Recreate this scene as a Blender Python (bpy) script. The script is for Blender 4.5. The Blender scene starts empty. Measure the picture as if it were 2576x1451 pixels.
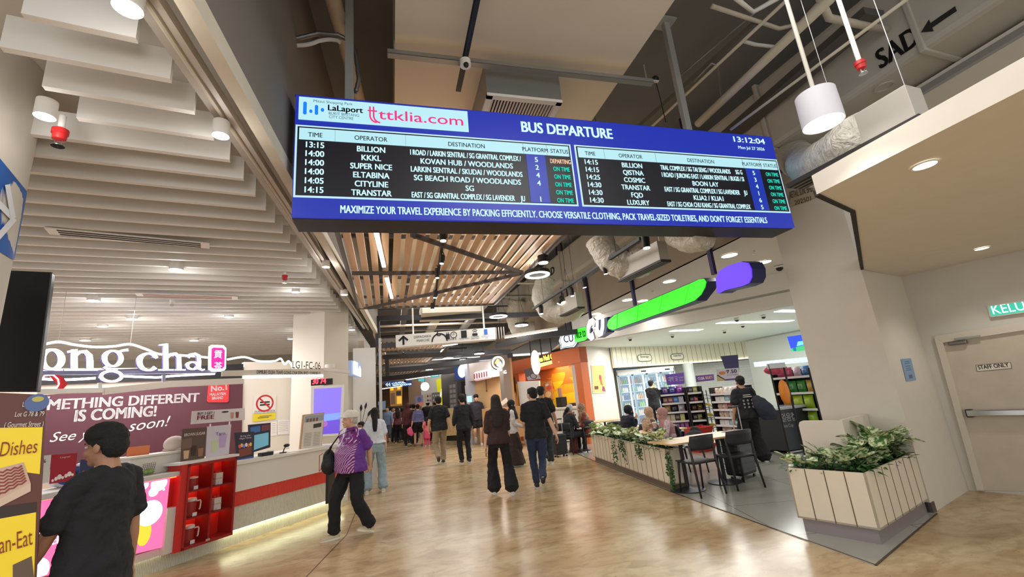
import bpy, bmesh, math, random
from mathutils import Vector, Matrix, Euler, noise as mnoise
import numpy as np
S = bpy.context.scene
COL = S.collection
rnd = random.Random(7)
# ------------------------------------------------------------------ camera
RM = np.array([[0.963078729, -0.020766750, 0.268417777], [-0.254138359, 0.258890722, 0.931874073], [-0.088842868, -0.965683352, 0.244054520]])
EYE = np.array([0.0, 0.0, 1.53]); FP = 1100.0; CX, CY = 1288.0, 725.5
cam_d = bpy.data.cameras.new('camera'); cam = bpy.data.objects.new('camera', cam_d); COL.objects.link(cam)
cam_d.sensor_width = 36.0; cam_d.lens = FP / 2576 * 36.0; cam_d.clip_start = 0.05; cam_d.clip_end = 200
mw = Matrix.Identity(4)
for i in range(3):
    mw[i][0] = RM[i][0]; mw[i][1] = -RM[i][1]; mw[i][2] = -RM[i][2]; mw[i][3] = EYE[i]
cam.matrix_world = mw
S.camera = cam
# ------------------------------------------------------------------ world, view, large lights
w = bpy.data.worlds.new('world'); S.world = w; w.use_nodes = True
w.node_tree.nodes['Background'].inputs[0].default_value = (0.95, 0.98, 1.0, 1)
w.node_tree.nodes['Background'].inputs[1].default_value = 1.2
S.view_settings.view_transform = 'Standard'; S.view_settings.look = 'None'
S.view_settings.gamma = 1.0; S.view_settings.use_curve_mapping = False
S.view_settings.exposure = 0.2
try:
    S.cycles.use_denoising = True
    S.cycles.max_bounces = 6; S.cycles.diffuse_bounces = 3; S.cycles.glossy_bounces = 3; S.cycles.transmission_bounces = 4; S.cycles.transparent_max_bounces = 8
    S.cycles.sample_clamp_indirect = 4.0
except Exception:
    pass

def lamp(kind, loc, power, color=(1, 0.98, 0.95), size=0.2, rot=(0, 0, 0), spot=None, sy=None, blend=0.6):
    d = bpy.data.lights.new('lamp_light', kind); d.energy = power; d.color = color
    if kind == 'AREA':
        d.size = size
        if sy: d.shape = 'RECTANGLE'; d.size_y = sy
    elif kind == 'SPOT':
        d.spot_size = math.radians(spot or 100); d.spot_blend = blend; d.shadow_soft_size = size
    else:
        d.shadow_soft_size = size
    o = bpy.data.objects.new('lamp_light', d); o.location = loc; o.rotation_euler = rot; COL.objects.link(o)
    return o
# added area lights that brighten corridor, shop and tea counter; not modelled fixtures
lamp('AREA', (1.0, 6.5, 4.45), 90, size=1.2, sy=5)
lamp('AREA', (1.2, 13.0, 4.4), 210, size=2.0, sy=6)
lamp('AREA', (1.6, 22.0, 4.4), 260, size=2.5, sy=9)
lamp('AREA', (1.6, 1.2, 4.4), 60, size=1.5, sy=2.0)
lamp('AREA', (9.5, 11.5, 2.98), 400, (1, 0.99, 0.94), size=4.5, sy=5.5)
lamp('AREA', (-4.6, 8.6, 3.3), 240, (1, 0.97, 0.93), size=3.0, sy=3.0)
# ------------------------------------------------------------------ measuring from the photograph
def ray(px, py):
    return RM @ np.array([px - CX, py - CY, FP])
def pz(px, py, z=0.0):
    r = ray(px, py); t = (z - EYE[2]) / r[2]; return Vector(EYE + r * t)
def pyv(px, py, y):
    r = ray(px, py); return Vector(EYE + r * (y / r[1]))
def pxv(px, py, x):
    r = ray(px, py); return Vector(EYE + r * (x / r[0]))
def pd(px, py, d):
    return Vector(EYE + ray(px, py) / FP * d)
def ppl(px, py, p0, ang):
    """point where the pixel's ray meets the upright plane through p0 whose horizontal direction is ang (degrees from +X)"""
    a = math.radians(ang); r = ray(px, py); n = (math.sin(a), -math.cos(a))
    t = (n[0] * p0[0] + n[1] * p0[1]) / (n[0] * r[0] + n[1] * r[1]); return Vector(EYE + r * t)
def proj(p):
    v = RM.T @ (np.array(p) - EYE); return (CX + FP * v[0] / v[2], CY + FP * v[1] / v[2])
# ------------------------------------------------------------------ materials
def lin(c):
    return tuple(((x / 255) / 12.92 if x / 255 <= 0.04045 else ((x / 255 + 0.055) / 1.055) ** 2.4) for x in c)
MC = {}
def mat(rgb, rough=0.55, metal=0.0, emit=0.0, var=0.0, vscale=6.0, bump=0.0, bscale=60.0, trans=0.0, alpha=1.0, coat=0.0, emit_rgb=None, key=None):
    k = key or (rgb, rough, metal, emit, var, vscale, bump, bscale, trans, alpha, coat, emit_rgb)
    if k in MC: return MC[k]
    m = bpy.data.materials.new('mat_%d' % len(MC)); m.use_nodes = True; nt = m.node_tree; b = nt.nodes['Principled BSDF']
    c = lin(rgb) + (1,)
    b.inputs['Base Color'].default_value = c; b.inputs['Roughness'].default_value = rough; b.inputs['Metallic'].default_value = metal
    b.inputs['Transmission Weight'].default_value = trans; b.inputs['Alpha'].default_value = alpha; b.inputs['Coat Weight'].default_value = coat
    if emit:
        b.inputs['Emission Color'].default_value = lin(emit_rgb or rgb) + (1,); b.inputs['Emission Strength'].default_value = emit
    if var or bump:
        tc = nt.nodes.new('ShaderNodeTexCoord')
    if var:
        n = nt.nodes.new('ShaderNodeTexNoise'); n.inputs['Scale'].default_value = vscale; n.inputs['Detail'].default_value = 5
        nt.links.new(tc.outputs['Object'], n.inputs['Vector'])
        r = nt.nodes.new('ShaderNodeValToRGB'); r.color_ramp.elements[0].position = 0.3; r.color_ramp.elements[1].position = 0.7
        r.color_ramp.elements[0].color = tuple(x * (1 - var) for x in c[:3]) + (1,); r.color_ramp.elements[1].color = tuple(min(1, x * (1 + var)) for x in c[:3]) + (1,)
        nt.links.new(n.outputs['Fac'], r.inputs['Fac']); nt.links.new(r.outputs['Color'], b.inputs['Base Color'])
    if bump:
        n2 = nt.nodes.new('ShaderNodeTexNoise'); n2.inputs['Scale'].default_value = bscale; n2.inputs['Detail'].default_value = 4
        nt.links.new(tc.outputs['Object'], n2.inputs['Vector'])
        bp = nt.nodes.new('ShaderNodeBump'); bp.inputs['Strength'].default_value = bump; bp.inputs['Distance'].default_value = 0.02
        nt.links.new(n2.outputs['Fac'], bp.inputs['Height']); nt.links.new(bp.outputs['Normal'], b.inputs['Normal'])
    MC[k] = m; return m
def glow(rgb, s=1.0):
    return mat(rgb, 0.4, emit=s)
def lit(rgb, s=.86):
    return mat((8, 8, 10), .45, emit=s, emit_rgb=rgb)
def nodes_of(name):
    m = bpy.data.materials.new(name); m.use_nodes = True; nt = m.node_tree; return m, nt, nt.nodes['Principled BSDF']
def mixrgb(nt, fac, a, b):
    n = nt.nodes.new('ShaderNodeMix'); n.data_type = 'RGBA'
    for s, v in ((n.inputs[0], fac), (n.inputs[6], a), (n.inputs[7], b)):
        if hasattr(v, 'links') or hasattr(v, 'is_linked'): nt.links.new(v, s)
        else: s.default_value = v
    return n.outputs[2]
# ------------------------------------------------------------------ mesh building
class MB:
    def __init__(s): s.v = []; s.f = []; s.m = []
    def add(s, vs, fs, mi=0, X=None):
        o = len(s.v)
        s.v += [tuple(X @ Vector(p)) if X else tuple(p) for p in vs]
        for f in fs: s.f.append(tuple(i + o for i in f)); s.m.append(mi)
        return s
    def box(s, c, d, rz=0, mi=0, X=None):
        x, y, z = d[0] / 2, d[1] / 2, d[2] / 2
        vs = [(i * x, j * y, k * z) for k in (-1, 1) for j in (-1, 1) for i in (-1, 1)]
        A = Matrix.Translation(c) @ Matrix.Rotation(rz, 4, 'Z')
        return s.add(vs, [(0, 2, 3, 1), (4, 5, 7, 6), (0, 1, 5, 4), (2, 6, 7, 3), (0, 4, 6, 2), (1, 3, 7, 5)], mi, (X @ A) if X else A)
    def bar(s, p, q, w, h, mi=0, up=(0, 0, 1)):
        p, q = Vector(p), Vector(q); d = q - p; L = d.length; d.normalize(); u = Vector(up)
        if abs(d.dot(u)) > 0.98: u = Vector((0, 1, 0))
        r = d.cross(u).normalized(); u = r.cross(d)
        A = Matrix.Translation((p + q) / 2) @ Matrix((r, d, u)).transposed().to_4x4()
        return s.box((0, 0, 0), (w, L, h), 0, mi, A)
    def tube(s, pts, r, n=8, mi=0, X=None, caps=True):
        pts = [Vector(p) for p in pts]; rs = r if isinstance(r, (list, tuple)) else [r] * len(pts)
        t0 = (pts[1] - pts[0]).normalized(); u = t0.orthogonal().normalized(); vs = []; fs = []
        for i, p in enumerate(pts):
            t = ((pts[min(i + 1, len(pts) - 1)] - p).normalized() + (p - pts[max(i - 1, 0)]).normalized())
            if t.length < 1e-6: t = t0.copy()
            t.normalize(); u = (u - t * u.dot(t)); u = u.normalized() if u.length > 1e-6 else t.orthogonal().normalized(); b = t.cross(u)
            for k in range(n):
                a = 2 * math.pi * k / n; vs.append(p + (u * math.cos(a) + b * math.sin(a)) * rs[i])
        for i in range(len(pts) - 1):
            for k in range(n): fs.append((i * n + k, i * n + (k + 1) % n, (i + 1) * n + (k + 1) % n, (i + 1) * n + k))
        if caps: fs += [tuple(range(n))[::-1], tuple(range((len(pts) - 1) * n, len(pts) * n))]
        return s.add(vs, fs, mi, X)
    def loft(s, rings, n=20, mi=0, X=None, caps=True):
        """rings: (center, rx, ry[, power]) upright ellipses stacked along z"""
        vs = []; fs = []
        for g in rings:
            c, rx, ry = g[:3]; pw = g[3] if len(g) > 3 else 1.0
            for k in range(n):
                a = 2 * math.pi * k / n; ca, sa = math.cos(a), math.sin(a)
                vs.append((c[0] + rx * math.copysign(abs(ca) ** pw, ca), c[1] + ry * math.copysign(abs(sa) ** pw, sa), c[2]))
        for i in range(len(rings) - 1):
            for k in range(n): fs.append((i * n + k, i * n + (k + 1) % n, (i + 1) * n + (k + 1) % n, (i + 1) * n + k))
        if caps: fs += [tuple(range(n))[::-1], tuple(range((len(rings) - 1) * n, len(rings) * n))]
        return s.add(vs, fs, mi, X)
    def lathe(s, prof, n=20, c=(0, 0, 0), mi=0, X=None):
        return s.loft([((c[0], c[1], c[2] + z), r, r) for r, z in prof], n, mi, X)
    def cyl(s, c, r, h, n=16, r2=None, mi=0, X=None):
        return s.loft([(c, r, r), ((c[0], c[1], c[2] + h), r if r2 is None else r2, r if r2 is None else r2)], n, mi, X)
    def ell(s, c, rx, ry, rz, nu=14, nv=9, mi=0, X=None):
        vs = [(c[0], c[1], c[2] - rz)]; fs = []
        for j in range(1, nv):
            t = math.pi * j / nv
            for k in range(nu):
                a = 2 * math.pi * k / nu; vs.append((c[0] + rx * math.sin(t) * math.cos(a), c[1] + ry * math.sin(t) * math.sin(a), c[2] - rz * math.cos(t)))
        vs.append((c[0], c[1], c[2] + rz)); top = len(vs) - 1
        for k in range(nu):
            fs.append((0, 1 + (k + 1) % nu, 1 + k)); q = 1 + (nv - 2) * nu; fs.append((top, q + k, q + (k + 1) % nu))
            for j in range(nv - 2): a = 1 + j * nu; fs.append((a + k, a + (k + 1) % nu, a + nu + (k + 1) % nu, a + nu + k))
        return s.add(vs, fs, mi, X)
    def prism(s, poly, z0, z1, mi=0, X=None):
        n = len(poly); vs = [(p[0], p[1], z0) for p in poly] + [(p[0], p[1], z1) for p in poly]
        return s.add(vs, [tuple(range(n))[::-1], tuple(range(n, 2 * n))] + [(i, (i + 1) % n, n + (i + 1) % n, n + i) for i in range(n)], mi, X)
    def quad(s, a, b, c, d, mi=0): return s.add([a, b, c, d], [(0, 1, 2, 3)], mi)
    def torus(s, c, R, r, n=32, k=8, mi=0, flat=None, X=None):
        vs = []; fs = []
        for i in range(n):
            a = 2 * math.pi * i / n
            for j in range(k):
                b = 2 * math.pi * j / k; q = R + r * math.cos(b)
                vs.append((c[0] + q * math.cos(a), c[1] + q * math.sin(a), c[2] + (flat or r) * math.sin(b)))
        for i in range(n):
            for j in range(k): fs.append((i * k + j, ((i + 1) % n) * k + j, ((i + 1) % n) * k + (j + 1) % k, i * k + (j + 1) % k))
        return s.add(vs, fs, mi, X)
    def ringbox(s, c, R0, R1, h, n=36, mi=0, X=None):
        vs = []; fs = []
        for i in range(n):
            a = 2 * math.pi * i / n; ca, sa = math.cos(a), math.sin(a)
            for R, z in ((R0, 0), (R1, 0), (R1, h), (R0, h)): vs.append((c[0] + R * ca, c[1] + R * sa, c[2] + z))
        for i in range(n):
            for j in range(4): fs.append((i * 4 + j, ((i + 1) % n) * 4 + j, ((i + 1) % n) * 4 + (j + 1) % 4, i * 4 + (j + 1) % 4))
        return s.add(vs, fs, mi, X)
    def mesh(s, name='mesh'):
        me = bpy.data.meshes.new(name); me.from_pydata(s.v, [], s.f); me.polygons.foreach_set('material_index', s.m); me.update(); return me
    def build(s, name, mats, parent=None, smooth=False, bevel=0.0, org=None, fixn=True):
        if parent is None and org is None:
            a = np.array(s.v); org = ((a[:, 0].min() + a[:, 0].max()) / 2, (a[:, 1].min() + a[:, 1].max()) / 2, a[:, 2].min())
        if org is not None and parent is None: s.v = [(p[0] - org[0], p[1] - org[1], p[2] - org[2]) for p in s.v]
        me = s.mesh(name)
        if fixn or bevel:
            bm = bmesh.new(); bm.from_mesh(me)
            if fixn: bmesh.ops.recalc_face_normals(bm, faces=bm.faces)
            if bevel:
                es = [e for e in bm.edges if len(e.link_faces) == 2 and e.calc_face_angle(0) > 0.7]
                bmesh.ops.bevel(bm, geom=es, offset=bevel, segments=2, profile=0.6, affect='EDGES', clamp_overlap=True)
            bm.to_mesh(me); bm.free()
        for m_ in (mats if isinstance(mats, (list, tuple)) else [mats]): me.materials.append(m_)
        if smooth:
            me.polygons.foreach_set('use_smooth', [True] * len(me.polygons))
            if smooth != 'all': me.set_sharp_from_angle(angle=0.7)
        o = bpy.data.objects.new(name, me); COL.objects.link(o)
        if parent is not None: o.parent = parent
        elif org is not None: o.location = org
        return o
def tag(o, label=None, cat=None, group=None, kind=None):
    if label: o['label'] = label
    if cat: o['category'] = cat
    if group: o['group'] = group
    if kind: o['kind'] = kind
    return o
def thing(name, label, cat, loc=(0, 0, 0), rz=0.0, group=None, rot=None):
    o = bpy.data.objects.new(name, None); o.empty_display_size = 0.1; COL.objects.link(o); o.location = loc; o.rotation_euler = rot or (0, 0, rz)
    return tag(o, label, cat, group)
def struct(name, mb, m, **k):
    o = mb.build(name, m, org=(0, 0, 0), **k); o['kind'] = 'structure'; return o
def dup(root, loc=None, rz=None, label=None, group=None):
    r = root.copy(); COL.objects.link(r)
    if loc is not None: r.location = loc
    if rz is not None: r.rotation_euler = (0, 0, rz)
    if label: r['label'] = label
    if group: r['group'] = group
    for ch in list(root.children):
        c = ch.copy(); COL.objects.link(c); c.parent = r
        for g in list(ch.children):
            d = g.copy(); COL.objects.link(d); d.parent = c
    return r
def VM(o, deg):
    """frame of an upright panel: x to its right, y up, z out of its face; deg = direction of 'right' from +X"""
    a = math.radians(deg); r = Vector((math.cos(a), math.sin(a), 0)); u = Vector((0, 0, 1)); n = r.cross(u)
    return Matrix.Translation(o) @ Matrix((r, u, n)).transposed().to_4x4()
def unit2(deg):
    a = math.radians(deg); return Vector((math.cos(a), math.sin(a), 0))
TXT = {}
def text_geo(s, bold=0.0, shear=0.0):
    k = (s, bold, shear)
    if k in TXT: return TXT[k]
    cu = bpy.data.curves.new('t', 'FONT'); cu.body = s; cu.size = 1.0; cu.resolution_u = 3; cu.offset = bold; cu.shear = shear; cu.fill_mode = 'FRONT'
    o = bpy.data.objects.new('t', cu); COL.objects.link(o)
    dg = bpy.context.evaluated_depsgraph_get(); me = bpy.data.meshes.new_from_object(o.evaluated_get(dg))
    vs = [tuple(v.co) for v in me.vertices]; fs = [tuple(p.vertices) for p in me.polygons]
    bpy.data.objects.remove(o); bpy.data.curves.remove(cu); bpy.data.meshes.remove(me)
    a = np.array(vs) if vs else np.zeros((1, 3)); bb = (a[:, 0].min(), a[:, 0].max(), a[:, 1].min(), a[:, 1].max())
    TXT[k] = (vs, fs, bb); return TXT[k]
def text(name, items, m, parent, X, lift=0.0):
    """items: (string, x, y, cap height, align, width or None, bold, shear) -> ONE mesh; y is the baseline"""
    mb = MB()
    for it in items:
        s, x, y, h = it[:4]; al = it[4] if len(it) > 4 else 'C'; wd = it[5] if len(it) > 5 else None
        bo = it[6] if len(it) > 6 else 0.0; sh = it[7] if len(it) > 7 else 0.0
        vs, fs, bb = text_geo(s, 0.0, sh)
        if not fs: continue
        k = h / 0.69; kx = wd / max(bb[1] - bb[0], 1e-6) if wd else k; W_ = (bb[1] - bb[0]) * kx
        x0 = x - bb[0] * kx - (W_ / 2 if al == 'C' else W_ if al == 'R' else 0)
        d = bo * k * .85
        for ex, ey in (((0, 0),) if d == 0 else ((d, d * .4), (-d, d * .4), (d, -d * .4), (-d, -d * .4))):
            mb.add([(x0 + p[0] * kx + ex, y + p[1] * k + ey, lift) for p in vs], fs, 0, X)
    return mb.build(name, m, parent, org=None if parent else (0, 0, 0), fixn=False)
def temp_mesh(mb, mods):
    o = bpy.data.objects.new('t', mb.mesh()); COL.objects.link(o); mods(o)
    dg = bpy.context.evaluated_depsgraph_get(); me = bpy.data.meshes.new_from_object(o.evaluated_get(dg))
    old = o.data; bpy.data.objects.remove(o); bpy.data.meshes.remove(old); return me
CLOUD = {}
def cloud(scale):
    if scale not in CLOUD:
        t = bpy.data.textures.new('clouds', 'CLOUDS'); t.noise_scale = scale; t.noise_depth = 2; CLOUD[scale] = t
    return CLOUD[scale]
def organic(mb, vox, name, m, parent, smooth=3, disp=0.0, dscale=0.08, cut=None, loc=None, fac=0.5):
    def mods(o):
        r = o.modifiers.new('r', 'REMESH'); r.mode = 'VOXEL'; r.voxel_size = vox; r.use_smooth_shade = True
        if smooth:
            k = o.modifiers.new('s', 'SMOOTH'); k.iterations = smooth; k.factor = fac
        if disp:
            d = o.modifiers.new('d', 'DISPLACE'); d.texture = cloud(dscale); d.strength = disp; d.mid_level = 0.5; d.texture_coords = 'LOCAL'
    me = temp_mesh(mb, mods)
    if cut:
        bm = bmesh.new(); bm.from_mesh(me); kill = [v for v in bm.verts if cut(v.co)]
        bmesh.ops.delete(bm, geom=kill, context='VERTS'); bm.to_mesh(me); bm.free()
    me.materials.clear()
    for q in (m if isinstance(m, (list, tuple)) else [m]): me.materials.append(q)
    me.polygons.foreach_set('use_smooth', [True] * len(me.polygons))
    o = bpy.data.objects.new(name, me); COL.objects.link(o)
    if parent is not None: o.parent = parent
    if loc is not None: o.location = loc
    return o

class Plane:
    """an upright plane measured in the photograph: P a point on it, ang the direction of its 'right'"""
    def __init__(s, P, ang): s.P = Vector(P); s.ang = ang; a = math.radians(ang); s.n = Vector((math.sin(a), -math.cos(a), 0))
    def pt(s, px, py, off=0.0): return ppl(px, py, s.P + s.n * off, s.ang)
    def thing(s, name, label, cat, px, py, off=0.0, group=None):
        p = s.pt(px, py, off); t = thing(name, label, cat, p, 0, group, (math.pi / 2, 0, math.radians(s.ang)))
        M = VM(p, s.ang).inverted()
        def f(x, y): q = M @ s.pt(x, y, off); return (q.x, q.y)
        return t, f
def ppoly(name, pts, m, parent, z0=0.0, z1=0.004, bevel=0.0): return MB().prism(pts, z0, z1).build(name, m, parent, bevel=bevel)
def inset(c, k):
    x = sum(p[0] for p in c) / len(c); y = sum(p[1] for p in c) / len(c); return [(x + (p[0] - x) * k, y + (p[1] - y) * k) for p in c]
def bil(c, u, v):
    """point in a quad (TL, TR, BR, BL): u to the right, v up"""
    tl, tr, br, bl = c; t = [tl[i] + (tr[i] - tl[i]) * u for i in (0, 1)]; b = [bl[i] + (br[i] - bl[i]) * u for i in (0, 1)]
    return (b[0] + (t[0] - b[0]) * v, b[1] + (t[1] - b[1]) * v)
def disc(c, r, n=20, ry=None): return [(c[0] + r * math.cos(2 * math.pi * k / n), c[1] + (ry or r) * math.sin(2 * math.pi * k / n)) for k in range(n)]
def poster(pl, cor, name, label, cat, bg, items=(), shapes=(), th=.012, off=0.0, emit=0.0, frame=None, group=None, ink=(40, 36, 40)):
    """cor: TL, TR, BR, BL pixels; items: (string, u, v, height share, rgb, width share); shapes: (polygon in u, v, rgb)"""
    t, f = pl.thing(name, label, cat, (cor[2][0] + cor[3][0]) / 2, (cor[2][1] + cor[3][1]) / 2, off, group)
    c = [f(*q) for q in cor]; H_ = abs(c[0][1] - c[3][1]); W_ = abs(c[1][0] - c[0][0])
    ppoly('panel', c, mat(bg, .5, emit=emit) if emit else mat(bg, .5), t, -th, 0)
    if frame: ppoly('frame', [((p[0]) * 1.0 + (-.02 if i in (0, 3) else .02), p[1] + (.02 if i < 2 else -.02)) for i, p in enumerate(c)], mat(frame, .5), t, -th - .012, -th * .5)
    by = {}
    for sh_ in shapes: by.setdefault(sh_[1], []).append(sh_[0])
    for k, (rgb, polys) in enumerate(by.items()):
        mb = MB()
        for pg in polys: mb.prism([bil(c, u, v) for u, v in pg], .0005 + .0006 * k, .0015 + .0006 * k)
        mb.build('artwork', mat(rgb, .5, emit=emit) if emit else mat(rgb, .5), t)
    bt = {}
    for it in items: bt.setdefault(it[4] if len(it) > 4 else ink, []).append(it)
    for rgb, L in bt.items():
        text('lettering', [(it[0],) + bil(c, it[1], it[2]) + (it[3] * H_, 'C', (it[5] * W_ if len(it) > 5 and it[5] else None), .02 if it[3] > .1 else 0.0) for it in L], mat(rgb, .5, emit=emit) if emit else mat(rgb, .5), t, Matrix.Identity(4), .006)
    return t, f
def ribbon(mb, pts, z0, z1, closed=False, sc=1.0):
    """thick stroke through (x, y, width): front faces slot 0, sides slot 1"""
    n = len(pts); L = []; R = []
    for i, p in enumerate(pts):
        a = pts[(i - 1) % n] if closed or i else pts[0]; b = pts[(i + 1) % n] if closed or i < n - 1 else pts[-1]
        d = Vector((b[0] - a[0], b[1] - a[1])); d.normalize(); q = Vector((-d.y, d.x)) * (p[2] / 2)
        L.append((p[0] + q.x, p[1] + q.y)); R.append((p[0] - q.x, p[1] - q.y))
    m = n if closed else n - 1
    for i in range(m):
        j = (i + 1) % n; A, B, C_, D = L[i], L[j], R[j], R[i]
        mb.add([(*A, z1), (*B, z1), (*C_, z1), (*D, z1)], [(0, 3, 2, 1)], 0)
        mb.add([(*A, z0), (*B, z0), (*B, z1), (*A, z1), (*D, z0), (*C_, z0), (*C_, z1), (*D, z1)], [(0, 1, 2, 3), (4, 7, 6, 5)], 1)
    if not closed:
        for i in (0, n - 1): mb.add([(*L[i], z0), (*R[i], z0), (*R[i], z1), (*L[i], z1)], [(0, 1, 2, 3)], 1)
# ================================================================== the setting
# ---- floors
fm, nt, b = nodes_of('polished_concrete')
tc = nt.nodes.new('ShaderNodeTexCoord'); mp = nt.nodes.new('ShaderNodeMapping'); mp.inputs['Scale'].default_value = (0.75, 1.3, 1); mp.inputs['Rotation'].default_value = (0, 0, -0.35)
nt.links.new(tc.outputs['Object'], mp.inputs['Vector'])
def noise(scale, detail=6, src=None, dist=0.0):
    n = nt.nodes.new('ShaderNodeTexNoise'); n.inputs['Scale'].default_value = scale; n.inputs['Detail'].default_value = detail; n.inputs['Distortion'].default_value = dist
    nt.links.new(src or mp.outputs['Vector'], n.inputs['Vector']); return n.outputs['Fac']
def ramp(fac, stops):
    r = nt.nodes.new('ShaderNodeValToRGB'); e = r.color_ramp.elements
    while len(e) < len(stops): e.new(0.5)
    for q, (p, c) in zip(e, stops): q.position = p; q.color = c if len(c) == 4 else tuple(c) + (1,)
    nt.links.new(fac, r.inputs['Fac']); return r.outputs['Color']
base = ramp(noise(1.1, 8, dist=0.6), [(0.25, lin((166, 136, 98))), (0.45, lin((192, 164, 124))), (0.62, lin((207, 185, 148))), (0.8, lin((178, 150, 112)))])
veins = ramp(noise(3.2, 10, dist=1.6), [(0.36, (0.80, 0.76, 0.72)), (0.52, (1, 1, 1)), (1.0, (1.03, 1.03, 1.03))])
spots = ramp(noise(26, 3), [(0.24, (0.35, 0.28, 0.22)), (0.32, (1, 1, 1)), (1, (1, 1, 1))])
mm = nt.nodes.new('ShaderNodeMix'); mm.data_type = 'RGBA'; mm.blend_type = 'MULTIPLY'; mm.inputs[0].default_value = 1; nt.links.new(base, mm.inputs[6]); nt.links.new(veins, mm.inputs[7])
m3 = nt.nodes.new('ShaderNodeMix'); m3.data_type = 'RGBA'; m3.blend_type = 'MULTIPLY'; m3.inputs[0].default_value = 1; nt.links.new(mm.outputs[2], m3.inputs[6]); nt.links.new(spots, m3.inputs[7])
grain = ramp(noise(7.5, 12, dist=.8), [(0.3, (0.80, 0.75, 0.68)), (0.5, (1, 1, 1)), (1, (1, 1, 1))])
m4 = nt.nodes.new('ShaderNodeMix'); m4.data_type = 'RGBA'; m4.blend_type = 'MULTIPLY'; m4.inputs[0].default_value = 1; nt.links.new(m3.outputs[2], m4.inputs[6]); nt.links.new(grain, m4.inputs[7])
nt.links.new(m4.outputs[2], b.inputs['Base Color'])
rr = nt.nodes.new('ShaderNodeMapRange'); rr.inputs[3].default_value = 0.12; rr.inputs[4].default_value = 0.34; nt.links.new(noise(2.0, 5), rr.inputs[0]); nt.links.new(rr.outputs[0], b.inputs['Roughness'])
b.inputs['Specular IOR Level'].default_value = 0.6
CONC = fm
struct('floor', MB().box((3, 20, -0.05), (40, 52, 0.1)), CONC)
# grey glossy shop tiles with joints
tm, nt, b = nodes_of('shop_tiles'); tc = nt.nodes.new('ShaderNodeTexCoord'); mp = nt.nodes.new('ShaderNodeMapping'); mp.inputs['Rotation'].default_value = (0, 0, 0.29)
nt.links.new(tc.outputs['Object'], mp.inputs['Vector'])
br = nt.nodes.new('ShaderNodeTexBrick'); br.offset = 0.0; br.inputs['Scale'].default_value = 1.0; br.inputs['Brick Width'].default_value = 1.2; br.inputs['Row Height'].default_value = 1.2
br.inputs['Mortar Size'].default_value = 0.006; br.inputs['Color1'].default_value = lin((168, 166, 156)) + (1,); br.inputs['Color2'].default_value = lin((160, 159, 150)) + (1,); br.inputs['Mortar'].default_value = lin((110, 108, 102)) + (1,)
nt.links.new(mp.outputs['Vector'], br.inputs['Vector']); nt.links.new(br.outputs['Color'], b.inputs['Base Color']); b.inputs['Roughness'].default_value = 0.17
TILE = tm
struct('floor_shop', MB().prism([(3.65, 3.07), (5.40, 3.70), (6.2, 4.6), (18, 5.2), (18, 17.5), (5.2, 17.5), (4.75, 12.4), (4.40, 9.85), (3.93, 6.18)], 0.0, 0.006), TILE)
struct('trim_shop_floor', MB().bar((3.66, 3.06, 0.004), (3.92, 6.16, 0.004), 0.009, 0.009).bar((3.92, 6.16, 0.004), (4.42, 10.0, 0.004), 0.009, 0.009).bar((4.42, 10.0, 0.004), (4.75, 12.4, 0.004), 0.009, 0.009).bar((3.66, 3.06, 0.004), (5.37, 3.68, 0.004), 0.009, 0.009), mat((70, 60, 50), 0.4))
struct('trim_floor_joint', MB().bar(pz(770, 1451), pz(872, 1345), 0.012, 0.004).bar(pz(872, 1345), pz(905, 1262), 0.012, 0.004).bar(pz(1130, 1172), pz(1500, 1160), 0.014, 0.004).bar(pz(930, 1190), pz(1420, 1128), 0.012, 0.004), mat((96, 76, 56), 0.4))
# ---- ceilings
CONCDARK = mat((112, 109, 105), 0.85, var=0.10, vscale=1.5, bump=0.1)
PLASTER = mat((206, 196, 180), 0.8, var=0.04, vscale=1.2, bump=0.05, bscale=30)
WHITEP = mat((226, 220, 210), 0.7, var=0.02)
struct('ceiling', MB().box((4, 20, 5.9), (30, 44, 0.2)), CONCDARK)
struct('ceiling_beam', MB().box((1.28, 6.0, 5.3), (2.38, 16.5, 1.0)), mat((214, 202, 182), 0.8, var=0.05, vscale=1.0, bump=0.06, bscale=20))
ub = MB()
for y in (9.5, 15.5, 22): ub.box((3.2, y, 5.54), (13, 0.7, 0.5))
struct('ceiling_cross_beams', ub, CONCDARK)
# long edge beam left of the corridor: pale lower lip and dark tall face
e0, e1 = pz(436, 0, 3.5), pz(943, 842, 3.5); dd = (e1 - e0).normalized()
ea = e0 - dd * 2.5; eb = e0 + dd * (e1 - e0).length; nn = Vector((dd.y, -dd.x, 0))
lip = MB()
for a_, b_ in ((ea, eb),):
    lip.prism([(a_.x, a_.y), (a_ + nn * .085)[:2], (b_ + nn * .085)[:2], (b_.x, b_.y)], 3.5, 3.62)
struct('ceiling_edge_lip', lip, mat((208, 198, 180), 0.7, var=0.04))
struct('wall_edge_beam', MB().prism([(ea + nn * .05)[:2], (ea + nn * .08)[:2], (eb + nn * .08)[:2], (eb + nn * .05)[:2]], 3.62, 5.8), mat((120, 112, 104), 0.85, var=0.05, vscale=1.0))
# it turns left farther down the hall
far = [eb, pz(948, 930, 3.5)]
struct('trim_edge_far', MB().bar(eb + Vector((0, 0, .06)), Vector((-0.25, 17.0, 3.56)), 0.1, 0.12).bar((-0.25, 17, 3.56), (-0.9, 24, 3.56), 0.1, 0.12), mat((214, 198, 172), 0.7, var=0.04))
struct('ceiling_left', MB().box((-7.7, 12.5, 4.02), (13.4, 23, 0.06)), mat((206, 202, 196), 0.8))
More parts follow.
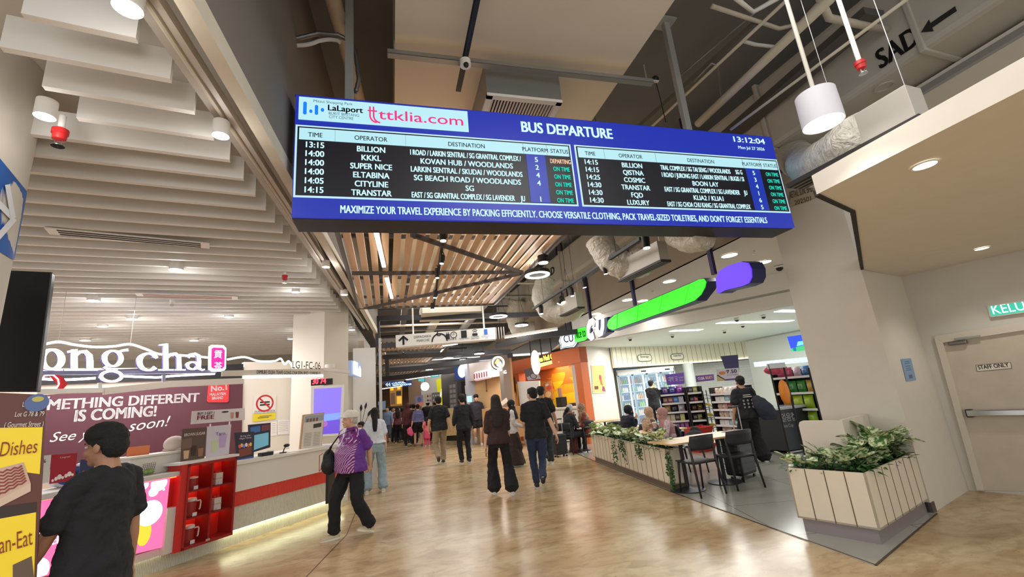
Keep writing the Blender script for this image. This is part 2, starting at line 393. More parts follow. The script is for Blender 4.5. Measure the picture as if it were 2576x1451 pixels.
# channels and conduits run along the lip
def along(d, off, z): return ea + dd * d + nn * off + Vector((0, 0, z - 3.5))
L_ = (eb - ea).length
for off, z, w_, h_, c_, lab in ((-0.10, 3.56, .035, .06, (176, 166, 152), 'grey cable channel hung beside the pale ceiling edge'), (-0.20, 3.58, .05, .03, (180, 174, 164), 'white slotted channel beside the stepped baffle ends')):
    o = MB().bar(along(0.5, off, z), along(L_ - 0.6, off, z), w_, h_).build('cable_channel', mat(c_, 0.5)); tag(o, lab, 'cable channel')
tag(MB().tube([along(0.3 + i, -0.155, 3.56 + 0.012 * math.sin(i * 1.7)) for i in range(int(L_))], 0.016).build('conduit_pipe', mat((196, 184, 164), 0.5), smooth=True), 'thin beige conduit running along the pale ceiling edge', 'pipe')
# ---- right-hand lowered soffit
SOF = mat((222, 214, 200), 0.75, var=0.02)
sp_ = [(2.7, -2.0), (2.7, 2.0), (3.3, 2.22), (5.37, 3.70), (6.60, 4.10), (8.3, -2.0)]
struct('ceiling_right', MB().prism(sp_, 2.645, 2.78), SOF)
ra, rb = pz(2161, 318, 4.22), pz(2576, 67, 4.22); rv = (rb - ra).normalized()
struct('ceiling_right_upper', MB().prism([(ra - rv * .8)[:2], (rb + rv * 2)[:2], (9.5, -2), (9.5, 4.2), (5.3, 3.6)], 4.22, 4.27), SOF)
struct('trim_right_rail', MB().bar(ra - rv * 1.2 + Vector((0, 0, -.03)), rb + rv * 2 + Vector((0, 0, -.03)), .06, .06), mat((150, 148, 144), .45, .4))
g = MB()
for a_, b_ in zip(sp_[1:3], sp_[2:4]): g.bar((a_[0], a_[1], 2.655), (b_[0], b_[1], 2.655), 0.03, 0.04)
struct('trim_shadow_gap', g, mat((30, 28, 26), 0.7))
# ---- pillar wall beside the shop and door wall
Ad = Vector((math.cos(math.radians(17)), math.sin(math.radians(17)), 0)); Bd = Vector((-Ad.y, Ad.x, 0)); P0 = Vector((5.38, 3.72, 0))
WALLR = mat((206, 200, 188), 0.75, var=0.03, vscale=3, bump=0.04)
pw = [P0, P0 + Ad * 1.27, P0 + Ad * 1.27 + Bd * 0.82, P0 + Bd * 0.82]
struct('wall_pillar', MB().prism([p[:2] for p in pw], 0, 4.2), mat((214, 206, 192), 0.7, var=0.02))
struct('baseboard_pillar', MB().box(P0 + Ad * 0.03 + Bd * 0.02 + Vector((0, 0, .05)), (0.1, 0.06, 0.1), math.radians(17)), mat((96, 88, 90), 0.3, 0.6))
D0 = P0 + Ad * 1.26; DD = -Bd
struct('wall_door', MB().prism([D0[:2], (D0 + DD * 6)[:2], (D0 + DD * 6 + Ad * .3)[:2], (D0 + Ad * .3)[:2]], 0, 2.7), WALLR)
DM = VM(D0, -73)   # x runs along the door wall from the inner corner, y up, z out of the wall
def dw(px, py):
    q = DM.inverted() @ ppl(px, py, D0, -73); return q.x, q.y
# ---- shop shell
F1, F2 = Vector((4.83, 10.73, 0)), Vector((7.41, 6.46, 0)); fd = (F2 - F1).normalized(); fn = Vector((fd.y, -fd.x, 0)); F3 = F2 + fd * 1.3; F0 = F1 - fd * 0.2
SHOPW = mat((236, 232, 224), 0.6)
struct('wall_shop_fascia', MB().prism([F0[:2], F3[:2], (F3 - fn * .2)[:2], (F0 - fn * .2)[:2]], 2.8, 3.5), SHOPW)
struct('ceiling_shop_soffit', MB().prism([(4.76, 4.35), (4.76, 10.95), F0[:2], F3[:2], (8.1, 4.6)], 3.45, 3.53), SHOPW)
struct('wall_shop_bulkhead', MB().prism([(4.72, 4.2), (4.80, 4.2), (4.80, 24), (4.72, 24)], 3.45, 4.25), mat((152, 136, 118), 0.8, var=0.03))
struct('ceiling_shop', MB().prism([F0[:2], F3[:2], (18, 5.0), (18, 17.2), (6.0, 17.2)], 3.05, 3.1), mat((214, 220, 212), 0.7))
GV = [pz(1547, 925, 2.3), pz(1691, 917, 2.3), pz(1830, 907, 2.3), pz(1966, 894, 2.3), Vector((18, 14.5, 2.3))]
gm, nt, b = nodes_of('grooved_cream'); b.inputs['Base Color'].default_value = lin((226, 220, 196)) + (1,); b.inputs['Roughness'].default_value = 0.6
tc = nt.nodes.new('ShaderNodeTexCoord'); wv = nt.nodes.new('ShaderNodeTexWave'); wv.inputs['Scale'].default_value = 1.25; wv.bands_direction = 'X'
nt.links.new(tc.outputs['Object'], wv.inputs['Vector']); rp = nt.nodes.new('ShaderNodeValToRGB'); rp.color_ramp.elements[0].position = 0.0; rp.color_ramp.elements[0].color = lin((150, 146, 120)) + (1,); rp.color_ramp.elements[1].position = 0.05; rp.color_ramp.elements[1].color = lin((228, 222, 198)) + (1,)
nt.links.new(wv.outputs['Fac'], rp.inputs['Fac']); nt.links.new(rp.outputs['Color'], b.inputs['Base Color'])
gw = MB(); ge = MB(); gd = MB()
for a_, b_ in zip(GV, GV[1:]):
    n_ = Vector(((b_ - a_).y, -(b_ - a_).x, 0)).normalized()
    gw.prism([a_[:2], b_[:2], (b_ - n_ * .12)[:2], (a_ - n_ * .12)[:2]], 2.3, 3.06)
    ge.bar(a_ + n_ * .03 + Vector((0, 0, .03)), b_ + n_ * .03 + Vector((0, 0, .03)), .025, .02)
    gd.bar(a_ + n_ * .05 + Vector((0, 0, -.02)), b_ + n_ * .05 + Vector((0, 0, -.02)), .12, .03)
struct('wall_shop_upper', gw, gm); struct('trim_shop_light', ge, glow((255, 252, 226), 3.0)); struct('trim_shop_ledge', gd, mat((70, 66, 62), 0.5))
bt, nt, b = nodes_of('white_wall_tiles'); tc = nt.nodes.new('ShaderNodeTexCoord'); mp = nt.nodes.new('ShaderNodeMapping'); mp.inputs['Rotation'].default_value = (math.pi / 2, 0, 0); nt.links.new(tc.outputs['Object'], mp.inputs['Vector'])
br = nt.nodes.new('ShaderNodeTexBrick'); br.inputs['Scale'].default_value = 1; br.inputs['Brick Width'].default_value = .3; br.inputs['Row Height'].default_value = .1; br.inputs['Mortar Size'].default_value = .004
br.inputs['Color1'].default_value = lin((226, 226, 218)) + (1,); br.inputs['Color2'].default_value = lin((220, 222, 214)) + (1,); br.inputs['Mortar'].default_value = lin((190, 190, 184)) + (1,)
nt.links.new(mp.outputs['Vector'], br.inputs['Vector']); nt.links.new(br.outputs['Color'], b.inputs['Base Color']); b.inputs['Roughness'].default_value = 0.25
struct('wall_shop_back', MB().box((12.8, 16.7, 1.5), (10.6, 0.15, 3.0)), bt)
struct('wall_shop_side', MB().box((14.6, 11.2, 1.5), (0.15, 8.5, 3.0)), mat((222, 224, 216), 0.5))
Q0, Q1 = Vector((5.74, 13.25, 0)), Vector((7.9, 14.95, 0)); qn = Vector(((Q1 - Q0).y, -(Q1 - Q0).x, 0)).normalized()
struct('wall_shop_left', MB().prism([Q0[:2], Q1[:2], (Q1 - qn * .2)[:2], (Q0 - qn * .2)[:2]], 0, 3.05), mat((214, 208, 200), 0.65))
struct('trim_shop_jamb', MB().box((5.72, 13.12, 1.55), (.07, .07, 3.1)), mat((170, 170, 172), 0.25, 0.9))
# ---- left round column
CE = pd(60, 520, 2.9); rc_ = ray(60, 520); lf_ = Vector((-rc_[1], rc_[0], 0)).normalized(); CC = CE + lf_ * 0.42
struct('wall_round_column', MB().loft([((CC.x, CC.y, 0), .42, .42), ((CC.x, CC.y, 4.0), .42, .42)], 64), mat((206, 198, 186), 0.7, var=0.02), smooth=True)
# ---- tea shop back walls
BA = 33.0; BP = Vector((-2.8, 9.7, 0)); bd = unit2(BA); bn = Vector((bd.y, -bd.x, 0))
struct('wall_tea_back', MB().prism([(BP - bd * 7)[:2], (BP + bd * 0.02)[:2], (BP + bd * 0.02 - bn * .15)[:2], (BP - bd * 7 - bn * .15)[:2]], 0, 2.6), mat((206, 186, 172), 0.7))
struct('wall_tea_white', MB().prism([(BP + bd * 0.02)[:2], (BP + bd * 2.6)[:2], (BP + bd * 2.6 - bn * .15)[:2], (BP + bd * .02 - bn * .15)[:2]], 0, 2.7), mat((238, 230, 218), 0.6))
# the white column at the end of the counter and the white wall with plants beyond
k0 = pyv(735, 900, 9.4); k1 = pyv(815, 900, 9.0); k2 = pyv(876, 900, 9.3)
struct('wall_white_column', MB().prism([k0[:2], k1[:2], k2[:2], (k2.x - .1, k2.y + .55), (k0.x, k0.y + .6)], 0, 3.75), mat((232, 224, 212), 0.65))
k3 = pyv(945, 960, 10.6)
struct('wall_plant_mural', MB().box((-0.62, 10.9, 1.5), (0.5, 0.12, 3.0), 0.1), mat((240, 236, 230), 0.6))
struct('wall_glass_post', MB().box((-0.26, 10.8, 1.6), (.06, .12, 3.2)), mat((198, 196, 194), 0.4, 0.3))
# ---- far end of the hall
FARW = mat((128, 104, 82), 0.7)
struct('wall_hall_end', MB().box((4, 36, 2.5), (26, .2, 5)), mat((150, 120, 88), 0.7, var=.15, vscale=.6))
struct('wall_hall_left', MB().prism([(-0.9, 13), (-0.75, 13), (-1.6, 36), (-1.8, 36)], 0, 3.5), mat((196, 182, 164), 0.7))
# ================================================================== hanging departure board
YB = 3.5
bl = pyv(742, 245, YB); br_ = pyv(1938, 340, YB); b0 = pyv(733, 555, YB); b1 = pyv(1996, 568, YB)
X0, X1 = (bl.x + b0.x) / 2, (br_.x + b1.x) / 2; Z0, Z1 = (b0.z + b1.z) / 2, (bl.z + br_.z) / 2; BW, BH = X1 - X0, Z1 - Z0
board = thing('departure_board', 'wide blue and black LED bus departure board hanging from two posts', 'departure board', ((X0 + X1) / 2, YB, Z0))
MB().box((0, 0.16, BH / 2), (BW, 0.28, BH)).build('housing', mat((30, 28, 32), 0.5), board, bevel=0.006)
BX = VM((0, 0, 0), 0)
# board coordinates (u right from the board's left edge, v down from its top) taken from pixels
def bq(px, py):
    p = pyv(px, py, YB); return p.x - (X0 + X1) / 2, p.z - Z0
def scr(name, rects, rgb, s, y):
    mb = MB()
    for (x0, z0, x1, z1) in rects: mb.box(((x0 + x1) / 2, y, (z0 + z1) / 2), (x1 - x0, 0.004, z1 - z0))
    return mb.build(name, lit(rgb, s * .88), board)
BLUE = (30, 50, 178); PALE = (190, 240, 250); INK = (26, 24, 36)
h = BW / 2
MB().box((0, 0.006, BH / 2), (BW - .01, .03, BH - .01)).build('screen', lit(BLUE, .82), board)
zt = bq(740, 315)[1]; zb = bq(735, 497)[1]; zmid = (zt + zb) / 2
mx = bq(1445, 420)[0]; lx0, lx1 = -h + .012, mx - .018; rx0, rx1 = mx + .022, h - .012
hz = zt - (zt - zb) * 0.21
for nm, x0, x1 in (('left', lx0, lx1), ('right', rx0, rx1)):
    scr('table_border', [(x0, zb, x1, zt)], (200, 240, 252), .95, -.011)
    scr('table_ground', [(x0 + .016, zb + .016, x1 - .016, zt - .016)], INK, .55, -.014)
    scr('table_header', [(x0 + .03, hz, x1 - .03, zt - .03)], PALE, .95, -.018)
# column edges as fractions of a table's width
def tabx(x0, x1, f): return x0 + (x1 - x0) * f
cols = (0.0, 0.125, 0.36, 0.80, 0.895, 1.0)
rowsL = [('13:15', 'BILLION', 'I ROAD / LARKIN SENTRAL / SG GRANTRAL COMPLEX /', '5', 'DEPARTING'), ('14:00', 'KKKL', 'KOVAN HUB / WOODLANDS', '2', 'ON TIME'), ('14:00', 'SUPER NICE', 'LARKIN SENTRAL / SKUDAI / WOODLANDS', '4', 'ON TIME'),
         ('14:00', 'ELTABINA', 'SG BEACH ROAD / WOODLANDS', '4', 'ON TIME'), ('14:05', 'CITYLINE', 'SG', '', 'ON TIME'), ('14:15', 'TRANSTAR', 'EAST / SG GRANTRAL COMPLEX / SG LAVENDER     JU', '1', 'ON TIME')]
rowsR = [('14:15', 'BILLION', 'TRAL COMPLEX / SG TAI SENG / WOODLANDS      SG G', '5', 'ON TIME'), ('14:15', 'QISTNA', 'I ROAD / JURONG EAST / LARKIN SENTRAL / BUGIS / SI', '3', 'ON TIME'), ('14:25', 'COSMIC', 'BOON LAY', '4', 'ON TIME'),
         ('14:30', 'TRANSTAR', 'EAST / SG GRANTRAL COMPLEX / SG LAVENDER     JU', '1', 'ON TIME'), ('14:30', 'FQD', 'KLIA2 / KLIA1', '6', 'ON TIME'), ('14:30', 'LUXURY', 'EAST / SG CHOA CHU KANG / SG GRANTRAL COMPLEX', '5', 'ON TIME')]
WH = lit((205, 246, 255), .95)
rh = (hz - zb - .03) / 6
for x0, x1, rows in ((lx0, lx1, rowsL), (rx0, rx1, rowsR)):
    scr('platform_column', [(tabx(x0, x1, .808), zb + .02, tabx(x0, x1, .885), hz - .004)], (34, 60, 190), .8, -.0175)
    scr('header_divider', [(tabx(x0, x1, f) - .001, hz, tabx(x0, x1, f) + .001, zt - .03) for f in cols[1:-1]], (120, 170, 190), .5, -.0205)
    mid = [tabx(x0, x1, (a + b_) / 2) for a, b_ in zip(cols, cols[1:])]; wd = (x1 - x0)
    hy = hz + .026
    text('header_text', [(s, q, hy, .042, 'C', text_geo(s, .0)[2][1] * .042 / .69 * .86, .008) for s, q in zip(('TIME', 'OPERATOR', 'DESTINATION', 'PLATFORM', 'STATUS'), mid)], mat((14, 24, 44), .5), board, BX, .0225)
    cells = [[], [], [], []]
    st = []
    for i, r in enumerate(rows):
        y = hz - .012 - rh * (i + 1) + rh * .27
        for k in range(3):
            wmax = None
            if k == 2 and len(r[2]) > 40: wmax = wd * .41
            cells[k].append((r[k], mid[k], y - (0, .01, .012)[k], .052, 'C', wmax or min(wd * .41, text_geo(r[k], .02)[2][1] * .052 / .69 * .84), .03))
        cells[3].append((r[3] or ' ', mid[3], y - .01, .05, 'C', None, .03)); st.append((r[4], mid[4], y - .012, .045, 'C', wd * (.085 if len(r[4]) > 8 else .068), .02))
    for nm, c_ in zip(('time_text', 'operator_text', 'destination_text', 'platform_text'), cells): text(nm, c_, WH, board, BX, .0205)
    if rows is rowsL:
        text('status_text', st[:1], lit((255, 206, 170), .95), board, BX, .02); st = st[1:]
    text('status_text', st, lit((40, 226, 196), .9), board, BX, .02)
text('title_text', [('BUS DEPARTURE', bq(1428, 330)[0], bq(1428, 341)[1] - .005, .112, 'C', bq(1541, 330)[0] - bq(1317, 330)[0], .035)], WH, board, BX, .014)
text('clock_text', [('13:12:04', bq(1884, 360)[0], bq(1884, 361)[1], .066, 'C', bq(1922, 352)[0] - bq(1846, 352)[0], .035)], WH, board, BX, .014)
text('date_text', [('Mon Jul 27 2026', bq(1889, 378)[0], bq(1889, 378)[1], .037, 'C', bq(1921, 372)[0] - bq(1857, 372)[0], .02)], WH, board, BX, .014)
tx0 = bq(857, 530)[0]; tx1 = bq(1924, 545)[0]
text('ticker_text', [('MAXIMIZE YOUR TRAVEL EXPERIENCE BY PACKING EFFICIENTLY. CHOOSE VERSATILE CLOTHING, PACK TRAVEL-SIZED TOILETRIES, AND DON\'T FORGET ESSENTIALS', (tx0 + tx1) / 2, bq(1288, 546)[1] - .004, .066, 'C', tx1 - tx0, .024)], WH, board, BX, .014)
# the pale advertising panel with two logos
ax0 = bq(752, 280)[0]; ax1 = bq(1177, 310)[0]; az1 = BH - .025; az0 = bq(750, 302)[1]; AH = az1 - az0
scr('logo_panel', [(ax0, az0, ax1, az1)], PALE, .98, -.013)
lg = MB(); LB = lit((20, 130, 246), .9)
for px, y0, y1, r in ((768, .28, .72, .014), (783, .36, .40, .012), (797, .30, .62, .013), (812, .46, .50, .013)):
    x = bq(px, 275)[0]; pts = []
    for k in range(17):
        a = math.pi * k / 16; pts.append((x + r * math.cos(a), az0 + AH * y1 + r * math.sin(a)))
    for k in range(17):
        a = math.pi + math.pi * k / 16; pts.append((x + r * math.cos(a), az0 + AH * y0 + r * math.sin(a)))
    lg.prism(pts, .0155, .0175, 0, BX)
lg.build('logo_mark', LB, board)
DKB = mat((24, 44, 96), .5); GRY = mat((96, 126, 150), .5)
text('logo_text', [('LaLaport', bq(870, 285)[0], az0 + AH * .49, .055, 'C', bq(914, 285)[0] - bq(827, 285)[0], .03)], DKB, board, BX, .0165)
text('logo_text', [('Mitsui Shopping Park', bq(839, 268)[0], az0 + AH * .80, .026, 'C', bq(889, 268)[0] - bq(791, 268)[0]), ('BUKIT BINTANG', bq(866, 299)[0], az0 + AH * .30, .028, 'C', bq(904, 299)[0] - bq(828, 299)[0]), ('CITY CENTRE', bq(859, 305)[0], az0 + AH * .14, .028, 'C', bq(889, 299)[0] - bq(828, 299)[0])], GRY, board, BX, .0165)
PK = lit((240, 60, 130), .9)
text('logo_text', [('ttklia.com', bq(1061, 305)[0], az0 + AH * .28, .10, 'C', bq(1166, 305)[0] - bq(955, 305)[0], .008)], PK, board, BX, .0165)
tl = MB(); lx = bq(925, 290)[0]; lz = az0 + AH * .5
for k, (o, t_) in enumerate(((.02, 0), (.05, 1))):
    pts = [(lx + o, 0.0165 * -1, lz + .07)] + [(lx + o + .055 * (1 - math.cos(a)), -.0165, lz - .02 - .065 * math.sin(a)) for a in [i * math.pi / 2 / 8 for i in range(9)]]
    for p, q in zip(pts, pts[1:]): tl.bar(p, q, .014, .004, 0, (0, 1, 0))
tl.bar((lx, -.0165, lz + .028), (lx + .08, -.0165, lz + .028), .004, .012)
tl.build('logo_mark', PK, board)
for z, l_ in ((BH, 'x'),): MB().box((0, .16, BH + .006), (BW + .01, .3, .012)).build('top_cap', mat((36, 46, 120), .5), board)
# posts that carry it
for px, lab in ((879, 'grey steel post holding up the left half of the departure board'), (1716, 'grey steel post holding up the right half of the departure board')):
    p = pyv(px, 230 if px < 1000 else 260, YB + .16); mb = MB().box((p.x, p.y, (Z1 + 5.8) / 2 + .006), (.075, .06, 5.8 - Z1 - .02)); mb.box((p.x, p.y, 5.79), (.2, .2, .02)); mb.box((p.x, p.y, Z1 + .03), (.16, .14, .03))
    tag(mb.build('support_post', mat((176, 178, 176), .45, .3), bevel=.004), lab, 'post')
pp = pyv(879, 120, YB + .16)
fx = [(620, 76, 3.75), (680, 92, 3.72), (740, 98, 3.70), (800, 84, 3.68), (850, 88, 3.67), (884, 104, 3.7), (896, 140, 3.72), (903, 200, 3.75), (893, 240, 3.78)]
fp = [pyv(a, b_, y) for a, b_, y in fx]
sm = []
for i in range(len(fp) - 1):
    for t in range(6): sm.append(fp[i].lerp(fp[i + 1], t / 6))
rr_ = [.020 if i % 2 else .0235 for i in range(len(sm))]
tag(MB().tube(sm, rr_, 10).build('flexible_conduit', mat((120, 118, 118), .35, .7), smooth='all'), 'grey ribbed flexible conduit bending to the left board post', 'conduit')
sm2 = [p + Vector((0.0, .03, -.05 - .02 * math.sin(i * .5))) for i, p in enumerate(sm[:26])]
tag(MB().tube(sm2, .018, 10).build('flexible_conduit', mat((206, 204, 200), .5), smooth='all'), 'white flexible conduit sagging under the grey ribbed one', 'conduit')
tm_ = MB()
for i in (9, 20): tm_.torus(sm[i] + Vector((0, .012, -.022)), .05, .004, 16, 6, 0, None)
# ================================================================== things on and under the ceiling
WHITE = mat((236, 232, 226), 0.55); BLACK = mat((24, 24, 26), 0.5); DARKM = mat((62, 62, 66), 0.5, 0.2); ALU = mat((186, 186, 184), 0.35, 0.8); GREYP = mat((186, 180, 168), 0.55)
CHROME = mat((210, 210, 212), 0.15, 1.0); REDM = mat((190, 34, 34), 0.4)
# ---- white baffles over the tea counter
BAFM = mat((228, 224, 218), 0.6, var=0.015)
bv = unit2(10.5)
def right_end(y): return -1.22 + 0.04 * (y - 2.28) - (0.0 if y > 2.4 else 0.02)
i = 0; y = 2.28
while y < 15.5:
    xe = right_end(y); xs = -1.66 if y < 2.5 else (-1.9 if y < 3.3 else max(-9.5, -2.0 - (y - 2.8) * 2.2))
    a_ = Vector((xe, y, 0)); b_ = a_ - bv * ((xe - xs) / bv.x)
    mb = MB().bar((b_.x, b_.y, 3.6), (a_.x, a_.y, 3.6), .042, .2)
    o = mb.build('ceiling_baffle', BAFM)
    o['kind'] = 'thing'
    tag(o, ('short white ceiling baffle nearest to the round column' if i == 0 else 'second white baffle behind the one nearest the round column' if i == 1 else 'third white baffle from the round column' if i == 2 else 'one of the many white baffles running across the ceiling over the tea counter'), 'ceiling baffle', 'white ceiling baffles')
    i += 1; y += 0.293
# ---- small round surface downlights under the baffles
def downlight(p, r, hgt, label, group=None, power=0, body=WHITE, tilt=None, spot=110):
    t = thing('downlight', label, 'downlight', (p.x, p.y, p.z), 0, group, tilt)
    MB().lathe([(r * .86, 0.004), (r, 0), (r, hgt), (r * .96, hgt)], 24).build('lamp_housing', body, t, smooth=True)
    MB().cyl((0, 0, .002), r * .86, .006, 24).build('diffuser', glow((255, 250, 240), 6.0), t)
    if power: lamp('POINT', (p.x, p.y, p.z - .06), power * .22, size=r * .8)
    return t
for k, (px, py, r, lab, pw) in enumerate(((321, 22, .058, 'white cylinder downlight at the top left beside the first baffle', 12), (112, 294, .05, 'white downlight half hidden by the round column', 8), (555, 342, .05, 'white downlight at the stepped end of the fifth baffle', 10), (443, 679, .075, 'white downlight just below the long slot vent', 20), (235, 757, .075, 'white downlight near the top of the dark screen', 20), (744, 735, .06, 'white downlight right of the second slot vent', 16),
        (332, 803, .075, 'white downlight above the letter n of the glowing sign', 16), (258, 822, .075, 'white downlight above the letter o of the glowing sign', 12), (576, 798, .075, 'white downlight above the end of the glowing sign', 16), (752, 832, .085, 'white downlight left of the white column top', 12), (866, 742, .06, 'small downlight at the far stepped baffle edge', 0), (214, 857, .09, 'low cylinder downlight over the left of the glowing sign', 10), (488, 857, .09, 'low cylinder downlight over the middle of the glowing sign', 10), (820, 672, .05, 'downlight beside the baffle ends under the board corner', 12), (885, 830, .07, 'tilted downlight on the right of the white column', 10), (731, 853, .08, 'downlight hanging in front of the white column', 0))):
    z = 3.42 if k in (0, 1, 2) else 3.46
    downlight(pz(px, py, z), r, .11 if k < 3 else .09, lab, None, pw)
def sprinkler(p, label, top, red=True, s=1.0):
    t = thing('sprinkler', label, 'sprinkler', p)
    MB().cyl((0, 0, .055 * s), .013 * s, top - p[2] - .055 * s, 12).build('drop_pipe', WHITE, t, smooth=True)
    MB().lathe([(.012 * s, .03 * s), (.024 * s, .035 * s), (.026 * s, .06 * s), (.03 * s, .062 * s), (.03 * s, .085 * s), (.02 * s, .09 * s)], 14).build('escutcheon', REDM if red else WHITE, t, smooth=True)
    m_ = MB().cyl((0, 0, 0), .024 * s, .004, 14); m_.tube([(.012 * s, 0, .03 * s), (.012 * s, 0, .01), (0, 0, .003)], .003 * s, 6).tube([(-.012 * s, 0, .03 * s), (-.012 * s, 0, .01), (0, 0, .003)], .003 * s, 6); m_.build('deflector', CHROME, t, smooth=True)
sprinkler(pz(145, 368, 3.33), 'red sprinkler head on a short white pipe under the baffles by the column', 3.55, s=1.4)
sprinkler(pz(716, 712, 3.36), 'small dark red sprinkler hanging near the stepped baffle ends', 3.52, s=1.3)
sprinkler(pz(432, 770, 3.4), 'tiny sprinkler below the second slot vent', 3.52, red=False, s=1.2)
sprinkler(pz(2172, 185, 3.25), 'red sprinkler on a long pale drop pipe before the stencilled duct', 4.6, s=1.0)
# ---- slot vents in the baffle ceiling
for (x0, y0, x1, y1, lab, c_) in ((118, 580, 527, 618, 'long white slot vent with black slots between the baffles', (22, 22, 24)), (342, 740, 598, 749, 'second slot vent farther back with reddish slots', (170, 128, 112))):
    a_, b_ = pz(x0, y0, 3.485), pz(x1, y1, 3.485); d_ = b_ - a_; ang = math.atan2(d_.y, d_.x); c0 = (a_ + b_) / 2
    t = thing('slot_vent', lab, 'vent', c0, ang); L2 = d_.length
    MB().box((0, 0, 0), (L2, .17, .012)).build('frame', WHITE, t)
    m_ = MB()
    for q in (-.055, 0, .055): m_.box((0, q, -.006), (L2 - .16, .026, .006))
    m_.build('slot', mat(c_, .8), t)
# ---- beam soffit: diffuser, channel, black pipe, camera
t = thing('ceiling_diffuser', 'boxed air diffuser with white louvres under the pale concrete beam', 'vent', pyv(1318, 250, 4.15).xy.to_3d() + Vector((0, 0, 4.44)))
gx = pz(1225, 237, 4.44); gx2 = pz(1425, 236, 4.44); gw_ = gx2.x - gx.x
MB().box((0, 0, .19), (gw_, 1.0, .34)).build('duct_box', mat((150, 152, 152), .4, .6), t, bevel=.004)
fr = MB().box((0, .48, 0), (gw_, .06, .03)).box((0, -.48, 0), (gw_, .06, .03)).box((gw_ / 2 - .03, 0, 0), (.06, 1, .03)).box((-gw_ / 2 + .03, 0, 0), (.06, 1, .03)); fr.build('frame', WHITE, t)
MB().box((0, 0, .02), (gw_ - .1, .9, .01)).build('void', mat((24, 22, 22), .9), t)
n_ = 21
for k in range(n_): MB().box((-gw_ / 2 + .07 + (gw_ - .14) * k / (n_ - 1), 0, -.002), (.016, .92, .022)).build('louvre', mat((214, 206, 196), .5), t)
t.location = Vector(((gx.x + gx2.x) / 2, gx.y + .5, 4.44))
c0, c1 = pz(975, 143, 4.62), pz(1642, 216, 4.62)
t = thing('strut_channel', 'grey strut channel with clipped cable tray across the pale beam', 'channel', (c0 + c1) / 2, math.atan2(c1.y - c0.y, c1.x - c0.x)); L2 = (c1 - c0).length
m_ = MB().box((0, 0, .02), (L2, .06, .012)).box((0, -.028, .04), (L2, .004, .05)).box((0, .028, .04), (L2, .004, .05)); m_.build('channel_body', mat((150, 148, 142), .45, .5), t)
for k in range(9): MB().box((-L2 / 2 + .1 + (L2 - .2) * k / 8 * .98 + .08, -.01, .052 + .006 * (k % 2)), (L2 / 9.6, .03, .012)).build('tray_lid', mat((196, 190, 176), .5), t)
for s in (-1, 1): MB().cyl((s * (L2 / 2 - .06), 0, .06), .008, .2).build('threaded_rod', ALU, t)
m_ = MB(); m_.tube([pz(1212, -60, 4.72), pz(1170, 145, 4.6)], .028, 12); tag(m_.build('black_pipe', mat((34, 34, 42), .35, .3), smooth=True), 'glossy black pipe running under the pale beam to the camera', 'pipe')
p = pz(1171, 166, 4.52); t = thing('dome_camera', 'small white camera dome on the black pipe bracket', 'camera', p)
MB().cyl((0, 0, 0), .05, .06, 20).build('camera_base', WHITE, t, smooth=True); MB().ell((0, -.03, -.012), .024, .024, .028).build('lens', BLACK, t, smooth=True)
q = pz(1162, 205, 4.5); tag(MB().bar(p + Vector((0, -.02, .07)), q + Vector((0, .22, .07)), .05, .02).build('mounting_bracket', BLACK), 'black perforated bracket beside the camera dome', 'bracket')
k_ = [pz(870 - 30 * i / 6, 195 - 195 * i / 6, 5.0) for i in range(7)]
tag(MB().tube([pz(905, 262, 5.2), pz(868, 110, 5.2), pz(830, -30, 5.2)], .075, 14).build('drain_pipe', mat((176, 160, 142), .6, var=.05), smooth=True), 'beige drain pipe slanting up behind the left board post', 'pipe')
# ---- timber slat panels
OAK, nt, b = nodes_of('oak_slats'); tc = nt.nodes.new('ShaderNodeTexCoord'); mp = nt.nodes.new('ShaderNodeMapping'); mp.inputs['Scale'].default_value = (22, 1.2, 22); nt.links.new(tc.outputs['Object'], mp.inputs['Vector'])
n_ = nt.nodes.new('ShaderNodeTexNoise'); n_.inputs['Scale'].default_value = 2; n_.inputs['Detail'].default_value = 6; nt.links.new(mp.outputs['Vector'], n_.inputs['Vector'])
rp = nt.nodes.new('ShaderNodeValToRGB'); rp.color_ramp.elements[0].color = lin((222, 180, 142)) + (1,); rp.color_ramp.elements[1].color = lin((236, 202, 166)) + (1,); nt.links.new(n_.outputs['Fac'], rp.inputs['Fac']); nt.links.new(rp.outputs['Color'], b.inputs['Base Color']); b.inputs['Roughness'].default_value = .5
def slat_panel(x0, x1, y0, y1, z, n, label, ang=0.0, diag=True):
    t = thing('timber_slat_panel', label, 'ceiling panel', ((x0 + x1) / 2, (y0 + y1) / 2, z), ang); W_, D_ = x1 - x0, y1 - y0
    for k in range(n):
        x = -W_ / 2 + W_ * (k + .5) / n
        MB().box((x, 0, .035), (W_ / n * .6, D_ - .06, .03)).build('slat', OAK, t)
    f = MB().box((0, -D_ / 2, .04), (W_ + .06, .045, .1)).box((0, D_ / 2, .04), (W_ + .06, .045, .1)).box((-W_ / 2 - .02, 0, .04), (.045, D_, .1)).box((W_ / 2 + .02, 0, .04), (.045, D_, .1)); f.build('frame', mat((104, 98, 92), .6), t)
    m_ = MB()
    for q in (-.3, .1, .38): m_.box((0, D_ * q, .1), (W_, .05, .04))
    m_.build('carrier', DARKM, t)
    return t
t = slat_panel(-.56, 2.14, 4.35, 8.85, 3.5, 19, 'large timber slat ceiling panel with bracing right behind the board', .012)
for (a_, b_) in (((1030, 590), (1315, 685)), ((885, 688), (1312, 684)), ((930, 775), (1312, 687))):
    p, q = pz(*a_, 3.46), pz(*b_, 3.46); o = MB().bar(p - t.location, q - t.location, .04, .05).build('brace', mat((72, 64, 62), .6), t)
slat_panel(-.42, 1.75, 12.9, 15.2, 3.42, 16, 'middle timber slat panel beyond the hanging direction sign', .03)
slat_panel(-.55, 1.6, 17.0, 20.0, 3.42, 15, 'third timber slat panel farther down the hall', .05)
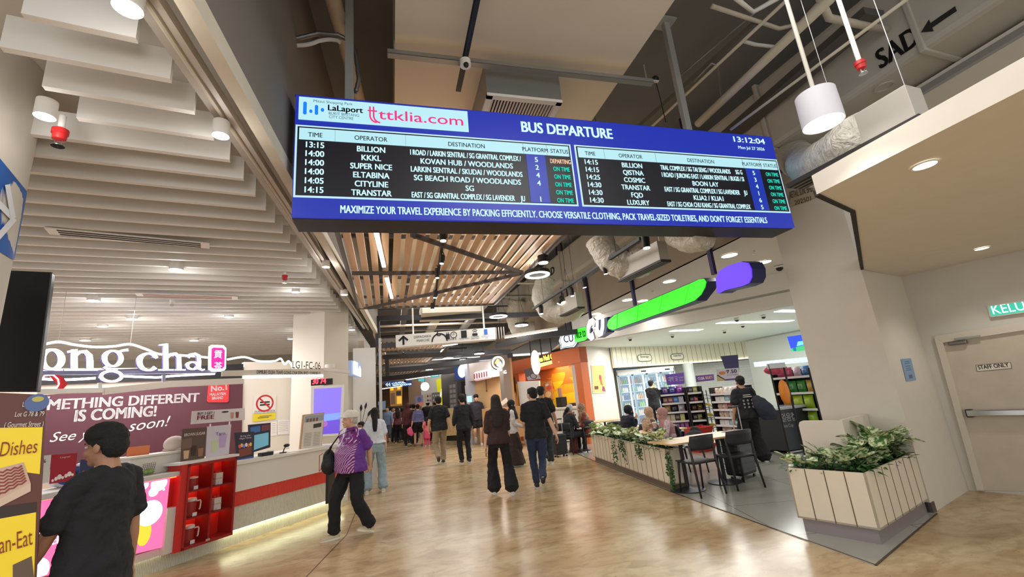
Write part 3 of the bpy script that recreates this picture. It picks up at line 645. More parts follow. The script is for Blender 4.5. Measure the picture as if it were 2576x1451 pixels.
slat_panel(-.8, 1.5, 21.5, 25.0, 3.42, 15, 'farthest timber slat panel at the end of the hall', .06)
def linear(p, q, z, label, w_=.055):
    a_, b_ = pz(*p, z), pz(*q, z); d_ = b_ - a_
    t = thing('linear_light', label, 'light', (a_ + b_) / 2, math.atan2(d_.y, d_.x)); L2 = d_.length
    MB().box((0, 0, .03), (L2, w_, .05)).build('housing', WHITE, t); MB().box((0, 0, 0), (L2 * .99, w_ * .9, .02)).build('diffuser', glow((255, 246, 232), 7.0), t)
linear((945, 580), (966, 671), 3.49, 'long white linear light set in the nearest timber panel')
linear((972, 699), (986, 750), 3.49, 'short white linear light set in the nearest timber panel')
linear((1268, 850), (1402, 829), 3.0, 'linear light under the dark steel frame right of the direction sign', .07)
linear((1115, 870), (1150, 865), 3.1, 'linear light just under the direction sign', .08)
linear((1065, 928), (1225, 906), 2.95, 'long linear light below the far dark steel frame', .1)
linear((1022, 955), (1140, 937), 2.9, 'farther linear light beyond the dark steel frame', .1)
linear((962, 978), (1010, 971), 2.6, 'linear light under the far lit blue sign', .12)
# ---- ring lights
def ring(px, py, wpx, z, label, drop=None):
    c = pz(px, py, z); d = np.dot(RM[:, 2], np.array(c) - EYE); R = wpx / 2 * d / FP
    t = thing('ring_light', label, 'pendant light', c, 0, None)
    MB().ringbox((0, 0, .012), R * .68, R, .055).build('ring_body', mat((44, 42, 42), .5), t)
    MB().ringbox((0, 0, 0), R * .70, R * .985, .013).build('diffuser', glow((255, 244, 228), 6.0), t)
    m_ = MB()
    for k in range(3): m_.tube([(R * .84 * math.cos(2.1 * k), R * .84 * math.sin(2.1 * k), .066), (0, 0, .75)], .0035, 5)
    m_.tube([(0, 0, .75), (0, 0, (drop or (4.78 if .05 < c.x < 2.5 else 5.75)) - z)], .005, 5); m_.build('suspension_wire', BLACK, t)
    lamp('POINT', c + Vector((0, 0, -.06)), 16 * R / .25, size=R)
ring(1352, 693, 64, 3.3, 'ring pendant light nearest to the timber panel corner')
ring(1431, 762, 50, 3.35, 'ring pendant light in front of the curved flexible duct')
ring(1254, 797, 46, 3.35, 'ring pendant light above the right end of the direction sign')
ring(1312, 819, 34, 3.3, 'smaller ring pendant light above the linear light')
ring(1262, 868, 34, 3.0, 'ring pendant light below the end of the direction sign', 4.2)
ring(1206, 890, 26, 3.0, 'ring pendant light over the sushi shop corner', 4.0)
ring(1152, 889, 26, 3.2, 'ring pendant light left of the sushi shop corner', 4.0)
ring(1127, 901, 26, 3.2, 'far ring pendant light in the middle of the hall', 4.0)
ring(1166, 905, 20, 3.2, 'small far ring pendant light beside another one', 4.0)
ring(1080, 930, 18, 3.2, 'tiny far ring light left of the lit green exit sign', 4.0)
# ---- black pendant cylinders and track spots
def spot_head(p, r, L2, label, tilt=(0, 0), parent=None):
    t = thing('track_spotlight', label, 'spotlight', p, 0, None, (tilt[0], tilt[1], 0))
    MB().cyl((0, 0, .01), r, L2, 18).build('lamp_head', BLACK, t, smooth=True); MB().cyl((0, 0, 0), r * .88, .012, 18).build('lens', glow((255, 248, 236), 8.0), t)
    MB().tube([(r * 1.1, 0, L2 * .4), (r * 1.25, 0, L2 * .9), (0, 0, L2 + .06)], .006, 6).build('yoke', BLACK, t)
    return t
def spx(px, py, z, wpx, lpx, label, tilt=(0, 0)):
    c = pz(px, py, z); d = np.dot(RM[:, 2], np.array(c) - EYE); spot_head(c, wpx / 2 * d / FP, lpx * d / FP, label, tilt)
spx(1115, 607, 3.36, 17, 22, 'black pendant spotlight right under the bottom of the board')
spx(1111, 664, 3.30, 11, 22, 'black track spotlight, second along the slat panel', (.1, .1)); spx(1100, 700, 3.30, 10, 24, 'black track spotlight, third along the slat panel', (.05, 0)); spx(1094, 750, 3.30, 9, 18, 'black track spotlight, fourth along the slat panel', (.1, .1)); spx(1088, 779, 3.25, 9, 16, 'black track spotlight at the end of the slat panel track')
a_, b_ = pz(1112, 615, 3.46), pz(1092, 765, 3.44); tag(MB().bar(a_, b_, .035, .03).build('light_track', BLACK), 'black lighting track running along the middle of the timber panel', 'track')
spx(1367, 662, 3.35, 27, 18, 'short black cylinder light over the ring pendant')
spx(1627, 625, 3.12, 19, 34, 'large black spotlight hanging below the board near the flexible duct')
for px, py, lab, tl in ((1524, 690, 'black spotlight on the right track, nearest the white flexible duct', (.15, -.15)), (1471, 724, 'second black spotlight along the right track', (.1, -.2)), (1440, 745, 'third black spotlight along the right track', (0, -.1)), (1405, 765, 'fourth black spotlight, tilted along the right track', (.2, .5)), (1362, 790, 'black spotlight at the low end of the right track', (0, 0))):
    spx(px, py, 3.12, 10, 22, lab, tl)
a_, b_ = pz(1612, 600, 3.3), pz(1342, 776, 3.3); m_ = MB().bar(a_, b_, .045, .04)
for u in (.15, .5, .85): m_.tube([a_.lerp(b_, u), a_.lerp(b_, u) + Vector((0, 0, 2.45))], .004, 5)
tag(m_.build('light_track', BLACK), 'black lighting track slanting down beside the shop front', 'track')
# white pendant lamp by the duct
p = pd(2072, 312, 2.55); t = thing('pendant_lamp', 'white cylindrical pendant lamp on a rod before the duct', 'pendant lamp', p)
r = 46 * 2.55 / FP
MB().lathe([(r * .92, .004), (r, 0), (r * .97, .2), (r * .3, .205), (0.001, .205)], 36).build('lamp_shade', mat((206, 204, 210), .5), t, smooth=True); MB().cyl((0, 0, 0), r * .91, .006, 36).build('diffuser', glow((255, 250, 242), 9.0), t); MB().cyl((0, 0, .2), .012, 2.2, 10).build('rod', GREYP, t, smooth=True)
lamp('SPOT', p + Vector((0, 0, -.02)), 20, size=r, spot=120)
# recessed downlights
def recessed(p, r, label, power=0, group=None):
    t = thing('recessed_light', label, 'downlight', p, 0, group)
    MB().ringbox((0, 0, 0), r, r * 1.18, .008, 28).build('trim_ring', WHITE, t); MB().cyl((0, 0, .002), r, .004, 28).build('diffuser', glow((255, 246, 228), 7.0), t)
    if power: lamp('SPOT', p + Vector((0, 0, -.03)), power, size=r, spot=130)
recessed(pz(2327, 417, 2.634), .055, 'recessed downlight in the right soffit, nearest to the camera', 22)
recessed(pz(2470, 626, 2.634), .055, 'recessed downlight in the right soffit, above the exit sign', 22)
for px, py, lab in ((1835, 643, 'recessed light in the shop soffit left of the purple bubble sign top'), (1921, 660, 'recessed light in the shop soffit right of the purple bubble sign'), (1684, 708, 'recessed light in the shop soffit above the third green panel'), (1579, 755, 'recessed light in the shop soffit beside the second hanger post'), (1617, 757, 'recessed light in the shop soffit touching the green bar top'), (1500, 790, 'recessed light in the shop soffit above the white letter c'), (1534, 793, 'recessed light in the shop soffit at the left end of the green bar')):
    recessed(pz(px, py, 3.438), .12, lab, 30)
sprinkler(pz(1897, 640, 3.39), 'small sprinkler in the shop soffit above the purple sign', 3.45, red=False); sprinkler(pz(1643, 738, 3.39), 'small sprinkler in the shop soffit over the green bar', 3.45, red=False)
def dome(p, label, r=.06):
    t = thing('dome_camera', label, 'camera', p); MB().cyl((0, 0, -.02), r, .03, 20).build('camera_base', WHITE, t, smooth=True); MB().ell((0, 0, -.03), r * .7, r * .7, r * .6).build('lens', BLACK, t, smooth=True)
dome(pz(1960, 671, 3.43), 'black eyed dome camera on the shop soffit right of the purple sign', .085)
for px, py, lab in ((1853, 803, 'dome camera on the shop ceiling near the strip light'), (1868, 818, 'second dome camera on the shop ceiling, lower than the first'), (1822, 833, 'dome camera in the middle of the shop ceiling'), (1691, 844, 'dome camera on the shop ceiling above the second oval sign'), (1585, 852, 'dome camera on the shop ceiling at the far left'), (1920, 795, 'flat dark detector on the shop ceiling')):
    dome(pz(px, py, 3.02), lab, .07)
for a_, b_, lab in (((1808, 812), (1955, 815), 'long strip light in the shop ceiling, middle one'), ((1690, 832), (1750, 833), 'short strip light in the shop ceiling on the left'), ((1957, 782), (2010, 790), 'strip light in the shop ceiling beside the pillar')):
    q0, q1 = pz(*a_, 3.045), pz(*b_, 3.045); q1 = Vector((q0.x + min(abs(q1.x - q0.x), 3.4), q0.y + (q1.y - q0.y) * .4, 3.045)); d_ = q1 - q0
    t = thing('strip_light', lab, 'light', (q0 + q1) / 2, math.atan2(d_.y, d_.x)); MB().box((0, 0, 0), (d_.length, .22, .016)).build('diffuser', glow((255, 255, 248), 4.0), t); MB().box((0, 0, .01), (d_.length + .04, .26, .01)).build('frame', WHITE, t)
# ---- ducts, plenum boxes, flexible ducts on the right
DUCT = mat((184, 178, 166), .6, var=.06, vscale=2.0, bump=.12, bscale=14)
d0 = pz(2117, 258, 4.3); du = Vector((-.06, 1, 0)).normalized(); dr = Vector((du.y, -du.x, 0))
t = thing('air_duct', 'big rectangular painted air duct with stencilled letters and an arrow', 'air duct', d0, math.atan2(du.y, du.x) - math.pi / 2)
MB().box((.7, -1.3, .46), (1.4, 4.4, .92)).build('duct_section', DUCT, t, bevel=.06); MB().box((.64, 3.0, .46), (1.28, 4.2, .8)).build('duct_section', DUCT, t, bevel=.06); MB().box((.6, 9.1, .46), (1.2, 8.2, .76)).build('duct_section', DUCT, t, bevel=.06)
for y in (-.75, .9, 5.1, 7.2, 9.6, 11.5): MB().box((.7 if y < 1 else .6, y, .46), ((1.44 if y < 1 else 1.27), .05, .96 if y < 1 else .83)).build('flange', DUCT, t, bevel=.01)
inv = t.matrix_basis.inverted() if False else None
MB().ringbox((.2, -.3, -.012), .07, .085, .014, 28).build('access_cap', DUCT, t)
tx = pxv(2250, 118, d0.x); SX = VM((-.004, tx.y - d0.y, tx.z - 4.3), -90)
INKM = mat((34, 32, 32), .8)
text('stencil_text', [('SAD', 0, -.1, .2, 'C', .34, .03)], INKM, t, SX)
ap = pxv(2350, 50, d0.x); AX = VM((-.004, ap.y - d0.y, ap.z - 4.3), -90)
am = MB(); am.prism([(-.13, 0), (-.05, .065), (-.05, .025), (.13, .025), (.13, -.025), (-.05, -.025), (-.05, -.065)], 0, .002, 0, AX); am.build('stencil_arrow', INKM, t)
text('stencil_text', [('SAD', 0, -.05, .2, 'C', .6, .03)], INKM, t, VM((-.012, 7.9, .45), -90))
def flex(pts, r, label, m_=None, tw=0.0):
    P_ = [pd(*q) for q in pts]; S_ = []
    n = len(P_)
    for i in range(n - 1):
        p0_, p1_, p2_, p3_ = P_[max(i - 1, 0)], P_[i], P_[i + 1], P_[min(i + 2, n - 1)]
        for k in range(9):
            u = k / 9; S_.append(.5 * ((2 * p1_) + (p2_ - p0_) * u + (2 * p0_ - 5 * p1_ + 4 * p2_ - p3_) * u * u + (3 * p1_ - p0_ - 3 * p2_ + p3_) * u ** 3))
    S_.append(P_[-1])
    rs = [r * (1 + .035 * math.sin(i * 2.1) + .02 * math.sin(i * .9)) for i in range(len(S_))]
    mb = MB().tube(S_, rs, 22)
    o = mb.build('flexible_duct', m_ or FOIL, smooth='all'); tag(o, label, 'flexible duct'); return o
FOIL, nt, b = nodes_of('foil_duct'); b.inputs['Base Color'].default_value = lin((208, 202, 188)) + (1,); b.inputs['Roughness'].default_value = .38; b.inputs['Metallic'].default_value = .1
tc = nt.nodes.new('ShaderNodeTexCoord'); v = nt.nodes.new('ShaderNodeTexNoise'); v.inputs['Scale'].default_value = 9; v.inputs['Detail'].default_value = 6; v.inputs['Distortion'].default_value = 2.2; nt.links.new(tc.outputs['Object'], v.inputs['Vector'])
bp = nt.nodes.new('ShaderNodeBump'); bp.inputs['Strength'].default_value = .75; bp.inputs['Distance'].default_value = .06; nt.links.new(v.outputs['Fac'], bp.inputs['Height']); nt.links.new(bp.outputs['Normal'], b.inputs['Normal'])
flex([(1870, 345, 6.1), (1905, 306, 6.0), (1945, 335, 5.9), (1992, 388, 5.6), (2040, 418, 4.6), (2100, 402, 3.5), (2180, 352, 2.95)], .20, 'fat crumpled flexible duct bending behind the right end of the board')
flex([(1505, 600, 6.4), (1535, 650, 6.3), (1580, 668, 6.2), (1625, 655, 6.1)], .20, 'crumpled flexible duct curving down under the board to a slot box')
flex([(1375, 700, 9.6), (1362, 745, 9.5), (1385, 785, 9.4), (1430, 785, 9.3), (1455, 765, 9.2)], .21, 'crumpled flexible duct looping to the slot box above the orange shop')
flex([(1700, 585, 5.2), (1735, 600, 5.0), (1775, 592, 4.8)], .16, 'short flexible duct end right below the board')
flex([(1300, 755, 14), (1296, 800, 14), (1310, 830, 14), (1345, 830, 14)], .28, 'distant flexible duct above the far ring lights')
def plenum(a_, b_, z, hgt, label, b0=0.0, w_=.16):
    p, q = pz(*a_, z), pz(*b_, z); d_ = q - p; L2 = d_.length
    t = thing('slot_diffuser', label, 'air diffuser', (p + q) / 2, math.atan2(d_.y, d_.x))
    MB().box((-L2 * b0 / 2, 0, hgt / 2 + .03), (L2 * (.96 - b0), w_ * .9, hgt)).build('plenum_box', mat((178, 172, 162), .5, .3), t, bevel=.004)
    MB().box((0, 0, .015), (L2, w_, .03)).build('frame', mat((52, 50, 48), .5, .4), t)
    for k in (-1, 0, 1): MB().box((0, k * w_ * .28, -.002), (L2 * .98, w_ * .13, .006)).build('slot_blade', mat((96, 92, 86), .4, .5), t)
    m_ = MB()
    for s in (-.44, .02): m_.cyl((L2 * s, 0, hgt + .03), .0025, 1.2, 6)
    m_.build('hanger_rod', ALU, t)
plenum((2338, 302), (2000, 475), 2.80, .2, 'slot air diffuser with its grey box on the near edge of the right soffit', .62)
plenum((1676, 658), (1566, 710), 3.0, .25, 'slot air diffuser with grey box hanging under the board')
plenum((1800, 592), (1722, 628), 3.42, .22, 'slot air diffuser right of the shop sign post under the board')
plenum((1462, 775), (1418, 796), 3.1, .3, 'slot air diffuser over the white bubble sign')
def pipe(pts, r, m_, label, nm='pipe', n=10):
    o = MB().tube([pz(*q) for q in pts], r, n).build(nm, m_, smooth='all'); return tag(o, label, 'pipe')
BEIGE = mat((196, 186, 166), .5); GAL = mat((150, 148, 142), .4, .6)
pipe([(1755, 312, 4.55), (2090, -5, 4.55)], .045, BEIGE, 'thick pale channel pipe rising to the top edge right of the board post')
pipe([(1838, 326, 4.15), (2295, -12, 4.15)], .014, BEIGE, 'thin pale rod running up beside the stencilled duct')
pipe([(1640, 318, 4.9), (1990, -10, 4.9)], .018, BEIGE, 'thin pale pipe running up from behind the board to the top edge')
pipe([(1790, 15, 5.1), (1960, 72, 5.1), (2010, 60, 5.05), (2075, -8, 5.0)], .022, BEIGE, 'pale pipe crossing near the top with a bend')
pipe([(1850, -5, 5.2), (1895, 30, 5.2), (1960, -6, 5.2)], .024, WHITE, 'short white bent pipe at the very top')
pipe([(1850, 98, 5.3), (1900, 112, 5.25), (1950, 118, 5.2)], .02, WHITE, 'white elbow conduit near the dark ceiling')
pipe([(2060, -10, 4.75), (2085, 45, 4.7), (2130, 55, 4.7), (2230, 75, 4.7)], .035, BEIGE, 'fat pale sprinkler main with an elbow above the duct')
pipe([(1700, 200, 5.3), (1960, -20, 5.3)], .012, GAL, 'thin steel rod under the dark ceiling right of the pale beam')
pipe([(1745, 205, 5.0), (1790, 160, 5.0), (1805, 165, 5.0), (1815, 240, 5.0)], .014, GAL, 'hooked grey conduit behind the right board post')
tag(MB().bar(pz(1600, 330, 5.1), pz(1905, 60, 5.1), .1, .06).build('cable_tray', mat((120, 116, 108), .5, .4)), 'grey cable tray under the dark ceiling right of the pale beam', 'cable tray')
tag(MB().bar(pz(1835, 340, 4.75), pz(2200, 30, 4.75), .25, .08).build('cable_tray', mat((96, 92, 88), .5, .4)), 'wide dark cable tray above the stencilled duct', 'cable tray')
for px, y0, lab in ((1680, 5.0, 'thin drop rod left of the right board post'), (1905, 4.9, 'thin drop rod above the duct elbow'), (1990, 4.7, 'thin drop rod beside the pendant lamp rod')):
    p = pyv(px, 100, 4.4); tag(MB().cyl((p.x, p.y, 4.25), .006, 1.5, 6).build('hanger_rod', GAL), lab, 'rod')
p = pyv(1648, 200, 3.9); t = thing('junction_box', 'round black junction box with a hanging cable behind the board', 'junction box', p); MB().ell((0, 0, 0), .045, .045, .045).build('box_shell', BLACK, t, smooth=True); MB().tube([(0, 0, 0), (.02, 0, -.25), (.03, 0, -.6)], .006, 6).build('cable', BLACK, t)
# ---- far ceiling services: cross pipes seen through the slats and beyond
for k in range(9):
    y = 9.6 + k * 1.7; tag(MB().tube([(-.4, y, 4.2 + .1 * (k % 3)), (3.9, y + .15, 4.2 + .1 * (k % 3))], .025 + .012 * (k % 2), 8).build('service_pipe', (BEIGE, GAL, DARKM)[k % 3]), 'one of the service pipes crossing the hall above the far lights', 'pipe', 'far crossing pipes')
for k, (x, w2) in enumerate(((2.6, .22), (.4, .18), (1.5, .3))):
    tag(MB().box((x, 16.5, 4.25 + .1 * k), (w2, 14, .12)).build('cable_tray', (GAL, DARKM, DUCT)[k]), ('grey cable tray right of the far slat panels', 'dark cable tray left of the middle of the far hall', 'pale flat duct along the middle of the far hall')[k], 'cable tray')
p = pyv(1130, 778, 11.5); tag(MB().box((p.x, p.y, 3.95), (1.5, 1.2, .3)).build('air_cassette', mat((208, 200, 184), .6)), 'pale air diffuser box above the direction sign', 'vent')
# ---- dark steel frames
def frame(pts, d, label, s=.12):
    mb = MB(); P_ = [pd(px, py, d) for px, py in pts]
    for p, q in zip(P_, P_[1:]): mb.bar(p, q, s, s)
    tag(mb.build('steel_frame', DARKM), label, 'steel frame')
frame([(1000, 867), (951, 870), (949, 801), (1395, 790), (1480, 780)], 11.5, 'dark grey steel frame around the direction sign')
frame([(1246, 872), (1330, 850), (1480, 830)], 11.2, 'dark steel beam slanting right of the direction sign')
frame([(965, 898), (1285, 884)], 14.5, 'dark steel beam across the hall behind the direction sign', .14)
frame([(975, 945), (973, 896)], 15.0, 'dark steel post at the left of the far beam', .13)
frame([(972, 932), (1060, 925), (1290, 893)], 15.5, 'long dark steel beam over the sushi shop', .16)
frame([(950, 955), (1160, 930)], 19, 'far dark steel beam over the end of the hall', .2)
# ---- hanging direction sign
SD = 10.0; tl_, tr_, bl_, br2 = pd(995, 838, SD), pd(1247, 828, SD + .15), pd(995, 871, SD), pd(1247, 857, SD + .15)
c0 = (tl_ + br2) / 2; sw = (tr_.xy - tl_.xy).length; sh = (tl_.z - bl_.z + tr_.z - br2.z) / 2; ang = math.degrees(math.atan2(tr_.y - tl_.y, tr_.x - tl_.x))
t = thing('direction_sign', 'long white hanging direction sign with arrow and pictograms', 'sign', (c0.x, c0.y, c0.z - sh / 2), math.radians(ang))
MB().box((0, .14, sh / 2), (sw, .26, sh)).build('sign_box', mat((226, 222, 216), .5, emit=.12), t, bevel=.006)
m_ = MB()
for k in range(4): m_.box((sw / 2 + .02 + k * .06, .14, sh / 2), (.02, .24, sh))
m_.build('end_fins', mat((150, 140, 128), .5), t)
for px in (1037, 1219):
    x = (px - 1121) / 252 * sw; MB().cyl((x, .14, sh), .02, 1.9, 8).build('hanger_rod', WHITE, t)
U = lambda px: (px - 1121.5) / 252 * sw
SI = VM((0, -.001, 0), 0); SK = mat((34, 34, 38), .6)
text('sign_text', [('DEPACHIKA', U(1063), sh * .60, sh * .2, 'C', sw * .17), ('MARCHE', U(1064), sh * .28, sh * .2, 'C', sw * .125), ('P', U(1141), sh * .56, sh * .2, 'C'), ('ZONE E', U(1135), sh * .2, sh * .15, 'C', sw * .1), ('HANG TUAH', U(1167), sh * .2, sh * .1, 'C', sw * .1), ('E-HAILING', U(1195), sh * .28, sh * .1, 'C', sw * .08), ('DROP OFF', U(1195), sh * .13, sh * .1, 'C', sw * .08)], SK, t, SI, .003)
text('sign_text', [('LALAPORT', U(1223), sh * .36, sh * .08, 'C', sw * .07), ('TRANSPORTATION', U(1224), sh * .24, sh * .08, 'C', sw * .11), ('HUB', U(1224), sh * .12, sh * .08, 'C')], mat((60, 90, 170), .5), t, SI, .003)
pk = MB(); A_ = lambda px, fy: (U(px), sh * fy)
def ln(mb, pts, w_, X):
    for p, q in zip(pts, pts[1:]):
        p, q = Vector((p[0], p[1], 0)), Vector((q[0], q[1], 0)); mb.bar(p + Vector((0, 0, .002)), q + Vector((0, 0, .002)), w_, .003) if X is None else mb.box((0, 0, 0), ((q - p).length + w_ * .6, w_, .003), 0, 0, X @ Matrix.Translation((p + q) / 2 + Vector((0, 0, .002))) @ Matrix.Rotation(math.atan2(q.y - p.y, q.x - p.x), 4, 'Z'))
def arc(c, r, a0, a1, n=14, ry=None): return [(c[0] + r * math.cos(math.radians(a0 + (a1 - a0) * i / n)), c[1] + (ry or r) * math.sin(math.radians(a0 + (a1 - a0) * i / n))) for i in range(n + 1)]
ln(pk, [A_(1015, .18), A_(1015, .8)], .045, SI); ln(pk, [A_(1005, .52), A_(1015, .82), A_(1025, .52)], .045, SI)
ln(pk, arc(A_(1105, .2), .17, 0, 180), .03, SI); ln(pk, arc(A_(1104, .82), .045, 120, 360), .02, SI)
ln(pk, arc(A_(1141, .63), .07, 0, 360, 20), .014, SI)
pk.box((U(1126), sh * .52, .002), (.09, .12, .003), 0, 0, SI); ln(pk, [A_(1124, .72), A_(1124, .88)], .014, SI); ln(pk, [A_(1128, .72), A_(1128, .88)], .014, SI)
pk.box((U(1167), sh * .62, .002), (.13, .17, .003), 0, 0, SI); ln(pk, [A_(1161, .38), A_(1173, .38)], .02, SI)
pk.box((U(1195), sh * .52, .002), (.12, .06, .003), 0, 0, SI); ln(pk, arc(A_(1195, .64), .04, 30, 150), .014, SI); ln(pk, arc(A_(1195, .68), .07, 40, 140), .014, SI)
pk.build('pictograms', SK, t); MB().box((U(1223), sh * .68, .002), (.08, .12, .003), 0, 0, SI).build('bus_pictogram', mat((50, 100, 190), .5), t)
# ================================================================== the tea counter on the left
L0 = Vector((-2.05, 6.94, 0)); CA = 52.3; cu_ = unit2(CA); cn = Vector((cu_.y, -cu_.x, 0)); CP = Plane(L0, CA)
CM = math.radians(CA)
WHT = mat((226, 220, 210), .45); RED = mat((200, 40, 30), .45); CREAM = mat((224, 222, 198), .55)
RIB, nt, b = nodes_of('ribbed_cream')
def ribmat(name, rgb):
    m, nt, b = nodes_of(name); b.inputs['Base Color'].default_value = lin(rgb) + (1,); b.inputs['Roughness'].default_value = .5
    tc = nt.nodes.new('ShaderNodeTexCoord'); wv = nt.nodes.new('ShaderNodeTexWave'); wv.inputs['Scale'].default_value = 18; wv.bands_direction = 'X'; nt.links.new(tc.outputs['Object'], wv.inputs['Vector'])
    bp = nt.nodes.new('ShaderNodeBump'); bp.inputs['Strength'].default_value = .7; bp.inputs['Distance'].default_value = .012; nt.links.new(wv.outputs['Fac'], bp.inputs['Height']); nt.links.new(bp.outputs['Normal'], b.inputs['Normal']); return m
RIBC = ribmat('ribbed_cream', (226, 222, 202)); RIBR = ribmat('ribbed_red', (232, 60, 40))
t = thing('service_counter', 'long white tea counter with a red ribbed band and glowing foot', 'counter', L0, CM)
E_ = 2.08
MB().box((E_ / 2, .3, 1.03), (E_, .66, .05)).build('countertop', WHT, t, bevel=.004)
MB().box((E_ / 2, .03, .84), (E_, .06, .34)).build('front_panel', WHT, t); MB().box((E_ / 2, .035, .58), (E_, .05, .18)).build('red_band', RIBR, t)
MB().box((E_ / 2, .05, .35), (E_, .05, .29)).build('ribbed_panel', RIBC, t); MB().box((E_ / 2 - 1.4, .17, .09), (E_ + 2.9, .03, .18)).build('plinth', RIBC, t)
MB().box((E_ / 2 - 1.4, .13, .19), (E_ + 2.9, .05, .015)).build('foot_light', glow((250, 255, 214), 7.0), t)
MB().box((E_ / 2, .55, .6), (E_, .03, .8)).build('back_panel', WHT, t)
MB().box((-1.7, .3, 1.03), (2.2, .66, .05)).build('countertop', mat((206, 202, 196), .4), t, bevel=.004); MB().box((-1.7, .08, .63), (2.2, .04, .74)).build('front_panel', mat((176, 30, 24), .5), t); MB().box((-1.7, .1, .30), (2.2, .08, .24)).build('lower_panel', mat((212, 206, 196), .5), t)
MB().box((-1.7, .035, .995), (2.2, .02, .012)).build('top_light', glow((255, 90, 50), 4), t)
MB().box((-.7, .03, .43), (.14, .1, .48)).build('side_panel', mat((214, 208, 198), .5), t)
# lit pink screen in the counter front
t, f = CP.thing('advert_screen', 'pink lit advertising screen with bubbles in the tea counter front', 'screen', 250, 1420, -.02)
c = [f(60, 1268), f(428, 1201), f(409, 1376), f(60, 1462)]
ppoly('screen', c, mat((255, 104, 158), .4, emit=1.0), t, -.03, 0)
WB = glow((206, 240, 255), 1.0)
for (px, py, r) in ((376, 1290, .13), (400, 1215, .085), (386, 1237, .05), (412, 1231, .012), (361, 1220, .05), (361, 1251, .02), (80, 1440, .12), (150, 1300, .03)):
    q = f(px, py); pts = [(max(c[0][0], min(c[1][0] - .004, x)), max(c[3][1] if x < 0 else c[2][1] - .05, min(c[1][1] - .01, y))) for x, y in disc(q, r, 28)]; ppoly('bubble', pts, WB, t, .001, .003)
q = f(362, 1340); ppoly('fruit', disc(q, .07, 20, .13), mat((244, 200, 60), .4, emit=.9), t, .001, .0025)
text('lettering', [('Brewing', f(90, 1345)[0], f(90, 1345)[1], .105, 'L', .5), ('Happiness', f(90, 1378)[0], f(90, 1380)[1], .11, 'L', .62)], glow((246, 244, 255), 1.0), t, Matrix.Identity(4), .004)
# red display cabinet with lit cells
t = thing('display_cabinet', 'red glazed display cabinet with six lit cells beside the pink screen', 'display cabinet', L0 - cu_ * .61 + cn * .0, CM)
CW = .61; CRM = mat((150, 24, 20), .5)
MB().box((CW / 2, .2, .65), (CW, .02, .94)).build('back', mat((206, 44, 30), .5), t)
fr = MB().box((.012, .07, .65), (.024, .28, .94)).box((CW - .012, .07, .65), (.024, .28, .94)).box((CW / 2, .07, 1.105), (CW, .28, .03)).box((CW / 2, .07, .195), (CW, .28, .03)).box((CW / 2, .07, .65), (.02, .26, .9)); fr.build('carcass', CRM, t)
MB().box((-.035, .07, .65), (.07, .26, .94)).build('side', mat((196, 40, 28), .5), t)
for z in (.5, .8): MB().box((CW / 2, .08, z), (CW - .05, .24, .016)).build('shelf', CRM, t)
for x in (.16, .45):
    for z in (.485, .785, 1.085): MB().box((x, .12, z), (.25, .016, .008)).build('cell_light', glow((255, 120, 70), 9.0), t)
MB().box((CW / 2, -.062, .65), (CW, .006, .92)).build('glass_door', mat((60, 10, 8), .05, alpha=.06), t)
m_ = MB().box((CW / 2 - .01, -.068, .215), (.05, .01, .025)); m_.build('lock', CHROME, t)
MB().box((CW / 2 - .03, .2, 1.135), (CW + .14, .5, .03)).build('top_slab', mat((232, 228, 222), .45), t)
GL = mat((190, 90, 80), .1, alpha=.35)
def jug(x, z, label):
    o = thing('glass_jug', label, 'jug', L0 - cu_ * (.61 - x) - cn * .06 + Vector((0, 0, z)), CM)
    MB().lathe([(.045, 0), (.05, .02), (.05, .15), (.045, .17)], 20).build('jug_body', GL, o, smooth=True); MB().lathe([(.05, .165), (.056, .17), (.056, .195), (.04, .205), (.001, .205)], 20).build('lid', mat((240, 234, 226), .4), o, smooth=True)
    MB().tube([(.045, -.02, .16), (.09, -.02, .16), (.1, -.02, .14), (.095, -.02, .07), (.085, -.02, .055)], .009, 8).build('handle', mat((240, 234, 226), .4), o, smooth=True); MB().box((0, -.075, .022), (.05, .004, .04)).build('price_card', mat((240, 236, 232), .5), o)
jug(.15, .512, 'glass jug with white lid and handle on the middle left cabinet shelf'); jug(.15, .212, 'glass jug with white lid and handle in the lowest left cabinet cell')
o = thing('glass_tumbler', 'clear tumbler with white lid on the top left cabinet shelf', 'tumbler', L0 - cu_ * .46 - cn * .06 + Vector((0, 0, .81)), CM); MB().lathe([(.035, 0), (.045, .12), (.045, .13)], 18).build('glass', GL, o, smooth=True); MB().lathe([(.05, .128), (.05, .14), (.02, .15), (.001, .15)], 18).build('lid', WHITE, o, smooth=True); MB().box((0, -.06, .022), (.05, .004, .04)).build('price_card', WHITE, o)
for z, lab in ((.81, 'white gift box with a red bow on the top right cabinet shelf'), (.512, 'white gift box with a red bow on the middle right cabinet shelf')):
    o = thing('gift_box', lab, 'box', L0 - cu_ * .16 - cn * .06 + Vector((0, 0, z)), CM); MB().box((0, 0, .07), (.09, .08, .14)).build('carton', mat((236, 228, 216), .5), o, bevel=.003); MB().box((0, 0, .07), (.094, .084, .012)).build('label_band', mat((206, 190, 170), .5), o); m_ = MB().torus((.02, 0, .155), .02, .006, 14, 6, 0, .012).torus((-.02, 0, .155), .02, .006, 14, 6, 0, .012); m_.build('bow', RED, o, smooth=True); MB().box((.01, -.05, .02), (.05, .004, .04)).build('price_card', WHITE, o)
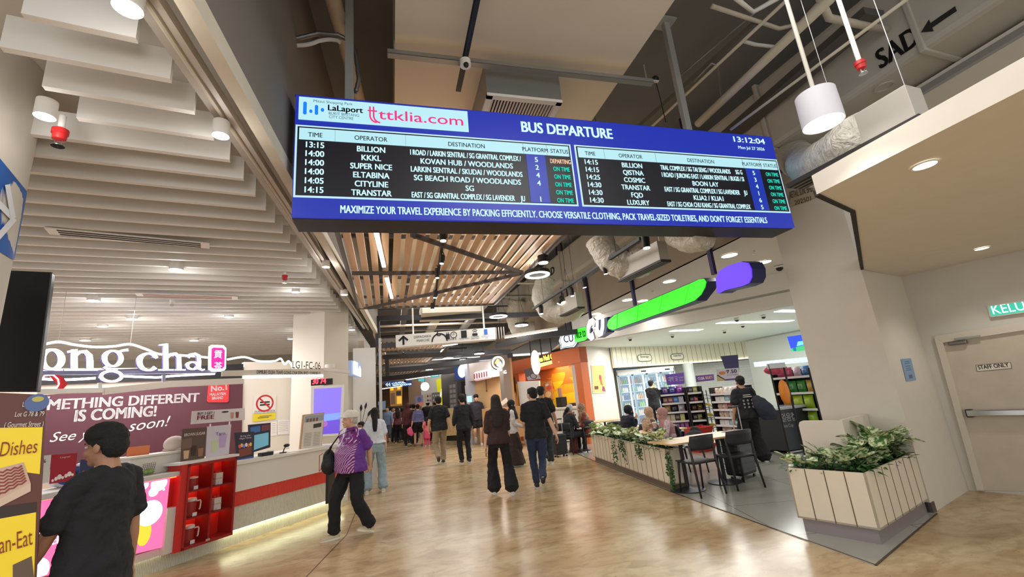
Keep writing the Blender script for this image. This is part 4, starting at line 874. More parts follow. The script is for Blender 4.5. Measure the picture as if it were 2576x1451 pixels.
# things standing on the counter
def cup(u, v, w_, h_): return [(u - w_ / 2 * .75, v), (u + w_ / 2 * .75, v), (u + w_ / 2, v + h_), (u - w_ / 2, v + h_)]
CP1 = Plane(L0 - cn * .12, CA)
poster(CP1, ((459, 1079), (521, 1074), (514, 1158), (455, 1166)), 'menu_poster', 'brown standing poster for sugar milk tea on the counter', 'poster', (92, 70, 58), [('BROWN SUGAR', .5, .78, .085, (236, 226, 214), .84)], [(cup(.2, .12, .24, .24), (206, 170, 130)), (cup(.5, .18, .24, .3), (60, 40, 34)), (cup(.8, .14, .24, .24), (150, 110, 84)), ([(0, .4), (.4, .44), (.4, .72), (0, .7)], (116, 92, 78))])
poster(CP1, ((521, 1073), (582, 1067), (575, 1150), (518, 1157)), 'menu_poster', 'pale lilac standing poster for taro tea beside the brown one', 'poster', (206, 198, 208), [('Taro', .55, .7, .1, (90, 60, 130), .4)], [(cup(.34, .2, .3, .36), (196, 206, 170)), (cup(.68, .32, .34, .4), (186, 160, 200)), ([(.7, .03), (.98, .05), (.98, .1), (.7, .08)], (170, 40, 60))])
poster(CP1, ((590, 1088), (640, 1085), (638, 1155), (596, 1163)), 'menu_poster', 'dark blue poster with a chest of toys on the white counter', 'poster', (44, 40, 58), [('Bring the', .52, .84, .06, (210, 200, 210), .5), ('Magic Home', .52, .76, .06, (210, 200, 210), .6)], [([(.14, .16), (.86, .2), (.86, .46), (.14, .42)], (128, 64, 48)), ([(.0, .0), (1, .03), (1, .12), (0, .1)], (60, 90, 170))] + [(disc((.2 + .12 * k, .52 + .03 * (k % 2)), .07, 10), ((220, 90, 80), (236, 190, 90), (120, 130, 220), (230, 220, 230))[k % 4]) for k in range(6)])
poster(Plane(L0 - cn * .3, CA), ((627, 1068), (681, 1063), (680, 1125), (628, 1140)), 'order_tablet', 'upright tablet with a pale blue screen behind the dark poster', 'tablet', (30, 34, 60), [], [([(.04, .06), (.9, .12), (.9, .62), (.04, .6)], (130, 206, 236)), ([(.04, .68), (.5, .7), (.5, .92), (.04, .9)], (60, 110, 170)), ([(.55, .7), (.96, .72), (.96, .94), (.55, .92)], (120, 60, 70))], th=.03)
poster(Plane(L0 - cn * .2, CA), ((766, 1046), (815, 1040), (808, 1127), (757, 1131)), 'menu_board', 'tall printed menu board standing at the right end of the counter', 'menu board', (214, 204, 192), [], [([(.02, .8), (.98, .8), (1, .99), (.02, .99)], (150, 156, 170)), ([(.5, .6), (.9, .62), (.9, .74), (.5, .72)], (50, 40, 40))] + [([(.12 + .16 * k, .8), (.22 + .16 * k, .8), (.23 + .16 * k, .9), (.11 + .16 * k, .9)], (120, 84, 60)) for k in range(4)] + [([(x, .1 + .045 * k), (x + .34, .1 + .045 * k), (x + .34, .112 + .045 * k), (x, .112 + .045 * k)], (150, 140, 134)) for k in range(9) for x in (.1, .55)], th=.02, frame=(190, 150, 110))
poster(CP1, ((131, 1144), (195, 1139), (188, 1208), (125, 1217)), 'reward_card', 'red standing card with white circles at the left end of the counter', 'card', (164, 22, 44), [('Congrats!', .5, .86, .06, (236, 200, 200), .4)], [(disc((.1 + .13 * k, .1 + .03 * (k % 3) + .02 * k), .05 + .02 * (k % 3), 14), (240, 226, 226)) for k in range(7)])
poster(CP1, ((203, 1156), (236, 1153), (238, 1200), (199, 1209)), 'promo_card', 'small navy promotion card next to the red standing card', 'card', (46, 52, 96), [], [(disc((.25 + .25 * k, .35), .1, 12), (200, 120, 60)) for k in range(3)])
poster(CP1, ((97, 1147), (129, 1144), (122, 1213), (97, 1218)), 'offer_card', 'white card with a percent sign beside the tall food poster', 'card', (214, 210, 206), [('%', .4, .74, .12, (70, 60, 60))])
t, f = poster(Plane(L0 - cn * .15, CA), ((484, 1034), (616, 1026), (616, 1056), (481, 1067)), 'offer_banner', 'small wide white banner about a buy two offer held above the posters', 'banner', (214, 204, 206), [('BUY 2 GET 1', .24, .68, .2, (60, 40, 50), .3), ('FREE', .24, .3, .32, (170, 30, 50), .3)], [(disc((.6, .78), .07, 16), (30, 26, 28)), (cup(.74, .2, .07, .5), (190, 140, 110)), (cup(.84, .22, .07, .5), (120, 60, 50))])
q = f(530, 1066); MB().cyl((q[0], q[1] - .10, -.012), .006, .004).tube([(q[0], q[1] - .12, -.006), (q[0], q[1], -.006)], .008, 8).tube([(q[0] + .26, q[1] - .1, -.006), (q[0] + .26, q[1] + .01, -.006)], .008, 8).build('stand', WHITE, t)
p = CP1.pt(385, 1184, -.25); t = thing('sink_bin', 'white square counter bin with a rim behind the black mat', 'bin', (p.x, p.y, 1.055), CM)
MB().box((0, .05, .1), (.62, .34, .2)).build('bin_body', WHT, t, bevel=.01); MB().box((0, .05, .21), (.68, .4, .025)).build('rim', WHT, t, bevel=.006)
p = pz(385, 1187, 1.056); o = MB().prism([pz(350, 1180, 1.056)[:2], pz(300, 1200, 1.056)[:2], pz(338, 1201, 1.056)[:2], pz(432, 1174, 1.056)[:2]], 1.056, 1.062).build('rubber_mat', BLACK); tag(o, 'black rubber mat lying on the counter by the white bin', 'mat')
p = CP1.pt(372, 1172, -.05); t = thing('wire_basket', 'small dark wire basket with green leaves on the counter', 'basket', (p.x, p.y, 1.063), CM); m_ = MB()
for k in range(7): m_.tube([(-.06 + .02 * k, 0, .0), (-.06 + .02 * k + .03, .02, .12)], .002, 4).tube([(-.06, .0, .02 * k), (.08, 0, .02 * k)], .002, 4)
m_.build('mesh', DARKM, t); MB().ell((0, -.02, .03), .06, .04, .03).build('leaves', mat((120, 150, 80), .6, var=.3, vscale=40), t, smooth=True)
p = CP1.pt(438, 1128, -.3); tag(MB().ell((p.x, p.y, 1.36), .12, .1, .1).box((p.x, p.y, 1.28), (.2, .12, .06)).build('cloth_bundle', mat((206, 190, 182), .8, var=.05), smooth=True), 'crumpled white cloth bundle behind the brown poster', 'cloth')
p = CP1.pt(345, 1130, -.3); tag(MB().prism([(p.x - .1, p.y), (p.x + .1, p.y + .06), (p.x + .02, p.y + .08)], 1.27, 1.38).build('orange_packet', mat((216, 120, 70), .6)), 'crumpled orange packet on the white bin', 'packet')
for k, (px, lab) in enumerate(((158, 'round blue and white drink tin lying left of the man'), (176, 'second round blue tin beside the first'), (205, 'tin lid with yellow mark behind the red card'))):
    p = CP1.pt(px, 1150, -.45); t = thing('drink_tin', lab, 'tin', (p.x, p.y, 1.055), CM, None, (math.pi / 2, 0, CM)); MB().lathe([(.10, 0), (.11, .01), (.11, .12), (.1, .13)], 24, (0, .11, 0)).build('tin_body', mat((226, 226, 232), .4), t, smooth=True); MB().cyl((0, .11, .13), .085, .004, 24).build('tin_label', mat((40, 80, 150) if k < 2 else (220, 180, 60), .5), t)
p = pz(712, 1139, 1.056); t = thing('barcode_scanner', 'small black scanner on a bent stand at the counter', 'scanner', p, CM); MB().cyl((0, 0, 0), .05, .012, 18).build('stand_base', BLACK, t); MB().tube([(0, 0, .01), (.02, 0, .06), (.05, 0, .09)], .008, 8).build('stand_arm', BLACK, t); MB().ell((.06, 0, .1), .05, .03, .025).build('scanner_head', BLACK, t, smooth=True)
p = pz(668, 1146, 1.056); t = thing('card_terminal', 'low black and white payment terminal beside the scanner', 'terminal', p, CM); MB().box((0, 0, .025), (.18, .1, .05)).build('terminal_body', BLACK, t, bevel=.008); MB().box((.08, 0, .04), (.06, .08, .05)).build('receipt_roll', WHITE, t, bevel=.01); MB().box((-.05, -.02, .052), (.06, .05, .004)).build('keys', GREYP, t)
p = pz(735, 1140, 1.056); tag(MB().box((p.x, p.y, 1.06), (.16, .11, .008), CM).build('paper_slip', WHITE), 'loose white paper slips on the counter by the scanner', 'paper')
# ---- glowing sign above the counter
SG = Plane(pd(514, 933, 7.0), 41)
t, f = SG.thing('shop_sign', 'big glowing white serif letters of the tea shop sign', 'sign', 300, 935)
Z = lambda x, y: f(x / 4.025, 820 + y / 4.025)
def strokes(S_, m_=(glow((250, 246, 255), 3.0), mat((96, 74, 176), .5, emit=.25))):
    mb = MB(); sc = .00068
    for st in S_:
        cl = st[0] == 'o'; pts = []
        for (x, y, w_) in st[1]:
            q = Z(x, y); pts.append((q[0], q[1], w_ * kpx))
        ribbon(mb, pts, -.05, .0, cl)
    return mb.build('letter', m_, t)
kpx = (Vector(Z(800, 350)) - Vector(Z(700, 350))).length / 100
def ering(cx, cy, rx, ry, w1, w2, a0=0, a1=360, n=32, closed=True):
    P_ = []
    for i in range(n if closed else n + 1):
        a = math.radians(a0 + (a1 - a0) * i / n); P_.append((cx + rx * math.cos(a), cy + ry * math.sin(a), w1 + (w2 - w1) * abs(math.cos(a)) ** 1.2))
    return ('o' if closed else 'l', P_)
strokes([ering(525, 338, 100, 98, 36, 76)])
strokes([('l', [(752, 235, 70), (752, 450, 74)]), ('l', [(680, 262, 26), (752, 250, 40)]), ('l', [(650, 442, 26), (848, 442, 26)]), ('l', [(770, 300, 30), (810, 262, 44), (865, 258, 56), (905, 300, 72), (912, 360, 74), (912, 445, 74)]), ('l', [(835, 442, 26), (992, 442, 26)])])
strokes([ering(1143, 328, 84, 78, 30, 62), ('l', [(1195, 262, 30), (1240, 248, 36), (1300, 240, 40)]), ('l', [(1100, 392, 30), (1062, 420, 44), (1110, 440, 50), (1190, 446, 46)]), ering(1128, 508, 104, 52, 32, 46)])
strokes([ering(1505, 362, 92, 84, 30, 74, 40, 318, 26, False), ('l', [(1552, 300, 50), (1580, 312, 54), (1590, 325, 40)])])
strokes([('l', [(1680, 178, 66), (1680, 450, 72)]), ('l', [(1612, 192, 22), (1690, 186, 34)]), ('l', [(1600, 443, 24), (1760, 443, 24)]), ('l', [(1700, 318, 30), (1735, 284, 44), (1780, 282, 54), (1812, 315, 66), (1816, 445, 68)]), ('l', [(1770, 443, 24), (1880, 443, 24)])])
strokes([('l', [(1905, 320, 46), (1930, 288, 40), (1975, 280, 42), (2010, 300, 60), (2016, 350, 64), (2016, 430, 60), (2050, 446, 30), (2075, 436, 18)]), ering(1950, 400, 52, 36, 26, 50)])
# rounded badge with two characters
bd2 = [Z(2125, 205), Z(2150, 190), Z(2265, 195), Z(2292, 225), Z(2288, 430), Z(2262, 458), Z(2145, 458), Z(2120, 435)]
ppoly('badge_rim', bd2, glow((250, 248, 255), 2.5), t, -.05, .0); ppoly('badge_face', inset(bd2, .8), mat((226, 40, 150), .4, emit=.8), t, .0005, .003)
text('badge_text', [('貢', *Z(2205, 318), .10, 'C', .12), ('茶', *Z(2205, 438), .10, 'C', .12)], glow((255, 240, 250), 1.8), t, Matrix.Identity(4), .005)
# neon wave tubes
t2, f2 = SG.thing('neon_tube', 'white wavy neon tube above the glowing letters', 'neon light', 300, 880, -.06); Z2 = lambda x, y: f2(x / 4.025, 820 + y / 4.025)
def wave(Zf, pts, par, nm='tube'):
    S_ = [];
    P_ = [Vector((*Zf(*q), 0)) for q in pts]
    for i in range(len(P_) - 1):
        a, b_, c_, d_ = P_[max(0, i - 1)], P_[i], P_[i + 1], P_[min(len(P_) - 1, i + 2)]
        for k in range(6):
            u = k / 6; S_.append(.5 * (2 * b_ + (c_ - a) * u + (2 * a - 5 * b_ + 4 * c_ - d_) * u * u + (3 * b_ - a - 3 * c_ + d_) * u ** 3))
    S_.append(P_[-1]); return MB().tube(S_, .016, 8).build(nm, glow((252, 252, 255), 5.0), par, smooth=True)
wave(Z2, [(425, 190), (590, 160), (760, 190), (960, 212), (1150, 205), (1320, 185), (1480, 235), (1620, 285), (1900, 300), (2115, 320)], t2); m_ = MB()
for x, y in ((590, 160), (1320, 185)): q = Z2(x, y); m_.tube([(q[0], q[1], 0), (q[0], 3.5 - t2.location.z, 0)], .003, 4)
m_.build('hanging_wire', GREYP, t2)
t3, f3 = SG.thing('neon_tube', 'white neon line zigzagging right of the rounded badge', 'neon light', 660, 905, -.06); wave(lambda x, y: f3(x, y), [(572, 904), (615, 898), (650, 908), (690, 908), (706, 902), (716, 916), (726, 908), (735, 922)], t3)
t4, f4 = SG.thing('neon_tube', 'lower white neon line crossing the black band under the letters', 'neon light', 300, 955, -.10); wave(lambda x, y: f4(x, y), [(95, 952), (160, 955), (240, 951)], t4); wave(lambda x, y: f4(x, y), [(312, 946), (360, 948), (400, 949), (440, 945), (540, 940)], t4)
# awning frame carrying the sign, its lettering
AW = Plane(SG.pt(514, 960), 41); t, f = AW.thing('sign_rail', 'white steel frame rail carrying the glowing sign over the counter', 'frame', 450, 985, -.02)
def rail(par, f_, pts, w_, m_, nm='rail', z=-.02):
    mb = MB()
    for p, q in zip(pts, pts[1:]): a, b_ = f_(*p), f_(*q); mb.bar((a[0], a[1], z), (b_[0], b_[1], z), w_, w_, 0, (0, 0, 1))
    return mb.build(nm, m_, par)
rail(t, f, [(96, 985), (262, 981)], .06, WHITE); rail(t, f, [(262, 984), (430, 966), (612, 958)], .09, mat((226, 216, 206), .5)); rail(t, f, [(252, 962), (252, 984)], .04, WHITE, 'post'); rail(t, f, [(413, 942), (413, 968)], .04, mat((150, 150, 170), .5), 'post')
rail(t, f, [(96, 938), (545, 934)], .05, mat((150, 146, 186), .5))
UF = Plane(L0 + cn * .12, CA); t, f = UF.thing('unit_fascia', 'white rail with the unit number lettering in front of the white column', 'sign', 760, 945, .0)
ppoly('rail_board', [f(560, 932), f(815, 926), f(815, 941), f(560, 946)], mat((226, 218, 206), .5), t, -.03, 0); a_, b_ = f(815, 928), f(852, 940)
MB().bar((a_[0], a_[1], -.02), (b_[0], b_[1], .25), .05, .04).build('rail_return', mat((226, 218, 206), .5), t)
q0, q1 = f(735, 927), f(806, 924); text('lettering', [('LG1-FC-06', (q0[0] + q1[0]) / 2, q0[1] + .005, .115, 'C', q1[0] - q0[0])], mat((34, 30, 30), .6), t, Matrix.Identity(4), .003)
q0, q1 = f(646, 938), f(806, 938); text('lettering', [('DIMILIKI OLEH: TEAFE GONG CHA SDN. BHD. (1245038-X)', (q0[0] + q1[0]) / 2, (q0[1] + q1[1]) / 2 - .02, .05, 'C', q1[0] - q0[0], .01)], mat((60, 52, 48), .6), t, Matrix.Identity(4), .003)
ppoly('tube_light', [f(612, 945), f(812, 942), f(812, 947), f(612, 952)], glow((255, 252, 246), 4.0), t, -.02, .005)
t, f = AW.thing('red_emblem', 'dark red curled emblem with neon edge under the first glowing letter', 'emblem', 130, 975, -.04); mb = MB(); P_ = [f(106, 945), f(128, 941), f(150, 955), f(158, 968), f(152, 978)]; ribbon(mb, [(p[0], p[1], w_) for p, w_ in zip(P_, (.03, .05, .09, .09, .05))], -.03, 0); mb.build('crescent', (mat((170, 24, 34), .5, emit=.4), mat((120, 20, 24), .5)), t)
rail(t, f, [(108, 950), (112, 944), (134, 943), (146, 954), (148, 966), (143, 975)], .012, glow((255, 240, 250), 4.0), 'neon_edge', .004)
# black band and maroon banner on the back wall
BW_ = Plane(BP + bn * .012, BA)
t, f = BW_.thing('black_band', 'black wall band above the maroon banner', 'panel', 350, 970, .0); ppoly('band', [f(0, 942), f(612, 915), f(612, 950), f(0, 972)], mat((28, 26, 30), .5), t, 0, .01)
t, f = BW_.thing('wall_banner', 'maroon wall banner announcing that something different is coming', 'banner', 350, 1140, .01)
ppoly('banner_sheet', [f(-60, 1004), f(611, 961), f(606, 1180), f(-60, 1180)], mat((94, 50, 62), .6), t, 0, .008)
WT = mat((240, 234, 234), .5)
def line(s, x0, y0, x1, y1, h, par=t, f_=None, m_=WT, b_=.035, sh=0.0, z=.011):
    f_ = f_ or f; a, c_ = f_(x0, y0), f_(x1, y1); d_ = Vector((c_[0] - a[0], c_[1] - a[1])); X = Matrix.Translation((a[0], a[1], z)) @ Matrix.Rotation(math.atan2(d_.y, d_.x), 4, 'Z')
    hh = abs(f_(x0, y0 - h)[1] - a[1]); return text('lettering', [(s, d_.length / 2, 0, hh, 'C', d_.length, b_, sh)], m_, par, X)
line('METHING DIFFERENT', 118, 1031, 499, 1010, 26); line('IS COMING!', 187, 1060, 391, 1046, 28); line('See you', 124, 1112, 268, 1098, 24, b_=.0, sh=.35); line('soon!', 322, 1085, 428, 1070, 26, b_=.0, sh=.35); line('"', 113, 1012, 121, 1012, 14)
t, f = BW_.thing('brand_badge', 'bright red square badge reading number one on the maroon banner', 'badge', 549, 1010, .022); ppoly('badge_plate', [f(524, 966), f(576, 963), f(575, 1008), f(571, 1012), f(524, 1012), f(520, 1008)], mat((226, 58, 64), .5), t, 0, .01)
for s, a in (('No.1', (531, 985, 570, 980, 14)), ('MALAYSIA', (527, 996, 568, 993, 7)), ('BRAND', (533, 1005, 561, 1003, 7))): line(s, *a, par=t, f_=f, z=.013)
# right part of the back wall: no smoking panel, papers, queue display, screen
TW = Plane(BP + bn * .012, BA)
t, f = TW.thing('no_smoking_sign', 'white no smoking notice with red ring and yellow strip', 'sign', 665, 1060, .0); ppoly('plate', [f(638, 996), f(694, 994), f(693, 1036), f(636, 1040)], mat((236, 232, 226), .5), t, 0, .006)
mb = MB(); c_ = f(666, 1014); rr2 = abs(f(686, 1014)[0] - c_[0]); ribbon(mb, [(c_[0] + rr2 * math.cos(k * .2094), c_[1] + rr2 * math.sin(k * .2094), .03) for k in range(30)], .007, .009, True); ribbon(mb, [(c_[0] - rr2 * .7, c_[1] + rr2 * .7, .028), (c_[0] + rr2 * .7, c_[1] - rr2 * .7, .028)], .007, .0095); mb.build('red_ring', (mat((196, 30, 40), .5), mat((196, 30, 40), .5)), t)
MB().box((c_[0], c_[1] + .02, .007), (rr2 * 1.2, .03, .002)).box((c_[0], c_[1] - .03, .007), (rr2 * 1.2, .03, .002)).build('cigarette', BLACK, t); line('DILARANG MEROKOK', 640, 1038, 692, 1035, 5, t, f, BLACK, 0, 0, .008)
ppoly('yellow_strip', [f(636, 1042), f(694, 1038), f(692, 1054), f(635, 1061)], mat((234, 214, 50), .5), t, 0, .006); MB().box((*f(662, 1050), .0075), (.2, .015, .002)).box((*f(668, 1046), .0075), (.22, .012, .002)).build('small_print', mat((120, 100, 40), .5), t)
for k, (x0, x1, y0, y1, lab) in enumerate(((681, 697, 1060, 1095, 'white paper notice left of the other on the tea shop wall'), (698, 728, 1056, 1092, 'larger white paper notice taped to the tea shop wall'))):
    t, f = TW.thing('paper_notice', lab, 'notice', (x0 + x1) / 2, y1); ppoly('sheet', [f(x0, y0), f(x1, y0 - 1), f(x1, y1), f(x0, y1 + 1)], mat((244, 240, 236), .6), t, 0, .003); m_ = MB()
    for q in range(6): a, b_ = f(x0 + 3, y0 + 6 + 4.5 * q), f(x1 - 4, y0 + 6 + 4.5 * q); m_.box(((a[0] + b_[0]) / 2, a[1], .0035), (b_[0] - a[0], .006, .001))
    m_.build('print', mat((170, 164, 164), .6), t)
# white column: queue number and portrait screen
KP = Plane((k1 + (k1 - k0).normalized().cross(Vector((0, 0, 1))) * 0.0), math.degrees(math.atan2(k2.y - k1.y, k2.x - k1.x)))
KQ = Plane(Vector((k1.x, k1.y, 0)), 8.0)
t, f = KQ.thing('queue_display', 'black box with red glowing queue number on the white column', 'display', 808, 968, .1); ppoly('case', [f(782, 955), f(837, 951), f(837, 966), f(782, 970)], BLACK, t, -.08, 0, .004); q0, q1 = f(786, 966), f(820, 963); text('digits', [('30 74', (q0[0] + q1[0]) / 2, q0[1] - .0, .095, 'C', q1[0] - q0[0], .03)], glow((255, 60, 80), 2.5), t, Matrix.Identity(4), .003)
t, f = KQ.thing('portrait_screen', 'white framed portrait screen glowing violet on the white column', 'screen', 825, 1100, .1); ppoly('frame', [f(782, 972), f(867, 967), f(862, 1094), f(780, 1100)], mat((240, 236, 232), .4), t, -.08, 0, .006)
sc_ = [f(790, 978), f(859, 974), f(854, 1089), f(788, 1094)]; ppoly('screen', sc_, mat((118, 100, 226), .3, emit=.9), t, .0, .004); ppoly('screen_band', [bil(sc_, u, v) for u, v in ((0, .26), (1, .3), (1, .44), (0, .42))], mat((110, 140, 240), .3, emit=.9), t, .005, .006); ppoly('screen_lower', [bil(sc_, u, v) for u, v in ((0, 0), (1, 0), (1, .3), (0, .26))], mat((96, 70, 190), .3, emit=.8), t, .005, .0065); ppoly('screen_cup', disc(bil(sc_, .4, .22), .06, 16, .05), mat((150, 90, 170), .3, emit=.8), t, .007, .008)
tag(MB().lathe([(.05, 0), (.085, .03), (.09, .08), (.08, .1)], 20, (k1.x + .12, k1.y - .12, 2.36)).build('dome_camera', WHITE, smooth=True), 'white dome camera hanging at the corner of the unit rail', 'camera')
# glowing hand sign and plant mural beyond
HP = Plane(pyv(890, 930, 10.3), 70); t, f = HP.thing('hand_sign', 'small lit sign box with white hand shape on the far white wall', 'sign', 895, 945); c = [f(884, 906), f(908, 913), f(908, 948), f(884, 942)]; ppoly('sign_box', c, mat((150, 170, 210), .4, emit=.4), t, -.1, 0); ppoly('hand', [bil(c, *q) for q in ((.2, .1), (.95, 0), (.98, .5), (.85, .75), (.8, .5), (.65, .5), (.6, .95), (.45, .95), (.42, .5), (.35, 1), (.2, .98))], glow((236, 246, 255), 2.5), t, .001, .01)
MPl = Plane((-0.62, 10.835, 0), math.degrees(.1)); t, f = MPl.thing('leaf_mural', 'black leaf drawing painted on the white wall behind the counter', 'mural', 905, 1085, .0); m_ = MB()
for x0, y0, x1, y1, w_ in ((905, 1085, 892, 1045, .05), (906, 1085, 908, 1035, .06), (908, 1085, 925, 1048, .06), (907, 1085, 935, 1060, .05), (906, 1085, 918, 1030, .05)):
    a, b_ = f(x0, y0), f(x1, y1); ribbon(m_, [(a[0], a[1], .008), (b_[0], b_[1], .008)], .001, .002); d_ = Vector((b_[0] - a[0], b_[1] - a[1])).normalized() * .16; ribbon(m_, [(b_[0], b_[1], .005), (b_[0] + d_.x * .4, b_[1] + d_.y * .4, w_), (b_[0] + d_.x * .7, b_[1] + d_.y * .7, w_ * .8), (b_[0] + d_.x, b_[1] + d_.y, .004)], .001, .002)
m_.build('leaf_stems', (BLACK, BLACK), t)
# ---- big dark screen and tall food poster beside the column
TV = Plane(pd(130, 685, 3.5), 14); t, f = TV.thing('wall_screen', 'large switched-off black screen beside the round column', 'screen', 60, 985); c = [f(-60, 676), f(131, 684), f(93, 985), f(-60, 985)]; ppoly('bezel', c, mat((16, 16, 18), .3), t, -.07, 0, .008); ppoly('screen', inset(c, .94), mat((20, 24, 28), .12), t, .0005, .003)
FPn = Plane(Vector((-1.78, 2.92, 0)), 22); t, f = FPn.thing('food_poster', 'tall lit food poster board in brown and yellow beside the column', 'poster', 45, 1451)
c = [f(-60, 985), f(118, 993), f(86, 1520), f(-60, 1520)]; ppoly('board', c, mat((96, 52, 42), .4, emit=.12), t, -.02, 0); YL = mat((232, 200, 40), .4, emit=.25)
ppoly('yellow_field', [f(-60, 1077), f(108, 1074), f(100, 1192), f(-60, 1172)], YL, t, .001, .003); ppoly('yellow_field', [f(-60, 1315), f(91, 1288), f(84, 1520), f(-60, 1520)], YL, t, .001, .003); ppoly('dark_field', [f(-60, 1282), f(92, 1262), f(91, 1288), f(-60, 1314)], mat((60, 44, 36), .5), t, .001, .003)
bx_ = [f(-30, 1185), f(60, 1162), f(78, 1215), f(-30, 1270)]; ppoly('box_artwork', bx_, mat((214, 180, 156), .5), t, .003, .006); m_ = MB()
for k in range(7): a, b_ = bil(bx_, .1, .14 + .12 * k), bil(bx_, .92, .18 + .11 * k); ribbon(m_, [(a[0] + (b_[0] - a[0]) * i / 8, a[1] + (b_[1] - a[1]) * i / 8 + .004 * (-1) ** i, .008) for i in range(9)], .006, .008)
m_.build('meat_artwork', (mat((150, 64, 60), .5),) * 2, t); ppoly('box_edge', [f(-30, 1270), f(78, 1215), f(78, 1235), f(-30, 1290)], mat((224, 196, 170), .5), t, .003, .006); ppoly('bowl_artwork', [f(33, 1420), f(80, 1398), f(86, 1451), f(33, 1451)], mat((110, 90, 74), .5), t, .003, .006)
BRN = mat((150, 64, 30), .5); WTX = mat((236, 226, 216), .5)
for s, a, m2 in (('Dishes', (0, 1148, 93, 1138, 36), BRN), ('an-Eat', (0, 1392, 83, 1368, 44), BRN), ('Located at', (57, 1023, 110, 1021, 12), WTX), ('Lot G 78 & 79', (38, 1048, 111, 1046, 12), WTX), ('( Gourmet Street )', (11, 1075, 109, 1072, 13), WTX)): line(s, *a, par=t, f_=f, m_=m2, z=.009, b_=.0)
for px, py, r_, c_, lab in ((94, 1013, .05, (130, 150, 190), 'round'),): ppoly('sticker', disc(f(px, py), .045, 20), mat((90, 110, 160), .4), t, .008, .011); ppoly('sticker_mark', disc(f(97, 1004), .022, 14, .014), mat((200, 186, 90), .4), t, .011, .013)
# ---- blue direction panel wrapped on the round column
t = thing('direction_sign', 'blue panel with a white arrow wrapped around the round column', 'sign', (CC.x, CC.y, 0)); R_ = .424; mb = MB(); ma = MB()
th0 = math.atan2(CE.y - CC.y, CE.x - CC.x)
def colpt(px, py, R):
    r = ray(px, py); a = r[0] ** 2 + r[1] ** 2; ox, oy = -CC.x, -CC.y; b_ = 2 * (r[0] * ox + r[1] * oy); c_ = ox * ox + oy * oy - R * R; D = b_ * b_ - 4 * a * c_
    s = (-b_ - math.sqrt(max(D, 0))) / (2 * a); return Vector(EYE + r * s) - Vector((CC.x, CC.y, 0))
def wrap(mb, top, bot, R, x0, x1, n=22):
    A_ = []; B_ = []
    for i in range(n + 1):
        x = x0 + (x1 - x0) * i / n; A_.append(colpt(x, top(x), R)); B_.append(colpt(x, bot(x), R))
    for i in range(n):
        k = len(mb.v); mb.v += [tuple(A_[i]), tuple(A_[i + 1]), tuple(B_[i + 1]), tuple(B_[i])]; mb.f.append((k, k + 1, k + 2, k + 3)); mb.m.append(0)
wrap(mb, lambda x: 398 + (481 - 398) * x / 68, lambda x: 633 + (x / 36) * 22 if x < 36 else 655 - (655 - 481) * (x - 36) / 33, R_, -40, 67.5, 40); mb.build('panel', mat((44, 96, 176), .5), t, smooth='all')
def colstroke(mb, pts, wd, R):
    for (x0, y0), (x1, y1) in zip(pts, pts[1:]):
        L = math.hypot(x1 - x0, y1 - y0); nx, ny = -(y1 - y0) / L * wd / 2, (x1 - x0) / L * wd / 2
        for i in range(10):
            q = [(x0 + (x1 - x0) * (i + e) / 10 + s * nx, y0 + (y1 - y0) * (i + e) / 10 + s * ny) for e, s in ((0, -1), (1, -1), (1, 1), (0, 1))]; k = len(mb.v); mb.v += [tuple(colpt(*p, R)) for p in q]; mb.f.append((k, k + 1, k + 2, k + 3)); mb.m.append(0)
colstroke(ma, [(-30, 484), (35, 550)], 15, R_ + .006); colstroke(ma, [(-20, 614), (37, 549)], 15, R_ + .0065); colstroke(ma, [(19, 464), (33, 548)], 13, R_ + .007)
ma.build('arrow', mat((226, 226, 232), .5), t)
# ================================================================== the convenience shop on the right
# ---- lit sign bar on posts
SX0 = 4.58; SP = Plane((SX0, 7.0, 0), -90)
t, f = SP.thing('shop_sign_bar', 'long bright green capsule sign of four panels over the shop front', 'sign', 1650, 790)
GRN = mat((44, 232, 20), .35, emit=.95); PURP = mat((96, 56, 240), .35, emit=.9); SIDE = mat((34, 40, 90), .4, .2)
def gpt(u, v):   # along the bar 0..1, v 0 bottom..1 top
    xb, yb = 1538 + (1760 - 1538) * u, 831 + (752 - 831) * u; xt, yt = 1538 + (1775 - 1538) * u, 796 + (697 - 796) * u
    return f(xb + (xt - xb) * v, yb + (yt - yb) * v)
cuts = [0.0, .065, .29, .545, .83, 1.0]
for i in range(5):
    u0, u1 = cuts[i] + .004, cuts[i + 1] - .004
    if i == 0: pts = [gpt(u1, 0), gpt(u1, 1), gpt(.03, 1.0), gpt(-.03, .8), gpt(-.045, .5), gpt(-.03, .2), gpt(.02, .0)]
    elif i == 4: pts = [gpt(u0, 0), gpt(u0, 1), gpt(.93, 1.02), gpt(.985, .95), gpt(1.02, .75), gpt(1.025, .5), gpt(1.0, .2), gpt(.94, .02)]
    else: pts = [gpt(u0, 0), gpt(u1, 0), gpt(u1, 1), gpt(u0, 1)]
    ppoly('panel', pts, GRN, t, -.01, .004)
ol = [gpt(-.0, -.04), gpt(.96, -.03), gpt(1.03, .4), gpt(1.035, .75), gpt(.98, 1.0), gpt(.9, 1.05), gpt(.0, 1.05), gpt(-.05, .8), gpt(-.06, .4)]
ppoly('housing', ol, SIDE, t, -.2, -.008)
t, f = SP.thing('bubble_sign', 'glowing violet speech bubble sign at the near end of the green bar', 'sign', 1850, 735)
c = [(1803, 737), (1801, 700), (1808, 682), (1830, 668), (1866, 657), (1884, 660), (1892, 676), (1893, 697), (1886, 712), (1868, 720), (1822, 731), (1810, 738)]
ppoly('housing', [f(x, y) for x, y in c], SIDE, t, -.22, -.01); ppoly('bubble_face', inset([f(x, y) for x, y in c], .97), PURP, t, -.01, .01)
t, f = SP.thing('letter_sign', 'large white rounded letters c and u on a dark blue backing', 'sign', 1500, 850)
